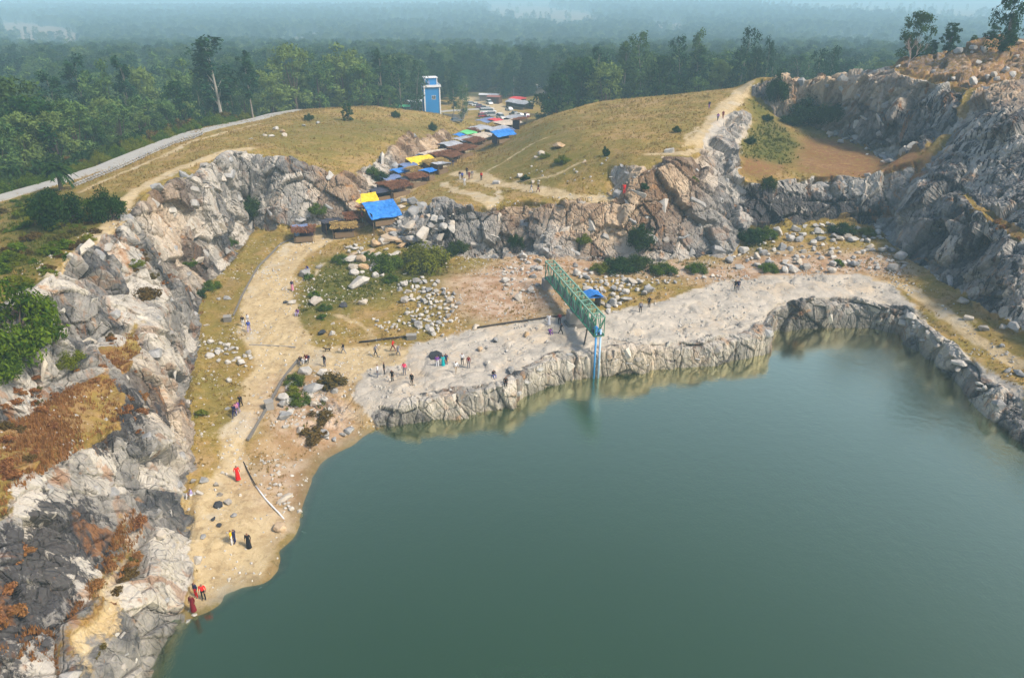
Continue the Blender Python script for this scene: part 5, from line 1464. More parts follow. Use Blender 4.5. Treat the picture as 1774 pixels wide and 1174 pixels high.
# pebbles: loose gravel on the beach, tracks and floor, nobody could count it
def gravel(n, seed):
    rng = np.random.default_rng(seed)
    x = rng.uniform(-50, 62, n * 8); y = rng.uniform(40, 124, n * 8)
    m = np.clip(0.08 * sample(SAND, x, y) + 0.24 * sample(PINK, x, y) + 0.10 * sample(WHITE, x, y) + 0.12, 0, 1) * (sample(H, x, y) > 0.2) * (SLOPE_at(x, y) < 1.0)
    m *= 0.25 + 0.75 * sstep(-0.1, 0.5, vnoise(np.stack([x * 0.22, y * 0.22, 0 * x], 1), seed))
    k = np.nonzero(rng.random(len(x)) < m)[0][:n]
    x, y = x[k], y[k]; z = sample(H, x, y)
    s = 0.04 + 0.17 * rng.random(len(x)) ** 3.5
    base = np.array([(-1, -0.6, -0.4), (1, -0.7, -0.4), (0.8, 0.8, -0.4), (-0.8, 0.7, -0.4), (-0.4, -0.3, 0.7), (0.5, -0.2, 0.6), (0.1, 0.5, 0.75)])
    tri = np.array([(0, 1, 5), (0, 5, 4), (1, 2, 5), (2, 6, 5), (2, 3, 6), (3, 0, 4), (3, 4, 6), (4, 5, 6)])
    a = rng.random(len(x)) * 6.28
    ca, sa = np.cos(a), np.sin(a)
    B = base[None] * (0.75 + 0.5 * rng.random((len(x), 7, 3)))
    V = np.stack([B[..., 0] * ca[:, None] - B[..., 1] * sa[:, None], B[..., 0] * sa[:, None] + B[..., 1] * ca[:, None], B[..., 2]], -1) * s[:, None, None] + np.stack([x, y, z + 0.02], 1)[:, None]
    F = (tri[None] + 7 * np.arange(len(x))[:, None, None]).reshape(-1, 3)
    return link('gravel', mesh_np('gravel', V.reshape(-1, 3), F, [STONE_PALE], smooth=False), kind='stuff', label='loose gravel and pebbles on the quarry floor')
def SLOPE_at(x, y):
    return sample(SLOPE, x, y)
gravel(26000, 6)
print('rocks', time.time() - T0)
# ------------------------------------------------------------------ built things
def flat_mat(name, c, rough=0.7, spec=0.3, metallic=0.0, var=0.75, scale=3.0):
    return simple_mat(name, c, tuple(v * var for v in c), scale, rough, spec, 0.15, metallic, 0.02)
M_GREEN = flat_mat('green_paint', (0.035, 0.19, 0.115), 0.5, 0.4)
M_GREENL = flat_mat('pale_green_paint', (0.22, 0.40, 0.29), 0.5, 0.4)
M_CONC = flat_mat('concrete', (0.33, 0.31, 0.28), 0.9, 0.1)
M_CONCD = flat_mat('weathered_concrete', (0.20, 0.185, 0.165), 0.9, 0.1)
M_BLUEPIPE = flat_mat('blue_pipe', (0.05, 0.30, 0.70), 0.4, 0.5)
M_PALEPIPE = flat_mat('pale_blue_pipe', (0.42, 0.62, 0.85), 0.4, 0.5)
M_STEEL = flat_mat('dark_steel', (0.05, 0.05, 0.055), 0.5, 0.4)
M_BLACKPIPE = flat_mat('black_pipe', (0.045, 0.035, 0.03), 0.6, 0.3)
M_WHITE = flat_mat('white_paint', (0.78, 0.78, 0.78), 0.6, 0.3, var=0.9)
M_BLUEWALL = flat_mat('blue_wall', (0.015, 0.22, 0.55), 0.7, 0.3, var=0.85, scale=0.5)
M_GLASS = flat_mat('window_glass', (0.05, 0.07, 0.08), 0.15, 0.6)
M_TIN = flat_mat('tin_roof', (0.42, 0.43, 0.45), 0.5, 0.4, 0.3)
M_TINW = flat_mat('pale_tin_roof', (0.70, 0.70, 0.70), 0.6, 0.3)
M_WOOD = flat_mat('pole_wood', (0.22, 0.15, 0.09), 0.9, 0.1)
M_BROWN = flat_mat('brown_cloth', (0.12, 0.07, 0.05), 0.9, 0.1)
M_CURTAIN = flat_mat('dark_stall_cloth', (0.05, 0.03, 0.06), 0.9, 0.1)
def tarp_mat(name, c):
    b = NB(name)
    tc = b.n('ShaderNodeTexCoord').outputs['Object']
    n = b.noise(0.9, 5, 0.65, tc, 1.2); f = b.noise(5, 3, 0.6, tc)
    return b.done(b.bsdf(b.mix(b.ramp(n, 0.35, 0.7), c, tuple(min(1, v * 1.6 + 0.03) for v in c)), 0.45, 0.4, b.math('ADD', n, b.math('MULTIPLY', f, 0.2)), 0.9, 0.3))
M_TARPB = tarp_mat('blue_tarp', (0.015, 0.15, 0.46))
M_TARPL = tarp_mat('faded_blue_tarp', (0.12, 0.16, 0.28))
M_TARPY = tarp_mat('yellow_tarp', (0.66, 0.44, 0.012))
M_TARPK = tarp_mat('black_tarp', (0.03, 0.03, 0.045))
M_TARPC = tarp_mat('cream_tarp', (0.42, 0.34, 0.25))
M_TARPW = tarp_mat('grey_white_tarp', (0.30, 0.30, 0.31))
M_TARPG = tarp_mat('green_tarp', (0.10, 0.42, 0.14))
M_TARPR = tarp_mat('red_tarp', (0.50, 0.03, 0.03))
THATCH_R = leaf_mat('thatch_brown', (0.12, 0.045, 0.025), (0.36, 0.17, 0.09), (0.28, 0.14, 0.08), 0.5)
THATCH_Y = leaf_mat('thatch_straw', (0.30, 0.19, 0.06), (0.58, 0.42, 0.16), (0.5, 0.33, 0.12), 0.5)

# truss walkway with its pump pipes
A = at(951.5, 479, 6.1); Bn = at(1038, 582, 6.1)
ax = Vector((Bn[0] - A[0], Bn[1] - A[1], 0)); LEN = ax.length; ax.normalize()
sidev = Vector((-ax.y, ax.x, 0))           # points to the right seen from the near end
HT, HW, NP_ = 2.5, 0.62, 15
root = empty('truss_walkway', (A[0], A[1], 6.1), 0, 1, 'green steel truss walkway reaching out over the lake', 'walkway')
def loc(s, w, z):
    return ax * s + sidev * w + Vector((0, 0, z))
for w in (-HW, HW):
    for z, nm in ((0.0, 'bottom_chord'), (HT, 'top_chord')):
        part(nm, Geo().bar(loc(0, w, z), loc(LEN, w, z), 0.17).mesh(nm, M_GREENL if z else M_GREEN), root)
    for i in range(NP_ + 1):
        s = LEN * i / NP_
        part('post', Geo().bar(loc(s, w, 0.08), loc(s, w, HT - 0.08), 0.10).mesh('post', M_GREEN), root)
    for i in range(NP_):
        s0, s1 = LEN * i / NP_, LEN * (i + 1) / NP_
        if i % 2: s0, s1 = s1, s0
        part('diagonal', Geo().bar(loc(s0, w * 1.03, 0.08), loc(s1, w * 1.03, HT - 0.08), 0.085).mesh('diagonal', M_GREEN), root)
for i in range(NP_ + 1):
    s = LEN * i / NP_
    part('top_cross_beam', Geo().bar(loc(s, -HW + 0.09, HT + 0.01), loc(s, HW - 0.09, HT + 0.01), 0.09).mesh('beam', M_GREENL), root)
    part('floor_beam', Geo().bar(loc(s, -HW + 0.09, -0.01), loc(s, HW - 0.09, -0.01), 0.09).mesh('beam', M_GREEN), root)
for i in range(NP_):
    s0, s1 = LEN * i / NP_, LEN * (i + 1) / NP_
    part('top_brace', Geo().bar(loc(s0, -HW + 0.1, HT + 0.02), loc(s1, HW - 0.1, HT + 0.02), 0.06).mesh('brace', M_GREENL), root)
part('deck', Geo().box(loc(LEN / 2, 0, 0.08), (LEN, 2 * HW - 0.2, 0.05), math.atan2(ax.y, ax.x)).mesh('deck', M_STEEL), root)
part('end_brace', Geo().bar(loc(LEN + 0.06, -HW, 0.05), loc(LEN + 0.06, HW, HT), 0.08).mesh('end_brace', M_GREEN), root)
g = Geo().box(loc(LEN - 0.9, 0, 0.55), (1.0, 0.7, 0.8), math.atan2(ax.y, ax.x)); g.box(loc(LEN - 0.9, 0, 1.0), (0.6, 0.5, 0.2), math.atan2(ax.y, ax.x))
pm = empty('pump', (A[0] + ax.x * (LEN - 0.9), A[1] + ax.y * (LEN - 0.9), 6.25), math.atan2(ax.y, ax.x), 1, 'blue pump housed at the lake end of the truss walkway', 'pump')
part('motor', Geo().tube([(-0.5, 0, 0.35), (0.35, 0, 0.35)], [0.3, 0.3], 10).mesh('motor', M_BLUEPIPE), pm)
part('base', Geo().box((0, 0, 0.04), (1.1, 0.6, 0.08)).mesh('base', M_STEEL), pm)
for w, m, nm in ((-0.32, M_BLUEPIPE, 'bright blue pipe hanging from the walkway end into the lake'), (0.28, M_PALEPIPE, 'pale blue pipe hanging from the walkway end into the lake')):
    e = Vector((A[0], A[1], 0)) + ax * (LEN - 0.25) + sidev * w
    link('water_pipe', Geo().tube([(e.x, e.y, 6.9), (e.x, e.y, -0.8)], [0.13, 0.13], 8).mesh('pipe', m, True), label=nm, cat='pipe', group='pipes into the lake')
e = Vector((A[0], A[1], 6.1)) + ax * (LEN - 2.6) - sidev * HW
part('prop_leg', Geo().bar(loc(LEN - 2.6, -HW, 0), loc(LEN - 3.4, -HW - 0.2, 6.0 * -0.62), 0.14).mesh('leg', M_STEEL), root)
def on(px, py):
    return hit(px, py)
p = Vector((A[0], A[1], 0)) + ax * (LEN * 0.60)
zp = float(hgt(p.x, p.y))
pier = empty('concrete_pier', (p.x, p.y, zp), math.atan2(ax.y, ax.x), 1, 'square concrete pier carrying the truss walkway', 'pier')
part('block', Geo().box((0, 0.1, (6.0 - zp) / 2 - 0.1), (1.6, 2.6, 6.0 - zp + 0.2 - 0.08)).mesh('block', M_CONC), pier)
part('footing', Geo().box((0, 0.1, 0.10), (2.0, 3.2, 0.5)).mesh('footing', M_CONCD), pier)
pa = empty('concrete_abutment', (A[0], A[1], float(hgt(A[0], A[1]))), math.atan2(ax.y, ax.x), 1, 'concrete seat under the inland end of the truss walkway', 'abutment')
part('block', Geo().box((0.4, 0, 0.2), (1.2, 2.2, max(0.6, 2 * (6.0 - 0.2 - float(hgt(A[0], A[1])))) - 0.1)).mesh('block', M_CONC), pa)
# hut with a blue roof behind the walkway
p = hit(1026, 528)
hut = empty('pump_hut', p, math.atan2(ax.y, ax.x), 1, 'small hut with a bright blue sheet roof behind the truss walkway', 'hut')
for sx in (-0.9, 0.9):
    for sy in (-0.8, 0.8):
        part('post', Geo().bar((sx, sy, -0.2), (sx, sy, 1.62), 0.10).mesh('post', M_STEEL), hut)
rf = Geo()
rf.poly([(-1.25, -1.2, 1.62), (1.25, -1.2, 1.62), (1.15, 0, 2.05), (-1.15, 0, 2.05)]).poly([(-1.15, 0.0, 2.05), (1.15, 0.0, 2.05), (1.25, 1.2, 1.62), (-1.25, 1.2, 1.62)])
rf.poly([(-1.25, -1.2, 1.56), (-1.25, 1.2, 1.56), (1.25, 1.2, 1.56), (1.25, -1.2, 1.56)])
part('roof', rf.mesh('roof', M_TARPB), hut)
part('back_wall', Geo().box((0, 0.86, 0.75), (1.8, 0.06, 1.5)).mesh('wall', M_CONCD), hut)

# pipes, kerbs and posts along the tracks
def draped(name, pxs, rad, mat, label, cat, group=None, lift=0.0, square=False):
    q = resample([hit(*c)[:2] for c in pxs], 1.2)
    z = hgt(q[:, 0], q[:, 1])
    z = np.convolve(np.pad(z, 2, mode='edge'), np.ones(5) / 5, 'valid') + lift
    g = Geo()
    if square:
        for i in range(len(q) - 1):
            g.bar((*q[i], z[i]), (*q[i + 1], z[i + 1]), rad * 1.5, rad * 2)
        me = g.mesh(name, mat)
    else:
        me = g.tube([(*q[i], z[i]) for i in range(len(q))], [rad] * len(q), 6).mesh(name, mat, True)
    return link(name, me, label=label, cat=cat, group=group)
draped('kerb', [(540,400),(485,424),(447,463),(420,512),(405,548)], 0.13, M_CONCD, 'low stone kerb curving along the outer edge of the track', 'kerb', lift=0.12, square=True)
draped('kerb', [(516,625),(490,658),(468,700),(430,765)], 0.15, M_CONCD, 'straight low kerb between the track and the shore boulders', 'kerb', lift=0.14, square=True)
draped('kerb', [(432,598),(470,599),(512,602)], 0.08, M_CONC, 'thin kerb laid straight across the dirt track', 'kerb', lift=0.05, square=True)
draped('pipe', [(622,594),(670,588),(706,583)], 0.13, M_BLACKPIPE, 'black pipe lying along the back of the pale shelf', 'pipe', lift=0.12)
draped('pipe', [(826,569),(880,560),(955,550),(985,547)], 0.13, M_BLACKPIPE, 'black pipe running to the concrete pier', 'pipe', lift=0.12)
draped('hose', [(422,800),(432,822),(443,842)], 0.06, M_BLACKPIPE, 'dark hose on the stony beach leading into the white pipe', 'hose', lift=0.1)
draped('hose', [(443,842),(462,868),(485,892),(505,910),(522,925),(532,932)], 0.075, M_WHITE, 'white pipe running down the beach into the lake', 'pipe', lift=0.12)
def block_at(px, py, size, name, label, mat, rz=0.2):
    p = hit(px, py)
    r = empty(name, p, rz, 1, label, 'concrete block')
    part('body', Geo().box((0, 0, size[2] / 2 - 0.1), (size[0], size[1], size[2] + 0.2), 0, 0, 0, 0.94).mesh('body', mat), r)
    part('cap', Geo().box((0, 0, size[2] + 0.05), (size[0] * 1.06, size[1] * 1.06, 0.1)).mesh('cap', M_CONC), r)
block_at(395, 556, (1.0, 0.9, 0.7), 'concrete_box', 'square concrete box where the curved kerb ends', M_CONCD)
block_at(467, 706, (0.9, 0.9, 0.8), 'concrete_box', 'pale concrete box on the straight path kerb', M_CONC, 0.5)
block_at(713, 586, (1.3, 0.7, 0.5), 'concrete_box', 'long concrete box at the end of the black pipe', M_CONCD, 0.1)
# flagpole by the stalls
p = hit(629, 392)
r = empty('pole', p, 0, 1, 'tall thin pole standing beside the big blue tarp', 'pole')
part('shaft', Geo().tube([(0, 0, -0.3), (0, 0, 6.2)], [0.09, 0.06], 6).mesh('shaft', M_CONC), r)
part('band', Geo().tube([(0, 0, 1.9), (0, 0, 2.6)], [0.1, 0.1], 6).mesh('band', M_TARPR), r)

# retaining wall of rough stones below the road: each stone a piece of it
wq = resample([hit(*c)[:2] for c in [(128,324),(180,303),(240,277),(300,250),(335,240),(352,232)]], 0.72)
wall = empty('stone_wall', (wq[0][0], wq[0][1], float(hgt(*wq[0]))), 0, 1, 'low dry stone retaining wall along the lower side of the road', 'wall')
WST = variants(STONE_GREY, 900, [(0.42, 0.3, 0.22, 12, 0.9), (0.5, 0.28, 0.2, 12, 0.9), (0.38, 0.3, 0.25, 12, 0.9)])
w0 = np.array([wq[0][0], wq[0][1], float(hgt(*wq[0]))])
for i in range(len(wq) - 1):
    z = float(hgt(*wq[i]))
    a = math.atan2(wq[i + 1][1] - wq[i][1], wq[i + 1][0] - wq[i][0])
    for row in range(2):
        o = part('stone', WST[rs.randrange(3)], wall)
        off = 0.36 if row % 2 else 0
        o.location = (wq[i][0] - w0[0] + off * math.cos(a), wq[i][1] - w0[1] + off * math.sin(a), z - w0[2] + 0.1 + 0.36 * row)
        o.rotation_euler = (0, rs.uniform(-0.08, 0.08), a + rs.uniform(-0.1, 0.1))

# blue building
BX = at(752, 193, 1.6)
bl = empty('blue_building', (BX[0] + 0.5, 283.0, float(hgt(BX[0], 283.0))), R(14), 1, 'bright blue three storey house with white edges and a roof room', 'building')
W_, D_, H_ = 5.6, 6.6, 10.2
part('wall', Geo().box((0, 0, H_ / 2 - 0.6), (W_, D_, H_ + 1.2)).mesh('wall', M_BLUEWALL), bl)
for sx in (-1, 1):
    for sy in (-1, 1):
        part('corner_strip', Geo().box((sx * W_ / 2, sy * D_ / 2, H_ / 2 - 0.6), (0.42, 0.42, H_ + 1.15)).mesh('strip', M_WHITE), bl)
part('roof_slab', Geo().box((0, 0, H_ + 0.12), (W_ + 1.0, D_ + 1.0, 0.24)).mesh('slab', M_WHITE), bl)
for sy in (-1, 1):
    part('parapet', Geo().box((0, sy * (D_ / 2 + 0.35), H_ + 0.52), (W_ + 0.9, 0.12, 0.55)).mesh('parapet', M_WHITE), bl)
for sx in (-1, 1):
    part('parapet', Geo().box((sx * (W_ / 2 + 0.35), 0, H_ + 0.52), (0.12, D_ + 0.55, 0.55)).mesh('parapet', M_WHITE), bl)
rr = part('roof_room', Geo().box((0.0, 0.6, H_ + 1.6), (W_ - 1.2, D_ - 2.4, 2.7)).mesh('room', M_BLUEWALL), bl)
part('room_slab', Geo().box((0.0, 0.6, H_ + 3.06), (W_ - 0.5, D_ - 1.7, 0.22)).mesh('slab', M_WHITE), rr)
for sx in (-1, 1):
    part('room_strip', Geo().box((sx * (W_ - 1.2) / 2, 0.6 - (D_ - 2.4) / 2, H_ + 1.6), (0.3, 0.3, 2.66)).mesh('strip', M_WHITE), rr)
def window(par, c, w, h, axis='y', sgn=-1):
    fr = Geo(); t = 0.09
    def P(u, v, s): return (c[0] + u, c[1] + s, c[2] + v) if axis == 'y' else (c[0] + s, c[1] + u, c[2] + v)
    def S(a, b_, d): return (a, d, b_) if axis == 'y' else (d, a, b_)
    for u in (-w / 2, 0, w / 2): fr.box(P(u, 0, 0), S(t, h + t, 0.16))
    for v in (-h / 2, h / 2): fr.box(P(0, v, 0), S(w + t * 3, t, 0.17))
    f = part('window', fr.mesh('window', M_WHITE), par)
    part('pane', Geo().box(P(0, 0, 0.0), S(w, h, 0.08)).mesh('pane', M_GLASS), f)
window(bl, (0.55, -D_ / 2, 6.6), 1.3, 1.3)
window(bl, (W_ / 2, 0.8, 6.6), 1.2, 1.3, 'x'); window(bl, (W_ / 2, -1.4, 3.2), 1.2, 1.3, 'x'); window(bl, (W_ / 2, 1.4, 3.2), 1.2, 1.3, 'x')
window(bl, (-W_ / 2, 0.5, 6.6), 1.2, 1.3, 'x')
part('door', Geo().box((-0.9, 0.6 - (D_ - 2.4) / 2 - 0.02, H_ + 1.2), (0.9, 0.1, 1.9)).mesh('door', M_TARPL), rr)
# yard wall and sheds beside it
def yard_wall(p0, p1, label):
    p0, p1 = np.array(p0, float), np.array(p1, float)
    L = np.linalg.norm(p1 - p0); a = math.atan2(p1[1] - p0[1], p1[0] - p0[0])
    r = empty('yard_wall', (p0[0], p0[1], float(hgt(*p0))), a, 1, label, 'wall')
    n = max(1, int(L / 3.2))
    for i in range(n):
        q = p0 + (p1 - p0) * (i + 0.5) / n
        part('panel', Geo().box(((i + 0.5) * L / n, 0, float(hgt(*q)) - float(hgt(*p0)) + 0.6), (L / n - 0.3, 0.15, 2.2)).mesh('panel', M_CONC), r)
    for i in range(n + 1):
        q = p0 + (p1 - p0) * i / n
        part('pillar', Geo().box((i * L / n, 0, float(hgt(*q)) - float(hgt(*p0)) + 0.7), (0.32, 0.32, 2.4)).mesh('pillar', M_CONCD), r)
def gx_at(px, Y):          # plan x of a photo column at distance Y for ground near zero
    d = ray(px, 190); return d[0] * Y / d[1]
yard_wall((gx_at(700, 276), 276), (gx_at(735, 276), 277), 'grey yard wall left of the blue building')
yard_wall((gx_at(768, 272), 272), (gx_at(800, 270), 270), 'grey yard wall right of the blue building')
yard_wall((gx_at(803, 272), 272), (gx_at(809, 296), 296), 'grey wall running back from the yard corner')
def shed(x, y, w, d, h, rz, roof, wallm, label, slope=0.5):
    z = float(hgt(x, y))
    r = empty('shed', (x, y, z), rz, 1, label, 'shed')
    part('wall', Geo().box((0, 0, h / 2 - 0.3), (w, d, h + 0.6)).mesh('wall', wallm), r)
    part('roof', Geo().poly([(-w / 2 - .4, -d / 2 - .4, h + 0.02), (w / 2 + .4, -d / 2 - .4, h + 0.02), (w / 2 + .4, 0, h + slope), (-w / 2 - .4, 0, h + slope)]).poly([(-w / 2 - .4, 0, h + slope), (w / 2 + .4, 0, h + slope), (w / 2 + .4, d / 2 + .4, h + .02), (-w / 2 - .4, d / 2 + .4, h + .02)]).poly([(-w / 2 - .4, -d / 2 - .4, h - 0.02), (-w / 2 - .4, d / 2 + .4, h - .02), (w / 2 + .4, d / 2 + .4, h - .02), (w / 2 + .4, -d / 2 - .4, h - .02)]).mesh('roof', roof), r)
    dd = part('door', Geo().box((w * 0.2, -d / 2 - 0.03, 0.95), (0.9, 0.1, 1.9)).mesh('door', M_STEEL), r)
    return r
shed(gx_at(724, 292), 292, 7, 6, 4.2, 0.15, M_TINW, M_CONC, 'pale shed with a white roof behind the left yard wall')
shed(gx_at(696, 288), 288, 6, 5, 2.8, 0.1, flat_mat('green_sheet', (0.10, 0.55, 0.22), 0.5), M_CONCD, 'low shed with a bright green roof among the trees')
shed(gx_at(931, 365), 365, 9, 6, 3.0, 0.1, M_TINW, M_CONC, 'white roofed house in the clearing beyond the parked cars')
shed(gx_at(938, 356), 356, 7, 5, 2.6, 0.2, M_TINW, M_CONC, 'smaller pale roofed house in front of the clearing house')
shed(gx_at(857, 318), 318, 5, 4, 2.6, -0.3, flat_mat('rust_sheet', (0.30, 0.12, 0.09), 0.8), M_BROWN, 'reddish tented hut at the far end of the parking place')
shed(gx_at(848, 326), 326, 8, 3, 2.6, -0.1, M_TINW, M_CONCD, 'long low shelter with a pale roof at the end of the lot')
shed(gx_at(930, 1), 520, 10, 6, 3.2, 0.2, M_TINW, M_CONC, 'far white roof among the trees beyond the houses')
# power poles
for px, Y, h, lab in ((809, 280, 11, 'pale power pole right of the blue building'), (947, 360, 13, 'tall power pole beside the clearing house'), (890, 345, 12, 'power pole left of the clearing houses')):
    x = gx_at(px, Y)
    r = empty('power_pole', (x, Y, float(hgt(x, Y))), 0.3, 1, lab, 'pole')
    part('shaft', Geo().tube([(0, 0, -0.5), (0, 0, h)], [0.17, 0.1], 6).mesh('shaft', M_CONC), r)
    part('cross_arm', Geo().box((0, 0, h - 0.5), (1.6, 0.12, 0.12)).mesh('arm', M_STEEL), r)

# stalls: poles, a roof of tarpaulin or dry branches, a counter or cloth side
def tarp_mesh(w, d, h, sag, seed, mat, ridge=0.0, tilt=0.0, n=13):
    rng = np.random.default_rng(seed)
    u, v = np.meshgrid(np.linspace(-1, 1, n), np.linspace(-1, 1, n))
    P = np.stack([u.ravel() * w / 2, v.ravel() * d / 2, np.zeros(n * n)], 1)
    P[:, 2] = h + ridge * (1 - np.abs(v.ravel())) + tilt * v.ravel() - sag * (1 - u.ravel() ** 2) * (1 - v.ravel() ** 2) + 0.22 * fbm(np.stack([P[:, 0] * 0.9, P[:, 1] * 0.9, np.full(n * n, seed * 3.1)], 1), 3, 7)
    P[:, 0] += 0.12 * fbm(np.stack([v.ravel() * 2, u.ravel() * 2, np.full(n * n, seed * 1.7)], 1), 2, 8) * np.abs(u.ravel())
    Q = P.copy(); Q[:, 2] -= 0.05
    I = np.arange(n * n).reshape(n, n)
    F = np.stack([I[:-1, :-1], I[:-1, 1:], I[1:, 1:], I[1:, :-1]], -1).reshape(-1, 4)
    return mesh_np('tarp', np.concatenate([P, Q]), np.concatenate([F, F[:, ::-1] + n * n]), [mat], smooth=True)
def thatch_mesh(w, d, h, seed, mat, ridge=0.25, tilt=0.0):
    rng = np.random.default_rng(seed)
    n = int(w * d * 60)
    x, y = rng.uniform(-w / 2, w / 2, n), rng.uniform(-d / 2, d / 2, n)
    z = h + ridge * (1 - np.abs(2 * y / d)) + tilt * 2 * y / d + rng.uniform(-0.05, 0.22, n)
    a = rng.normal(1.57, 0.7, n)
    L = rng.uniform(0.25, 0.7, n); wd = 0.07
    dx, dy = np.cos(a), np.sin(a)
    dz = rng.normal(0, 0.18, n)
    p = np.stack([x, y, z], 1); t = np.stack([dx, dy, dz], 1) * L[:, None] / 2; s = np.stack([-dy, dx, 0 * dx], 1) * wd
    V = np.stack([p - t - s, p - t + s, p + t + s, p + t - s], 1).reshape(-1, 3)
    return mesh_np('thatch', V, np.arange(4 * n).reshape(n, 4), [mat], smooth=False)
def stall(px, py, w, d, h, rz, roof, label, side=None, seed=0, tilt=0.0, ridge=0.2, sag=0.2, lift=0.0, counter=True, xy=None):
    p = hit(px, py) if xy is None else np.array([xy[0], xy[1], float(hgt(*xy))])
    r = empty('market_stall', p + np.array([0, 0, lift]), rz, 1, label, 'stall', 'stalls along the gully')
    for sx in (-1, 1):
        for sy in (-1, 1):
            x, y = sx * (w / 2 - 0.15), sy * (d / 2 - 0.15)
            gx = p[0] + x * math.cos(rz) - y * math.sin(rz); gy = p[1] + x * math.sin(rz) + y * math.cos(rz)
            part('post', Geo().tube([(x, y, float(hgt(gx, gy)) - p[2] - lift - 0.2), (x + 0.03, y, h + tilt * sy - 0.04)], [0.06, 0.05], 5).mesh('post', M_WOOD), r)
    if isinstance(roof, tuple):
        part('roof', thatch_mesh(w + 0.5, d + 0.5, h, seed, roof[0], ridge, tilt), r)
        if len(roof) > 1:
            o = part('tarp', tarp_mesh(w * 0.75, d * 0.6, h + 0.32, 0.05, seed, roof[1], ridge * 0.7, tilt), r); o.location = (-w * 0.18, d * 0.2, 0)
    else:
        part('roof', tarp_mesh(w + 0.6, d + 0.6, h, sag, seed, roof, ridge, tilt), r)
    if counter:
        part('counter', Geo().box((0, -d / 2 + 0.35, 0.45), (w * 0.8, 0.55, 0.9)).mesh('counter', M_WOOD), r)
    if side:
        part('back_cloth', Geo().box((0, d / 2 - 0.12, h / 2 - 0.1), (w - 0.4, 0.05, h - 0.2)).mesh('cloth', side), r)
        part('side_cloth', Geo().box((-w / 2 + 0.12, 0, h / 2 - 0.1), (0.05, d - 0.4, h - 0.2)).mesh('cloth', side), r)
    return r
A0 = R(-24)
stall(528, 415, 3.6, 3.0, 1.9, R(12), (THATCH_R, M_TARPL), 'branch roofed stall with a faded blue sheet, lowest in the row', M_CURTAIN, 1, 0.15)
stall(597, 408, 4.2, 2.6, 1.9, R(14), (THATCH_Y,), 'straw coloured branch roof over a dark purple stall', M_CURTAIN, 2, 0.2)
stall(616, 392, 3.4, 2.8, 2.0, R(22), (THATCH_R,), 'brown branch roofed stall left of the tall pole', M_BROWN, 3, 0.2)
stall(664, 385, 5.2, 4.2, 2.4, R(28), M_TARPB, 'big wrinkled bright blue tarpaulin roof', M_CURTAIN, 4, 0.9, 0.15, 0.35)
stall(633, 363, 4.4, 1.8, 2.2, R(26), M_TARPY, 'yellow tarpaulin strip above the brown branch roof', None, 5, 0.5, counter=False)
stall(660, 347, 3.6, 2.6, 2.0, R(38), M_TARPK, 'black sheeted stall at the mouth of the gully', M_CURTAIN, 6, 0.1, sag=0.05)
stall(690, 338, 5.0, 3.0, 2.0, R(42), (THATCH_R,), 'brown branch roof stretching up the gully behind the blue tarp', M_BROWN, 7, 0.2)
stall(678, 325, 3.4, 2.6, 2.1, R(42), M_TARPL, 'faded blue sheet roof beside the long brown roof', None, 8, 0.1)
stall(697, 312, 3.4, 2.6, 2.1, R(44), M_TARPB, 'smaller blue sheet roof further up the gully', None, 9, 0.1)
stall(707, 302, 3.2, 2.4, 2.1, R(44), M_TARPL, 'faded lilac sheet roof below the yellow canopy', None, 10, 0.1)
stall(722, 322, 4.0, 3.0, 2.0, R(38), (THATCH_R,), 'loose brown branch roof beside the path to the ledge', None, 11, 0.1)
stall(731, 296, 5.6, 3.4, 2.4, R(38), M_TARPY, 'large clean yellow canopy halfway up the gully', M_BROWN, 12, 0.5)
stall(748, 284, 4.6, 3.0, 2.4, R(42), M_TARPC, 'cream sheet roof touching the yellow canopy', None, 13, 0.2)
stall(755, 297, 5.0, 3.2, 2.1, R(35), (THATCH_Y,), 'straw branch roof right of the yellow canopy', M_BROWN, 14, 0.2)
stall(770, 283, 6.0, 3.6, 2.1, R(45), (THATCH_R,), 'long dark brown branch roof in the middle of the stall row', M_BROWN, 15, 0.2)
stall(782, 268, 4.6, 3.6, 2.6, R(52), M_TARPW, 'grey sheet roofed hut left of the long brown roof', M_CURTAIN, 16, 0.2, sag=0.05)
stall(800, 272, 6.0, 3.4, 2.2, R(52), (THATCH_R,), 'brown branch roof next to the grey hut', M_BROWN, 17, 0.2)
stall(806, 256, 5.0, 3.4, 2.3, R(52), M_TARPW, 'pale worn sheet roof above the grey hut', None, 18, 0.2)
stall(811, 243, 3.6, 3.0, 2.2, R(52), M_TARPG, 'bright green sheeted stall on the left of the row', M_BROWN, 19, 0.2)
stall(822, 258, 5.4, 3.2, 2.2, R(55), (THATCH_R,), 'short brown roof between the pale sheets', None, 20, 0.2)
stall(832, 236, 6.0, 4.0, 2.5, R(55), M_TARPW, 'wide pale sheet roof near the top of the row', M_CURTAIN, 21, 0.2)
stall(838, 250, 5.2, 3.6, 2.4, R(52), M_TARPC, 'buff sheet roof across the lane from the wide pale one', M_BROWN, 22, 0.2)
stall(865, 240, 7.0, 5.0, 2.6, R(40), M_TARPW, 'grey canopy with the blue edged neighbour by the dome foot', M_CURTAIN, 23, 0.3)
stall(872, 246, 5.6, 2.4, 2.2, R(40), M_TARPB, 'blue sheet edge hanging beside the grey canopy', M_CURTAIN, 24, 0.5)
stall(845, 222, 7.0, 4.0, 2.5, R(58), M_TARPL, 'bluish sheet roof nearest the parked cars on the left', None, 25, 0.2)
stall(858, 222, 3.2, 3.0, 2.6, R(50), M_TARPR, 'small red topped stall near the parked cars', None, 26, 0.1)
stall(880, 227, 8.0, 4.6, 2.6, R(45), M_TARPC, 'long cream roof at the upper right end of the row', M_CURTAIN, 27, 0.3)
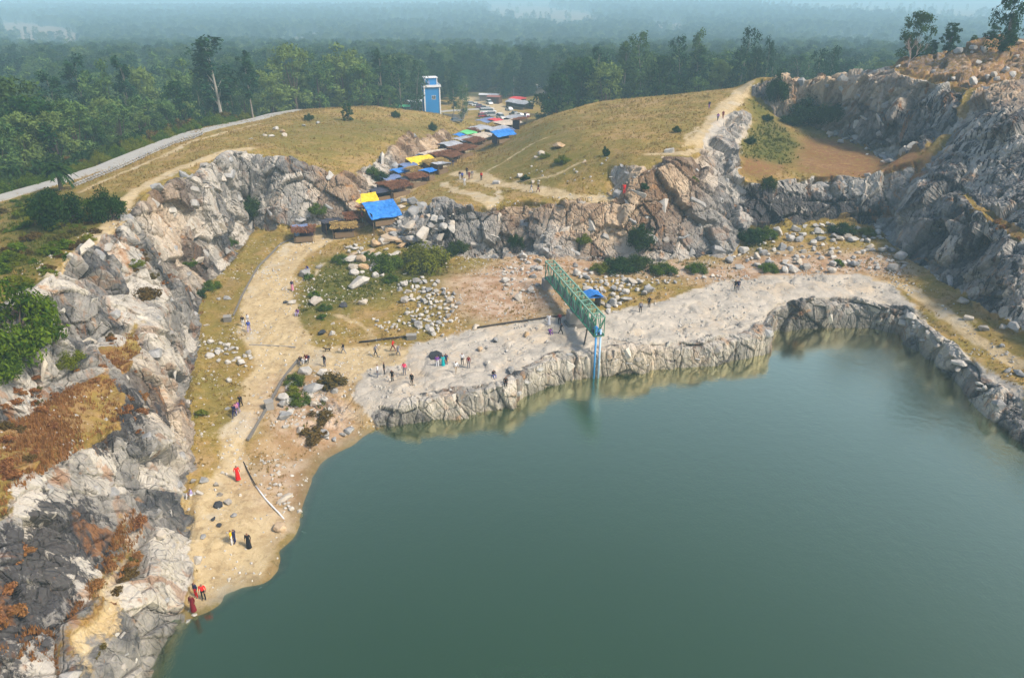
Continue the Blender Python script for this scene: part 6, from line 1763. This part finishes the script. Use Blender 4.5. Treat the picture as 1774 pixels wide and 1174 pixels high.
stall(893, 217, 7.0, 4.2, 2.6, R(45), M_TARPW, 'whitish roof last in the row before the parking place', M_CURTAIN, 28, 0.3)
stall(900, 188, 12.0, 4.5, 2.6, R(-50), M_TARPW, 'long grey canopy on the far side of the parking lane', M_BROWN, 29, 0.3, ridge=0.6)
stall(897, 181, 6.0, 4.0, 2.4, R(-50), M_TARPR, 'red cloth fronted stall beside the long grey canopy', M_BROWN, 30, 0.3)
# more small stalls packed into the gaps of the row
FILL = [(THATCH_R,), M_TARPK, (THATCH_Y,), M_TARPL, M_TARPW, (THATCH_R,), M_TARPC, (THATCH_R,), M_TARPB, (THATCH_R,)]
FNAME = ['brown branch roof', 'black sheet roof', 'straw roof', 'faded blue sheet roof', 'grey sheet roof', 'brown branch roof', 'cream sheet roof', 'brown branch roof', 'blue sheet roof', 'brown branch roof']
FW = ['of a low stall just above the black sheeted one', 'of a low stall beside the long brown roof', 'of a low stall under the faded lilac sheet', 'of a low stall behind the yellow canopy', 'of a small stall opposite the yellow canopy', 'of a small stall below the grey hut', 'of a small stall above the cream sheet', 'of a small stall left of the grey hut', 'of a small stall beside the green one', 'of a narrow stall between the pale sheets', 'of a narrow stall behind the wide pale roof', 'of a narrow stall facing the buff sheet', 'of a narrow stall by the red topped one', 'of a lean-to beside the grey canopy', 'of a lean-to behind the blue edged canopy', 'of a lean-to near the long cream roof', 'of a lean-to at the parking end', 'of a lean-to below the brown roofs', 'of a low stall by the path to the ledge', 'of a low stall at the foot of the dome', 'of a lean-to at the pole', 'of a stall next to the straw roof']
for i, (fx, fy) in enumerate([(672,336),(706,326),(716,312),(738,283),(764,300),(784,284),(760,276),(770,268),(798,248),(816,250),(820,240),(846,244),(852,230),(880,236),(858,250),(900,222),(872,218),(812,268),(742,312),(790,276),(640,378),(575,402)]):
    stall(fx, fy, rs.uniform(2.4, 4.6), rs.uniform(1.8, 2.8), rs.uniform(1.7, 2.3), R(rs.uniform(20, 65)), FILL[i % 10], FNAME[i % 10] + ' ' + FW[i], M_CURTAIN if i % 3 == 0 else (M_BROWN if i % 3 == 1 else None), 50 + i, rs.uniform(-0.3, 0.4), rs.uniform(0.0, 0.4), rs.uniform(0.15, 0.45), counter=i % 2 == 0)
# sign board hanging at the lowest stall
p = hit(515, 414)
r = empty('round_sign', p, 0.2, 1, 'small round light blue board in front of the lowest stall', 'sign')
part('post', Geo().tube([(0, 0, -0.2), (0, 0, 1.0)], [0.04, 0.04], 5).mesh('post', M_WOOD), r)
part('board', Geo().tube([(0, -0.06, 1.0), (0, 0.0, 1.0)], [0.5, 0.5], 14).mesh('board', M_PALEPIPE), r)

# parked cars
def car_proto(paint, kind):
    g = Geo()
    L, W = (4.2, 1.7) if kind != 'suv' else (4.4, 1.8)
    hb, hr = (0.85, 1.45) if kind != 'suv' else (1.0, 1.8)
    # body profile extruded across the width, with a narrower cabin
    prof = [(-L / 2, 0.35), (-L / 2, hb * 0.85), (-L / 2 + 0.15, hb), (L / 2 - 1.15, hb), (L / 2 - 0.12, hb * 0.82), (L / 2, hb * 0.6), (L / 2, 0.35)]
    b = len(g.V)
    for s in (-1, 1):
        for x, z in prof: g.V.append(Vector((x, s * W / 2, z)))
    n = len(prof)
    for i in range(n):
        j = (i + 1) % n
        g.F.append((b + i, b + j, b + n + j, b + n + i))
    g.F.append(tuple(b + i for i in range(n))[::-1]); g.F.append(tuple(b + n + i for i in range(n)))
    body = g.mesh('body', paint)
    c = Geo(); x0, x1 = (-L / 2 + (0.1 if kind != 'sedan' else 0.7)), L / 2 - 1.2
    lo = [(x0, -W / 2 + 0.05), (x1, -W / 2 + 0.05), (x1, W / 2 - 0.05), (x0, W / 2 - 0.05)]
    hi = [(x0 + 0.35, -W / 2 + 0.2), (x1 - 0.75, -W / 2 + 0.2), (x1 - 0.75, W / 2 - 0.2), (x0 + 0.35, W / 2 - 0.2)]
    for (x, y) in lo: c.V.append(Vector((x, y, hb - 0.01)))
    for (x, y) in hi: c.V.append(Vector((x, y, hr - 0.06)))
    for f in ((0, 1, 5, 4), (1, 2, 6, 5), (2, 3, 7, 6), (3, 0, 4, 7), (4, 5, 6, 7)): c.F.append(f)
    cabin = c.mesh('windows', M_GLASS)
    rf = Geo().box(((x0 + x1 - 0.4) / 2, 0, hr - 0.02), (x1 - x0 - 1.05, W - 0.36, 0.09)).mesh('roof', paint)
    wh = Geo().tube([(0, -0.1, 0), (0, 0.1, 0)], [0.33, 0.33], 12).mesh('wheel', M_STEEL)
    lt = Geo().box((0, 0, 0), (0.06, 0.35, 0.16)).mesh('headlight', M_WHITE)
    return body, cabin, rf, wh, lt, L, W, hb
PAINT = {k: flat_mat('paint_' + k, c, 0.3, 0.5, 0, 0.95) for k, c in dict(white=(0.75, 0.75, 0.74), silver=(0.45, 0.46, 0.48), grey=(0.12, 0.13, 0.14), red=(0.40, 0.03, 0.04), dark=(0.03, 0.03, 0.05), maroon=(0.16, 0.03, 0.08)).items()}
CARS = {}
def car(px, py, rz, paint, kind, label):
    key = (paint, kind)
    if key not in CARS: CARS[key] = car_proto(PAINT[paint], kind)
    body, cabin, rf, wh, lt, L, W, hb = CARS[key]
    p = hit(px, py)
    r = empty('parked_car', p, R(rz), 1, label, 'car', 'cars in the parking place')
    part('body', body, r); part('windows', cabin, r); part('roof', rf, r)
    for sx in (-L / 2 + 0.8, L / 2 - 0.8):
        for sy in (-W / 2 + 0.05, W / 2 - 0.05):
            part('wheel', wh, r).location = (sx, sy, 0.33)
    for sy in (-W / 2 + 0.3, W / 2 - 0.3):
        part('headlight', lt, r).location = (L / 2 - 0.02, sy, hb * 0.68)
for a in [(818, 182, 20, 'silver', 'hatch', 'silver car at the far left of the parking lane'), (826, 184, 15, 'white', 'sedan', 'white car beside the farthest silver one'), (833, 187, 10, 'maroon', 'hatch', 'purple red car behind the white jeeps'), (848, 181, -70, 'white', 'suv', 'white van standing in the middle of the lane'), (840, 190, 12, 'grey', 'sedan', 'dark car left of the white van'), (847, 191, 8, 'white', 'sedan', 'white saloon below the white van'), (841, 196, 10, 'white', 'suv', 'white jeep with dark windows at the lane edge'), (850, 196, 5, 'white', 'suv', 'second white jeep in the row at the lane edge'), (844, 201, 12, 'white', 'hatch', 'white hatchback nearest the red topped stall'), (854, 202, 8, 'silver', 'suv', 'silver jeep nearest the red topped stall'), (838, 203, 20, 'red', 'hatch', 'red car tucked behind the white hatchback'),
          (890, 200, 120, 'grey', 'hatch', 'dark grey hatchback on the right of the lane'), (900, 203, 118, 'white', 'hatch', 'white hatchback on the right of the lane'), (910, 203, 118, 'maroon', 'hatch', 'dark red car at the right end of the lane'), (882, 192, 118, 'silver', 'sedan', 'silver saloon parked before the grey canopy'), (868, 206, -60, 'white', 'suv', 'white jeep in front of the whitish roof'), (790, 212, 30, 'grey', 'sedan', 'dark car below the right yard wall')]:
    car(*a)
print('built', time.time() - T0)
# ------------------------------------------------------------------ people: a skinned body for each pose, cloth colours by slot
def pose(kind):
    """joints (x right, y front, z up), radius; edges; zone names per joint for the cloth colours"""
    J = {}
    def j(n, p, r): J[n] = (Vector(p), r)
    if kind in ('stand', 'dress', 'arms'):
        j('pelvis', (0, 0, 0.95), 0.15); j('waist', (0, 0, 1.12), 0.135); j('chest', (0, 0.01, 1.33), 0.155); j('neck', (0, 0, 1.50), 0.055); j('chin', (0, 0.02, 1.56), 0.075); j('head', (0, 0.02, 1.66), 0.098)
        for s, m in ((-1, 'l'), (1, 'r')):
            j('shoulder' + m, (s * 0.19, 0, 1.43), 0.062)
            if kind == 'arms' and s > 0:
                j('elbow' + m, (s * 0.27, 0.16, 1.28), 0.047); j('wrist' + m, (s * 0.12, 0.30, 1.48), 0.036); j('hand' + m, (s * 0.08, 0.33, 1.54), 0.042)
            else:
                j('elbow' + m, (s * 0.25, -0.03, 1.15), 0.047); j('wrist' + m, (s * 0.26, 0.05, 0.92), 0.036); j('hand' + m, (s * 0.26, 0.08, 0.82), 0.042)
            j('hip' + m, (s * 0.10, 0, 0.90), 0.10); j('knee' + m, (s * 0.11, 0.02, 0.50), 0.07); j('ankle' + m, (s * 0.12, -0.01, 0.09), 0.048); j('toe' + m, (s * 0.14, 0.15, 0.05), 0.042)
    elif kind == 'walk':
        j('pelvis', (0, 0, 0.93), 0.15); j('waist', (0, 0.02, 1.10), 0.135); j('chest', (0, 0.05, 1.31), 0.155); j('neck', (0, 0.06, 1.48), 0.055); j('chin', (0, 0.09, 1.54), 0.075); j('head', (0, 0.09, 1.64), 0.098)
        for s, m in ((-1, 'l'), (1, 'r')):
            j('shoulder' + m, (s * 0.19, 0.05, 1.41), 0.062); j('elbow' + m, (s * 0.25, 0.05 - s * 0.14, 1.15), 0.047); j('wrist' + m, (s * 0.24, 0.12 - s * 0.20, 0.95), 0.036); j('hand' + m, (s * 0.24, 0.15 - s * 0.24, 0.86), 0.042)
            j('hip' + m, (s * 0.10, 0, 0.88), 0.10); j('knee' + m, (s * 0.10, 0.05 + s * 0.20, 0.48), 0.07); j('ankle' + m, (s * 0.10, s * 0.32 - 0.02, 0.10), 0.048); j('toe' + m, (s * 0.11, s * 0.32 + 0.14, 0.05), 0.042)
    else:  # sit
        j('pelvis', (0, 0, 0.16), 0.155); j('waist', (0, -0.03, 0.32), 0.14); j('chest', (0, 0.03, 0.54), 0.155); j('neck', (0, 0.07, 0.71), 0.055); j('chin', (0, 0.11, 0.77), 0.075); j('head', (0, 0.12, 0.87), 0.098)
        for s, m in ((-1, 'l'), (1, 'r')):
            j('shoulder' + m, (s * 0.19, 0.04, 0.64), 0.062); j('elbow' + m, (s * 0.26, 0.12, 0.40), 0.047); j('wrist' + m, (s * 0.16, 0.34, 0.38), 0.036); j('hand' + m, (s * 0.12, 0.42, 0.40), 0.042)
            j('hip' + m, (s * 0.11, 0.05, 0.14), 0.10); j('knee' + m, (s * 0.15, 0.46, 0.32), 0.07); j('ankle' + m, (s * 0.14, 0.52, -0.08), 0.048); j('toe' + m, (s * 0.15, 0.68, -0.12), 0.042)
    E = [('pelvis', 'waist'), ('waist', 'chest'), ('chest', 'neck'), ('neck', 'chin'), ('chin', 'head')]
    for m in 'lr':
        E += [('chest', 'shoulder' + m), ('shoulder' + m, 'elbow' + m), ('elbow' + m, 'wrist' + m), ('wrist' + m, 'hand' + m), ('pelvis', 'hip' + m), ('hip' + m, 'knee' + m), ('knee' + m, 'ankle' + m), ('ankle' + m, 'toe' + m)]
    return J, E
ZONE = {'pelvis': 1, 'waist': 0, 'chest': 0, 'neck': 2, 'chin': 2, 'head': 2, 'shoulder': 0, 'elbow': 0, 'wrist': 2, 'hand': 2, 'hip': 1, 'knee': 1, 'ankle': 1, 'toe': 4}
def body_mesh(kind):
    J, E = pose(kind)
    names = list(J)
    me = bpy.data.meshes.new('body_' + kind)
    me.from_pydata([tuple(J[n][0]) for n in names], [(names.index(a), names.index(b)) for a, b in E], [])
    o = bpy.data.objects.new('body_source', me); COL.objects.link(o)
    sk = o.modifiers.new('skin', 'SKIN'); sk.use_smooth_shade = True
    for i, n in enumerate(names):
        d = me.skin_vertices[0].data[i]
        d.radius = (J[n][1], J[n][1]); d.use_root = n == 'pelvis'
    o.modifiers.new('sub', 'SUBSURF').levels = 1
    o.modifiers['sub'].render_levels = 1
    dg = bpy.context.evaluated_depsgraph_get()
    out = bpy.data.meshes.new_from_object(o.evaluated_get(dg))
    bpy.data.objects.remove(o)
    cen = np.array([p.center for p in out.polygons])
    JP = np.array([J[n][0] for n in names])
    best = np.argmin(np.linalg.norm(cen[:, None] - JP[None], axis=2), axis=1)
    z = [ZONE[n if n in ZONE else n[:-1]] for n in names]
    idx = np.array([z[b] for b in best])
    hd = J['head'][0]
    hair = (np.linalg.norm(cen - np.array(hd), axis=1) < 0.19) & ((cen[:, 2] > hd.z + 0.02) | (cen[:, 1] < hd.y - 0.03)) & (cen[:, 2] > hd.z - 0.10)
    idx[hair] = 3
    if kind == 'dress':
        for v in out.vertices:      # long skirt: the legs flare into one hem
            if v.co.z < 0.95:
                t = (0.95 - v.co.z) / 0.95
                v.co.x *= 1.15 + 0.55 * t; v.co.y *= 1.5 + 1.0 * t
    out.polygons.foreach_set('material_index', idx.astype(np.int32))
    out.polygons.foreach_set('use_smooth', np.ones(len(out.polygons), bool))
    for _ in range(5): out.materials.append(None)
    return out
BODY = {k: body_mesh(k) for k in ('stand', 'walk', 'sit', 'arms', 'dress')}
def skirt_mesh():
    g = Geo(); n = 14
    rings = [(0.98, 0.15, 0.13), (0.75, 0.19, 0.165), (0.4, 0.21, 0.185), (0.06, 0.235, 0.205)]
    for z, a, b in rings:
        for k in range(n):
            t = 2 * math.pi * k / n; w = 1 + 0.07 * (k % 2) * (1 - z)
            g.V.append(Vector((a * w * math.cos(t), b * w * math.sin(t), z)))
    for i in range(3):
        for k in range(n): g.F.append((i * n + k, i * n + (k + 1) % n, (i + 1) * n + (k + 1) % n, (i + 1) * n + k))
    return g.mesh('skirt', None, True)
SKIRT = skirt_mesh(); SKIRT.materials.append(None)
CLOTH = {k: flat_mat('cloth_' + k, c, 0.9, 0.1, 0, 0.8, 8) for k, c in dict(black=(0.015, 0.015, 0.02), white=(0.72, 0.72, 0.74), red=(0.72, 0.02, 0.02), pink=(0.80, 0.05, 0.14), maroon=(0.16, 0.012, 0.02), blue=(0.04, 0.08, 0.35), navy=(0.02, 0.025, 0.08), grey=(0.20, 0.20, 0.23), teal=(0.01, 0.42, 0.45), yellow=(0.85, 0.52, 0.01), purple=(0.20, 0.07, 0.32), lilac=(0.40, 0.34, 0.62), brown=(0.16, 0.10, 0.06), beige=(0.45, 0.36, 0.26), rose=(0.62, 0.25, 0.34)).items()}
SKIN = flat_mat('skin', (0.24, 0.12, 0.07), 0.6, 0.3); HAIR = flat_mat('hair', (0.012, 0.010, 0.010), 0.6, 0.3); SHOE = flat_mat('shoe', (0.05, 0.04, 0.035), 0.7, 0.2)
rp = random.Random(21)
def person(px, py, kind, top, low, face, label, up=0.0, size=1.0):
    p = hit(px, py)
    o = link('person', BODY[kind if kind != 'dress' else 'stand'], label=label, cat='person', group='visitors')
    o.location = (p[0], p[1], p[2] + up)
    if kind == 'sit': o.location.z += 0.12
    s = size * rp.uniform(0.95, 1.03)
    o.scale = (s, s, s); o.rotation_euler = (0, 0, R(face))
    for i, m in enumerate((CLOTH[top], CLOTH[low], SKIN, HAIR, SHOE)):
        o.material_slots[i].link = 'OBJECT'; o.material_slots[i].material = m
    if kind == 'dress':
        k = part('skirt', SKIRT, o)
        k.material_slots[0].link = 'OBJECT'; k.material_slots[0].material = CLOTH[low]
# face: 0 looks away from the camera, 180 towards it
for a in [
    (341,1034,'stand','navy','red',150,'person in a dark top and red trousers near the lower shore'), (354,1038,'stand','red','black',190,'person in a red jacket beside the dark topped one at the lower shore'), (337,1062,'dress','maroon','maroon',170,'person in a long maroon dress standing on a stone at the waterline', 0.25),
    (403,943,'stand','yellow','white',100,'person in a yellow jacket and white trousers on the beach'), (408,941,'stand','navy','navy',90,'person in dark clothes right behind the yellow jacket'), (432,949,'dress','black','black',180,'person in long black clothes alone on the beach sand'), (413,831,'dress','red','red',20,'person in a bright red dress walking up the track'), (333,860,'sit','lilac','white',120,'person in white sitting by the cliff foot boulders'),
    (407,723,'walk','navy','navy',0,'person at the rear of the group walking up the track'), (411,719,'walk','rose','grey',0,'person in a pink top in the walking group'), (413,716,'walk','purple','lilac',0,'person in violet in the walking group'), (418,706,'walk','black','black',5,'person in black leading the walking group'),
    (422,566,'stand','black','white',10,'person in a black top on the left edge of the track bend'), (430,562,'walk','white','white',350,'person in white on the track bend'), (432,575,'walk','blue','lilac',10,'person in a blue top and lilac trousers on the track bend'),
    (507,503,'dress','navy','rose',180,'person in a long pink skirt on the side path'), (516,545,'sit','purple','lilac',170,'person in purple sitting on a stone at the track bend'), (534,475,'sit','blue','blue',150,'person in blue sitting on the grey rounded boulder', 0.6),
    (532,634,'sit','maroon','white',140,'person in a red top sitting on the white boulder', 0.7), (521,628,'sit','black','grey',200,'person in dark clothes sitting left of the red topped one'), (534,625,'sit','navy','black',180,'person sitting behind the red topped one'),
    (563,635,'arms','black','grey',150,'person photographing at the edge of the pale shelf'), (596,613,'walk','black','grey',100,'person in a black jacket and grey trousers walking near the dog'), (651,617,'walk','grey','black',250,'person in grey striding across the shelf'), (681,608,'walk','red','maroon',280,'person in a red top near the black pipe'), (690,616,'walk','grey','grey',260,'person in a grey shirt just below the red topped walker'),
    (655,653,'stand','white','grey',90,'person in a white top on the shelf left of the black clad one'), (666,648,'stand','black','black',270,'person in a bulky black coat on the shelf'), (680,661,'stand','black','black',170,'slim person in black near the shelf edge'), (701,649,'stand','pink','grey',180,'person in a bright pink top on the shelf'), (714,667,'stand','black','black',160,'person in black nearest the shelf edge in the middle'),
    (758,637,'stand','purple','white',0,'person in purple beside the black boulder'), (768,636,'dress','teal','teal',0,'person in teal in front of the black boulder'), (773,633,'stand','navy','navy',10,'person in navy right of the teal one'), (790,646,'walk','white','beige',200,'person in a white shirt and beige trousers on the shelf'), (801,632,'arms','white','black',170,'person in a white top with arms raised to the face'), (812,637,'stand','maroon','grey',190,'person in a maroon jacket at the right of the shelf group'),
    (855,652,'sit','black','blue',200,'person in blue jeans sitting at the rock edge'), (876,665,'sit','black','black',180,'person in black crouching lowest on the rock edge'),
    (951,563,'dress','white','white',180,'person in a long white dress left of the walkway pier'), (969,562,'stand','maroon','black',0,'person in dark red standing by the black pipe'), (953,579,'sit','purple','purple',200,'person in purple sitting on the rock near the white dress'), (971,580,'walk','black','black',260,'person in black walking towards the seated one in purple'),
    (1109,542,'stand','grey','black',180,'person in grey right of the truss walkway'), (1124,533,'stand','black','black',170,'person in black right of the grey one beyond the walkway'), (1273,503,'stand','black','black',180,'person in black on the far white floor'), (1278,503,'stand','navy','navy',170,'person in navy beside the black clad one on the far floor'),
    (797,311,'stand','black','white',180,'person in black at the left of the crowd on the ledge'), (801,312,'stand','blue','navy',200,'person in blue in the crowd on the ledge'), (805,322,'stand','white','white',180,'person in white in front of the crowd on the ledge'), (809,304,'stand','black','navy',170,'person at the back of the crowd on the ledge'), (813,311,'stand','maroon','maroon',190,'person in maroon in the crowd on the ledge'), (818,310,'stand','grey','beige',180,'person in grey at the right of the crowd on the ledge'), (834,313,'stand','red','black',150,'person in red walking away from the ledge crowd'),
    (920,334,'walk','grey','white',270,'person in a grey top on the ledge path'), (932,334,'walk','black','maroon',270,'person in black behind the grey one on the ledge path'), (780,288,'stand','black','navy',180,'person in black by the stalls above the crowd'), (785,289,'stand','navy','grey',170,'person in navy by the stalls above the crowd'), (1081,336,'stand','red','red',180,'person in bright red on the ledge below the orange blocks'), (1228,189,'walk','navy','purple',180,'person on the grassy dome near the ridge path'), (1243,210,'walk','purple','navy',180,'person in purple on the ridge rocks'), (1252,206,'stand','maroon','maroon',180,'person in dark red on the ridge rocks')]:
    person(*a)
# the dog
def dog_mesh():
    me = bpy.data.meshes.new('dog')
    J = [((0, -0.28, 0.42), 0.10), ((0, 0.0, 0.40), 0.085), ((0, 0.26, 0.44), 0.115), ((0, 0.40, 0.56), 0.065), ((0, 0.50, 0.64), 0.075), ((0, 0.64, 0.60), 0.035),
         ((-0.08, -0.28, 0.36), 0.065), ((-0.09, -0.20, 0.24), 0.045), ((-0.09, -0.33, 0.14), 0.028), ((-0.09, -0.30, 0.02), 0.028), ((0.08, -0.28, 0.36), 0.065), ((0.09, -0.18, 0.24), 0.045), ((0.09, -0.30, 0.14), 0.028), ((0.09, -0.26, 0.02), 0.028),
         ((-0.08, 0.26, 0.34), 0.05), ((-0.08, 0.25, 0.18), 0.03), ((-0.08, 0.27, 0.02), 0.028), ((0.08, 0.26, 0.34), 0.05), ((0.08, 0.28, 0.18), 0.03), ((0.08, 0.31, 0.02), 0.028), ((0, -0.42, 0.50), 0.03), ((0, -0.55, 0.62), 0.018), ((-0.05, 0.47, 0.73), 0.02), ((0.05, 0.47, 0.73), 0.02)]
    E = [(0, 1), (1, 2), (2, 3), (3, 4), (4, 5), (0, 6), (6, 7), (7, 8), (8, 9), (0, 10), (10, 11), (11, 12), (12, 13), (2, 14), (14, 15), (15, 16), (2, 17), (17, 18), (18, 19), (0, 20), (20, 21), (4, 22), (4, 23)]
    me.from_pydata([j[0] for j in J], E, [])
    o = bpy.data.objects.new('dog_source', me); COL.objects.link(o)
    o.modifiers.new('skin', 'SKIN').use_smooth_shade = True
    for i, j in enumerate(J):
        me.skin_vertices[0].data[i].radius = (j[1], j[1]); me.skin_vertices[0].data[i].use_root = i == 1
    o.modifiers.new('sub', 'SUBSURF').levels = 1
    out = bpy.data.meshes.new_from_object(o.evaluated_get(bpy.context.evaluated_depsgraph_get()))
    bpy.data.objects.remove(o)
    out.materials.clear(); out.materials.append(flat_mat('dog_fur', (0.035, 0.025, 0.02), 0.9, 0.1))
    out.polygons.foreach_set('use_smooth', np.ones(len(out.polygons), bool))
    return out
o = link('dog', dog_mesh(), label='small dark dog trotting behind the walker in black', cat='dog')
o.location = hit(568, 609); o.rotation_euler = (0, 0, R(100))
print('done', time.time() - T0)
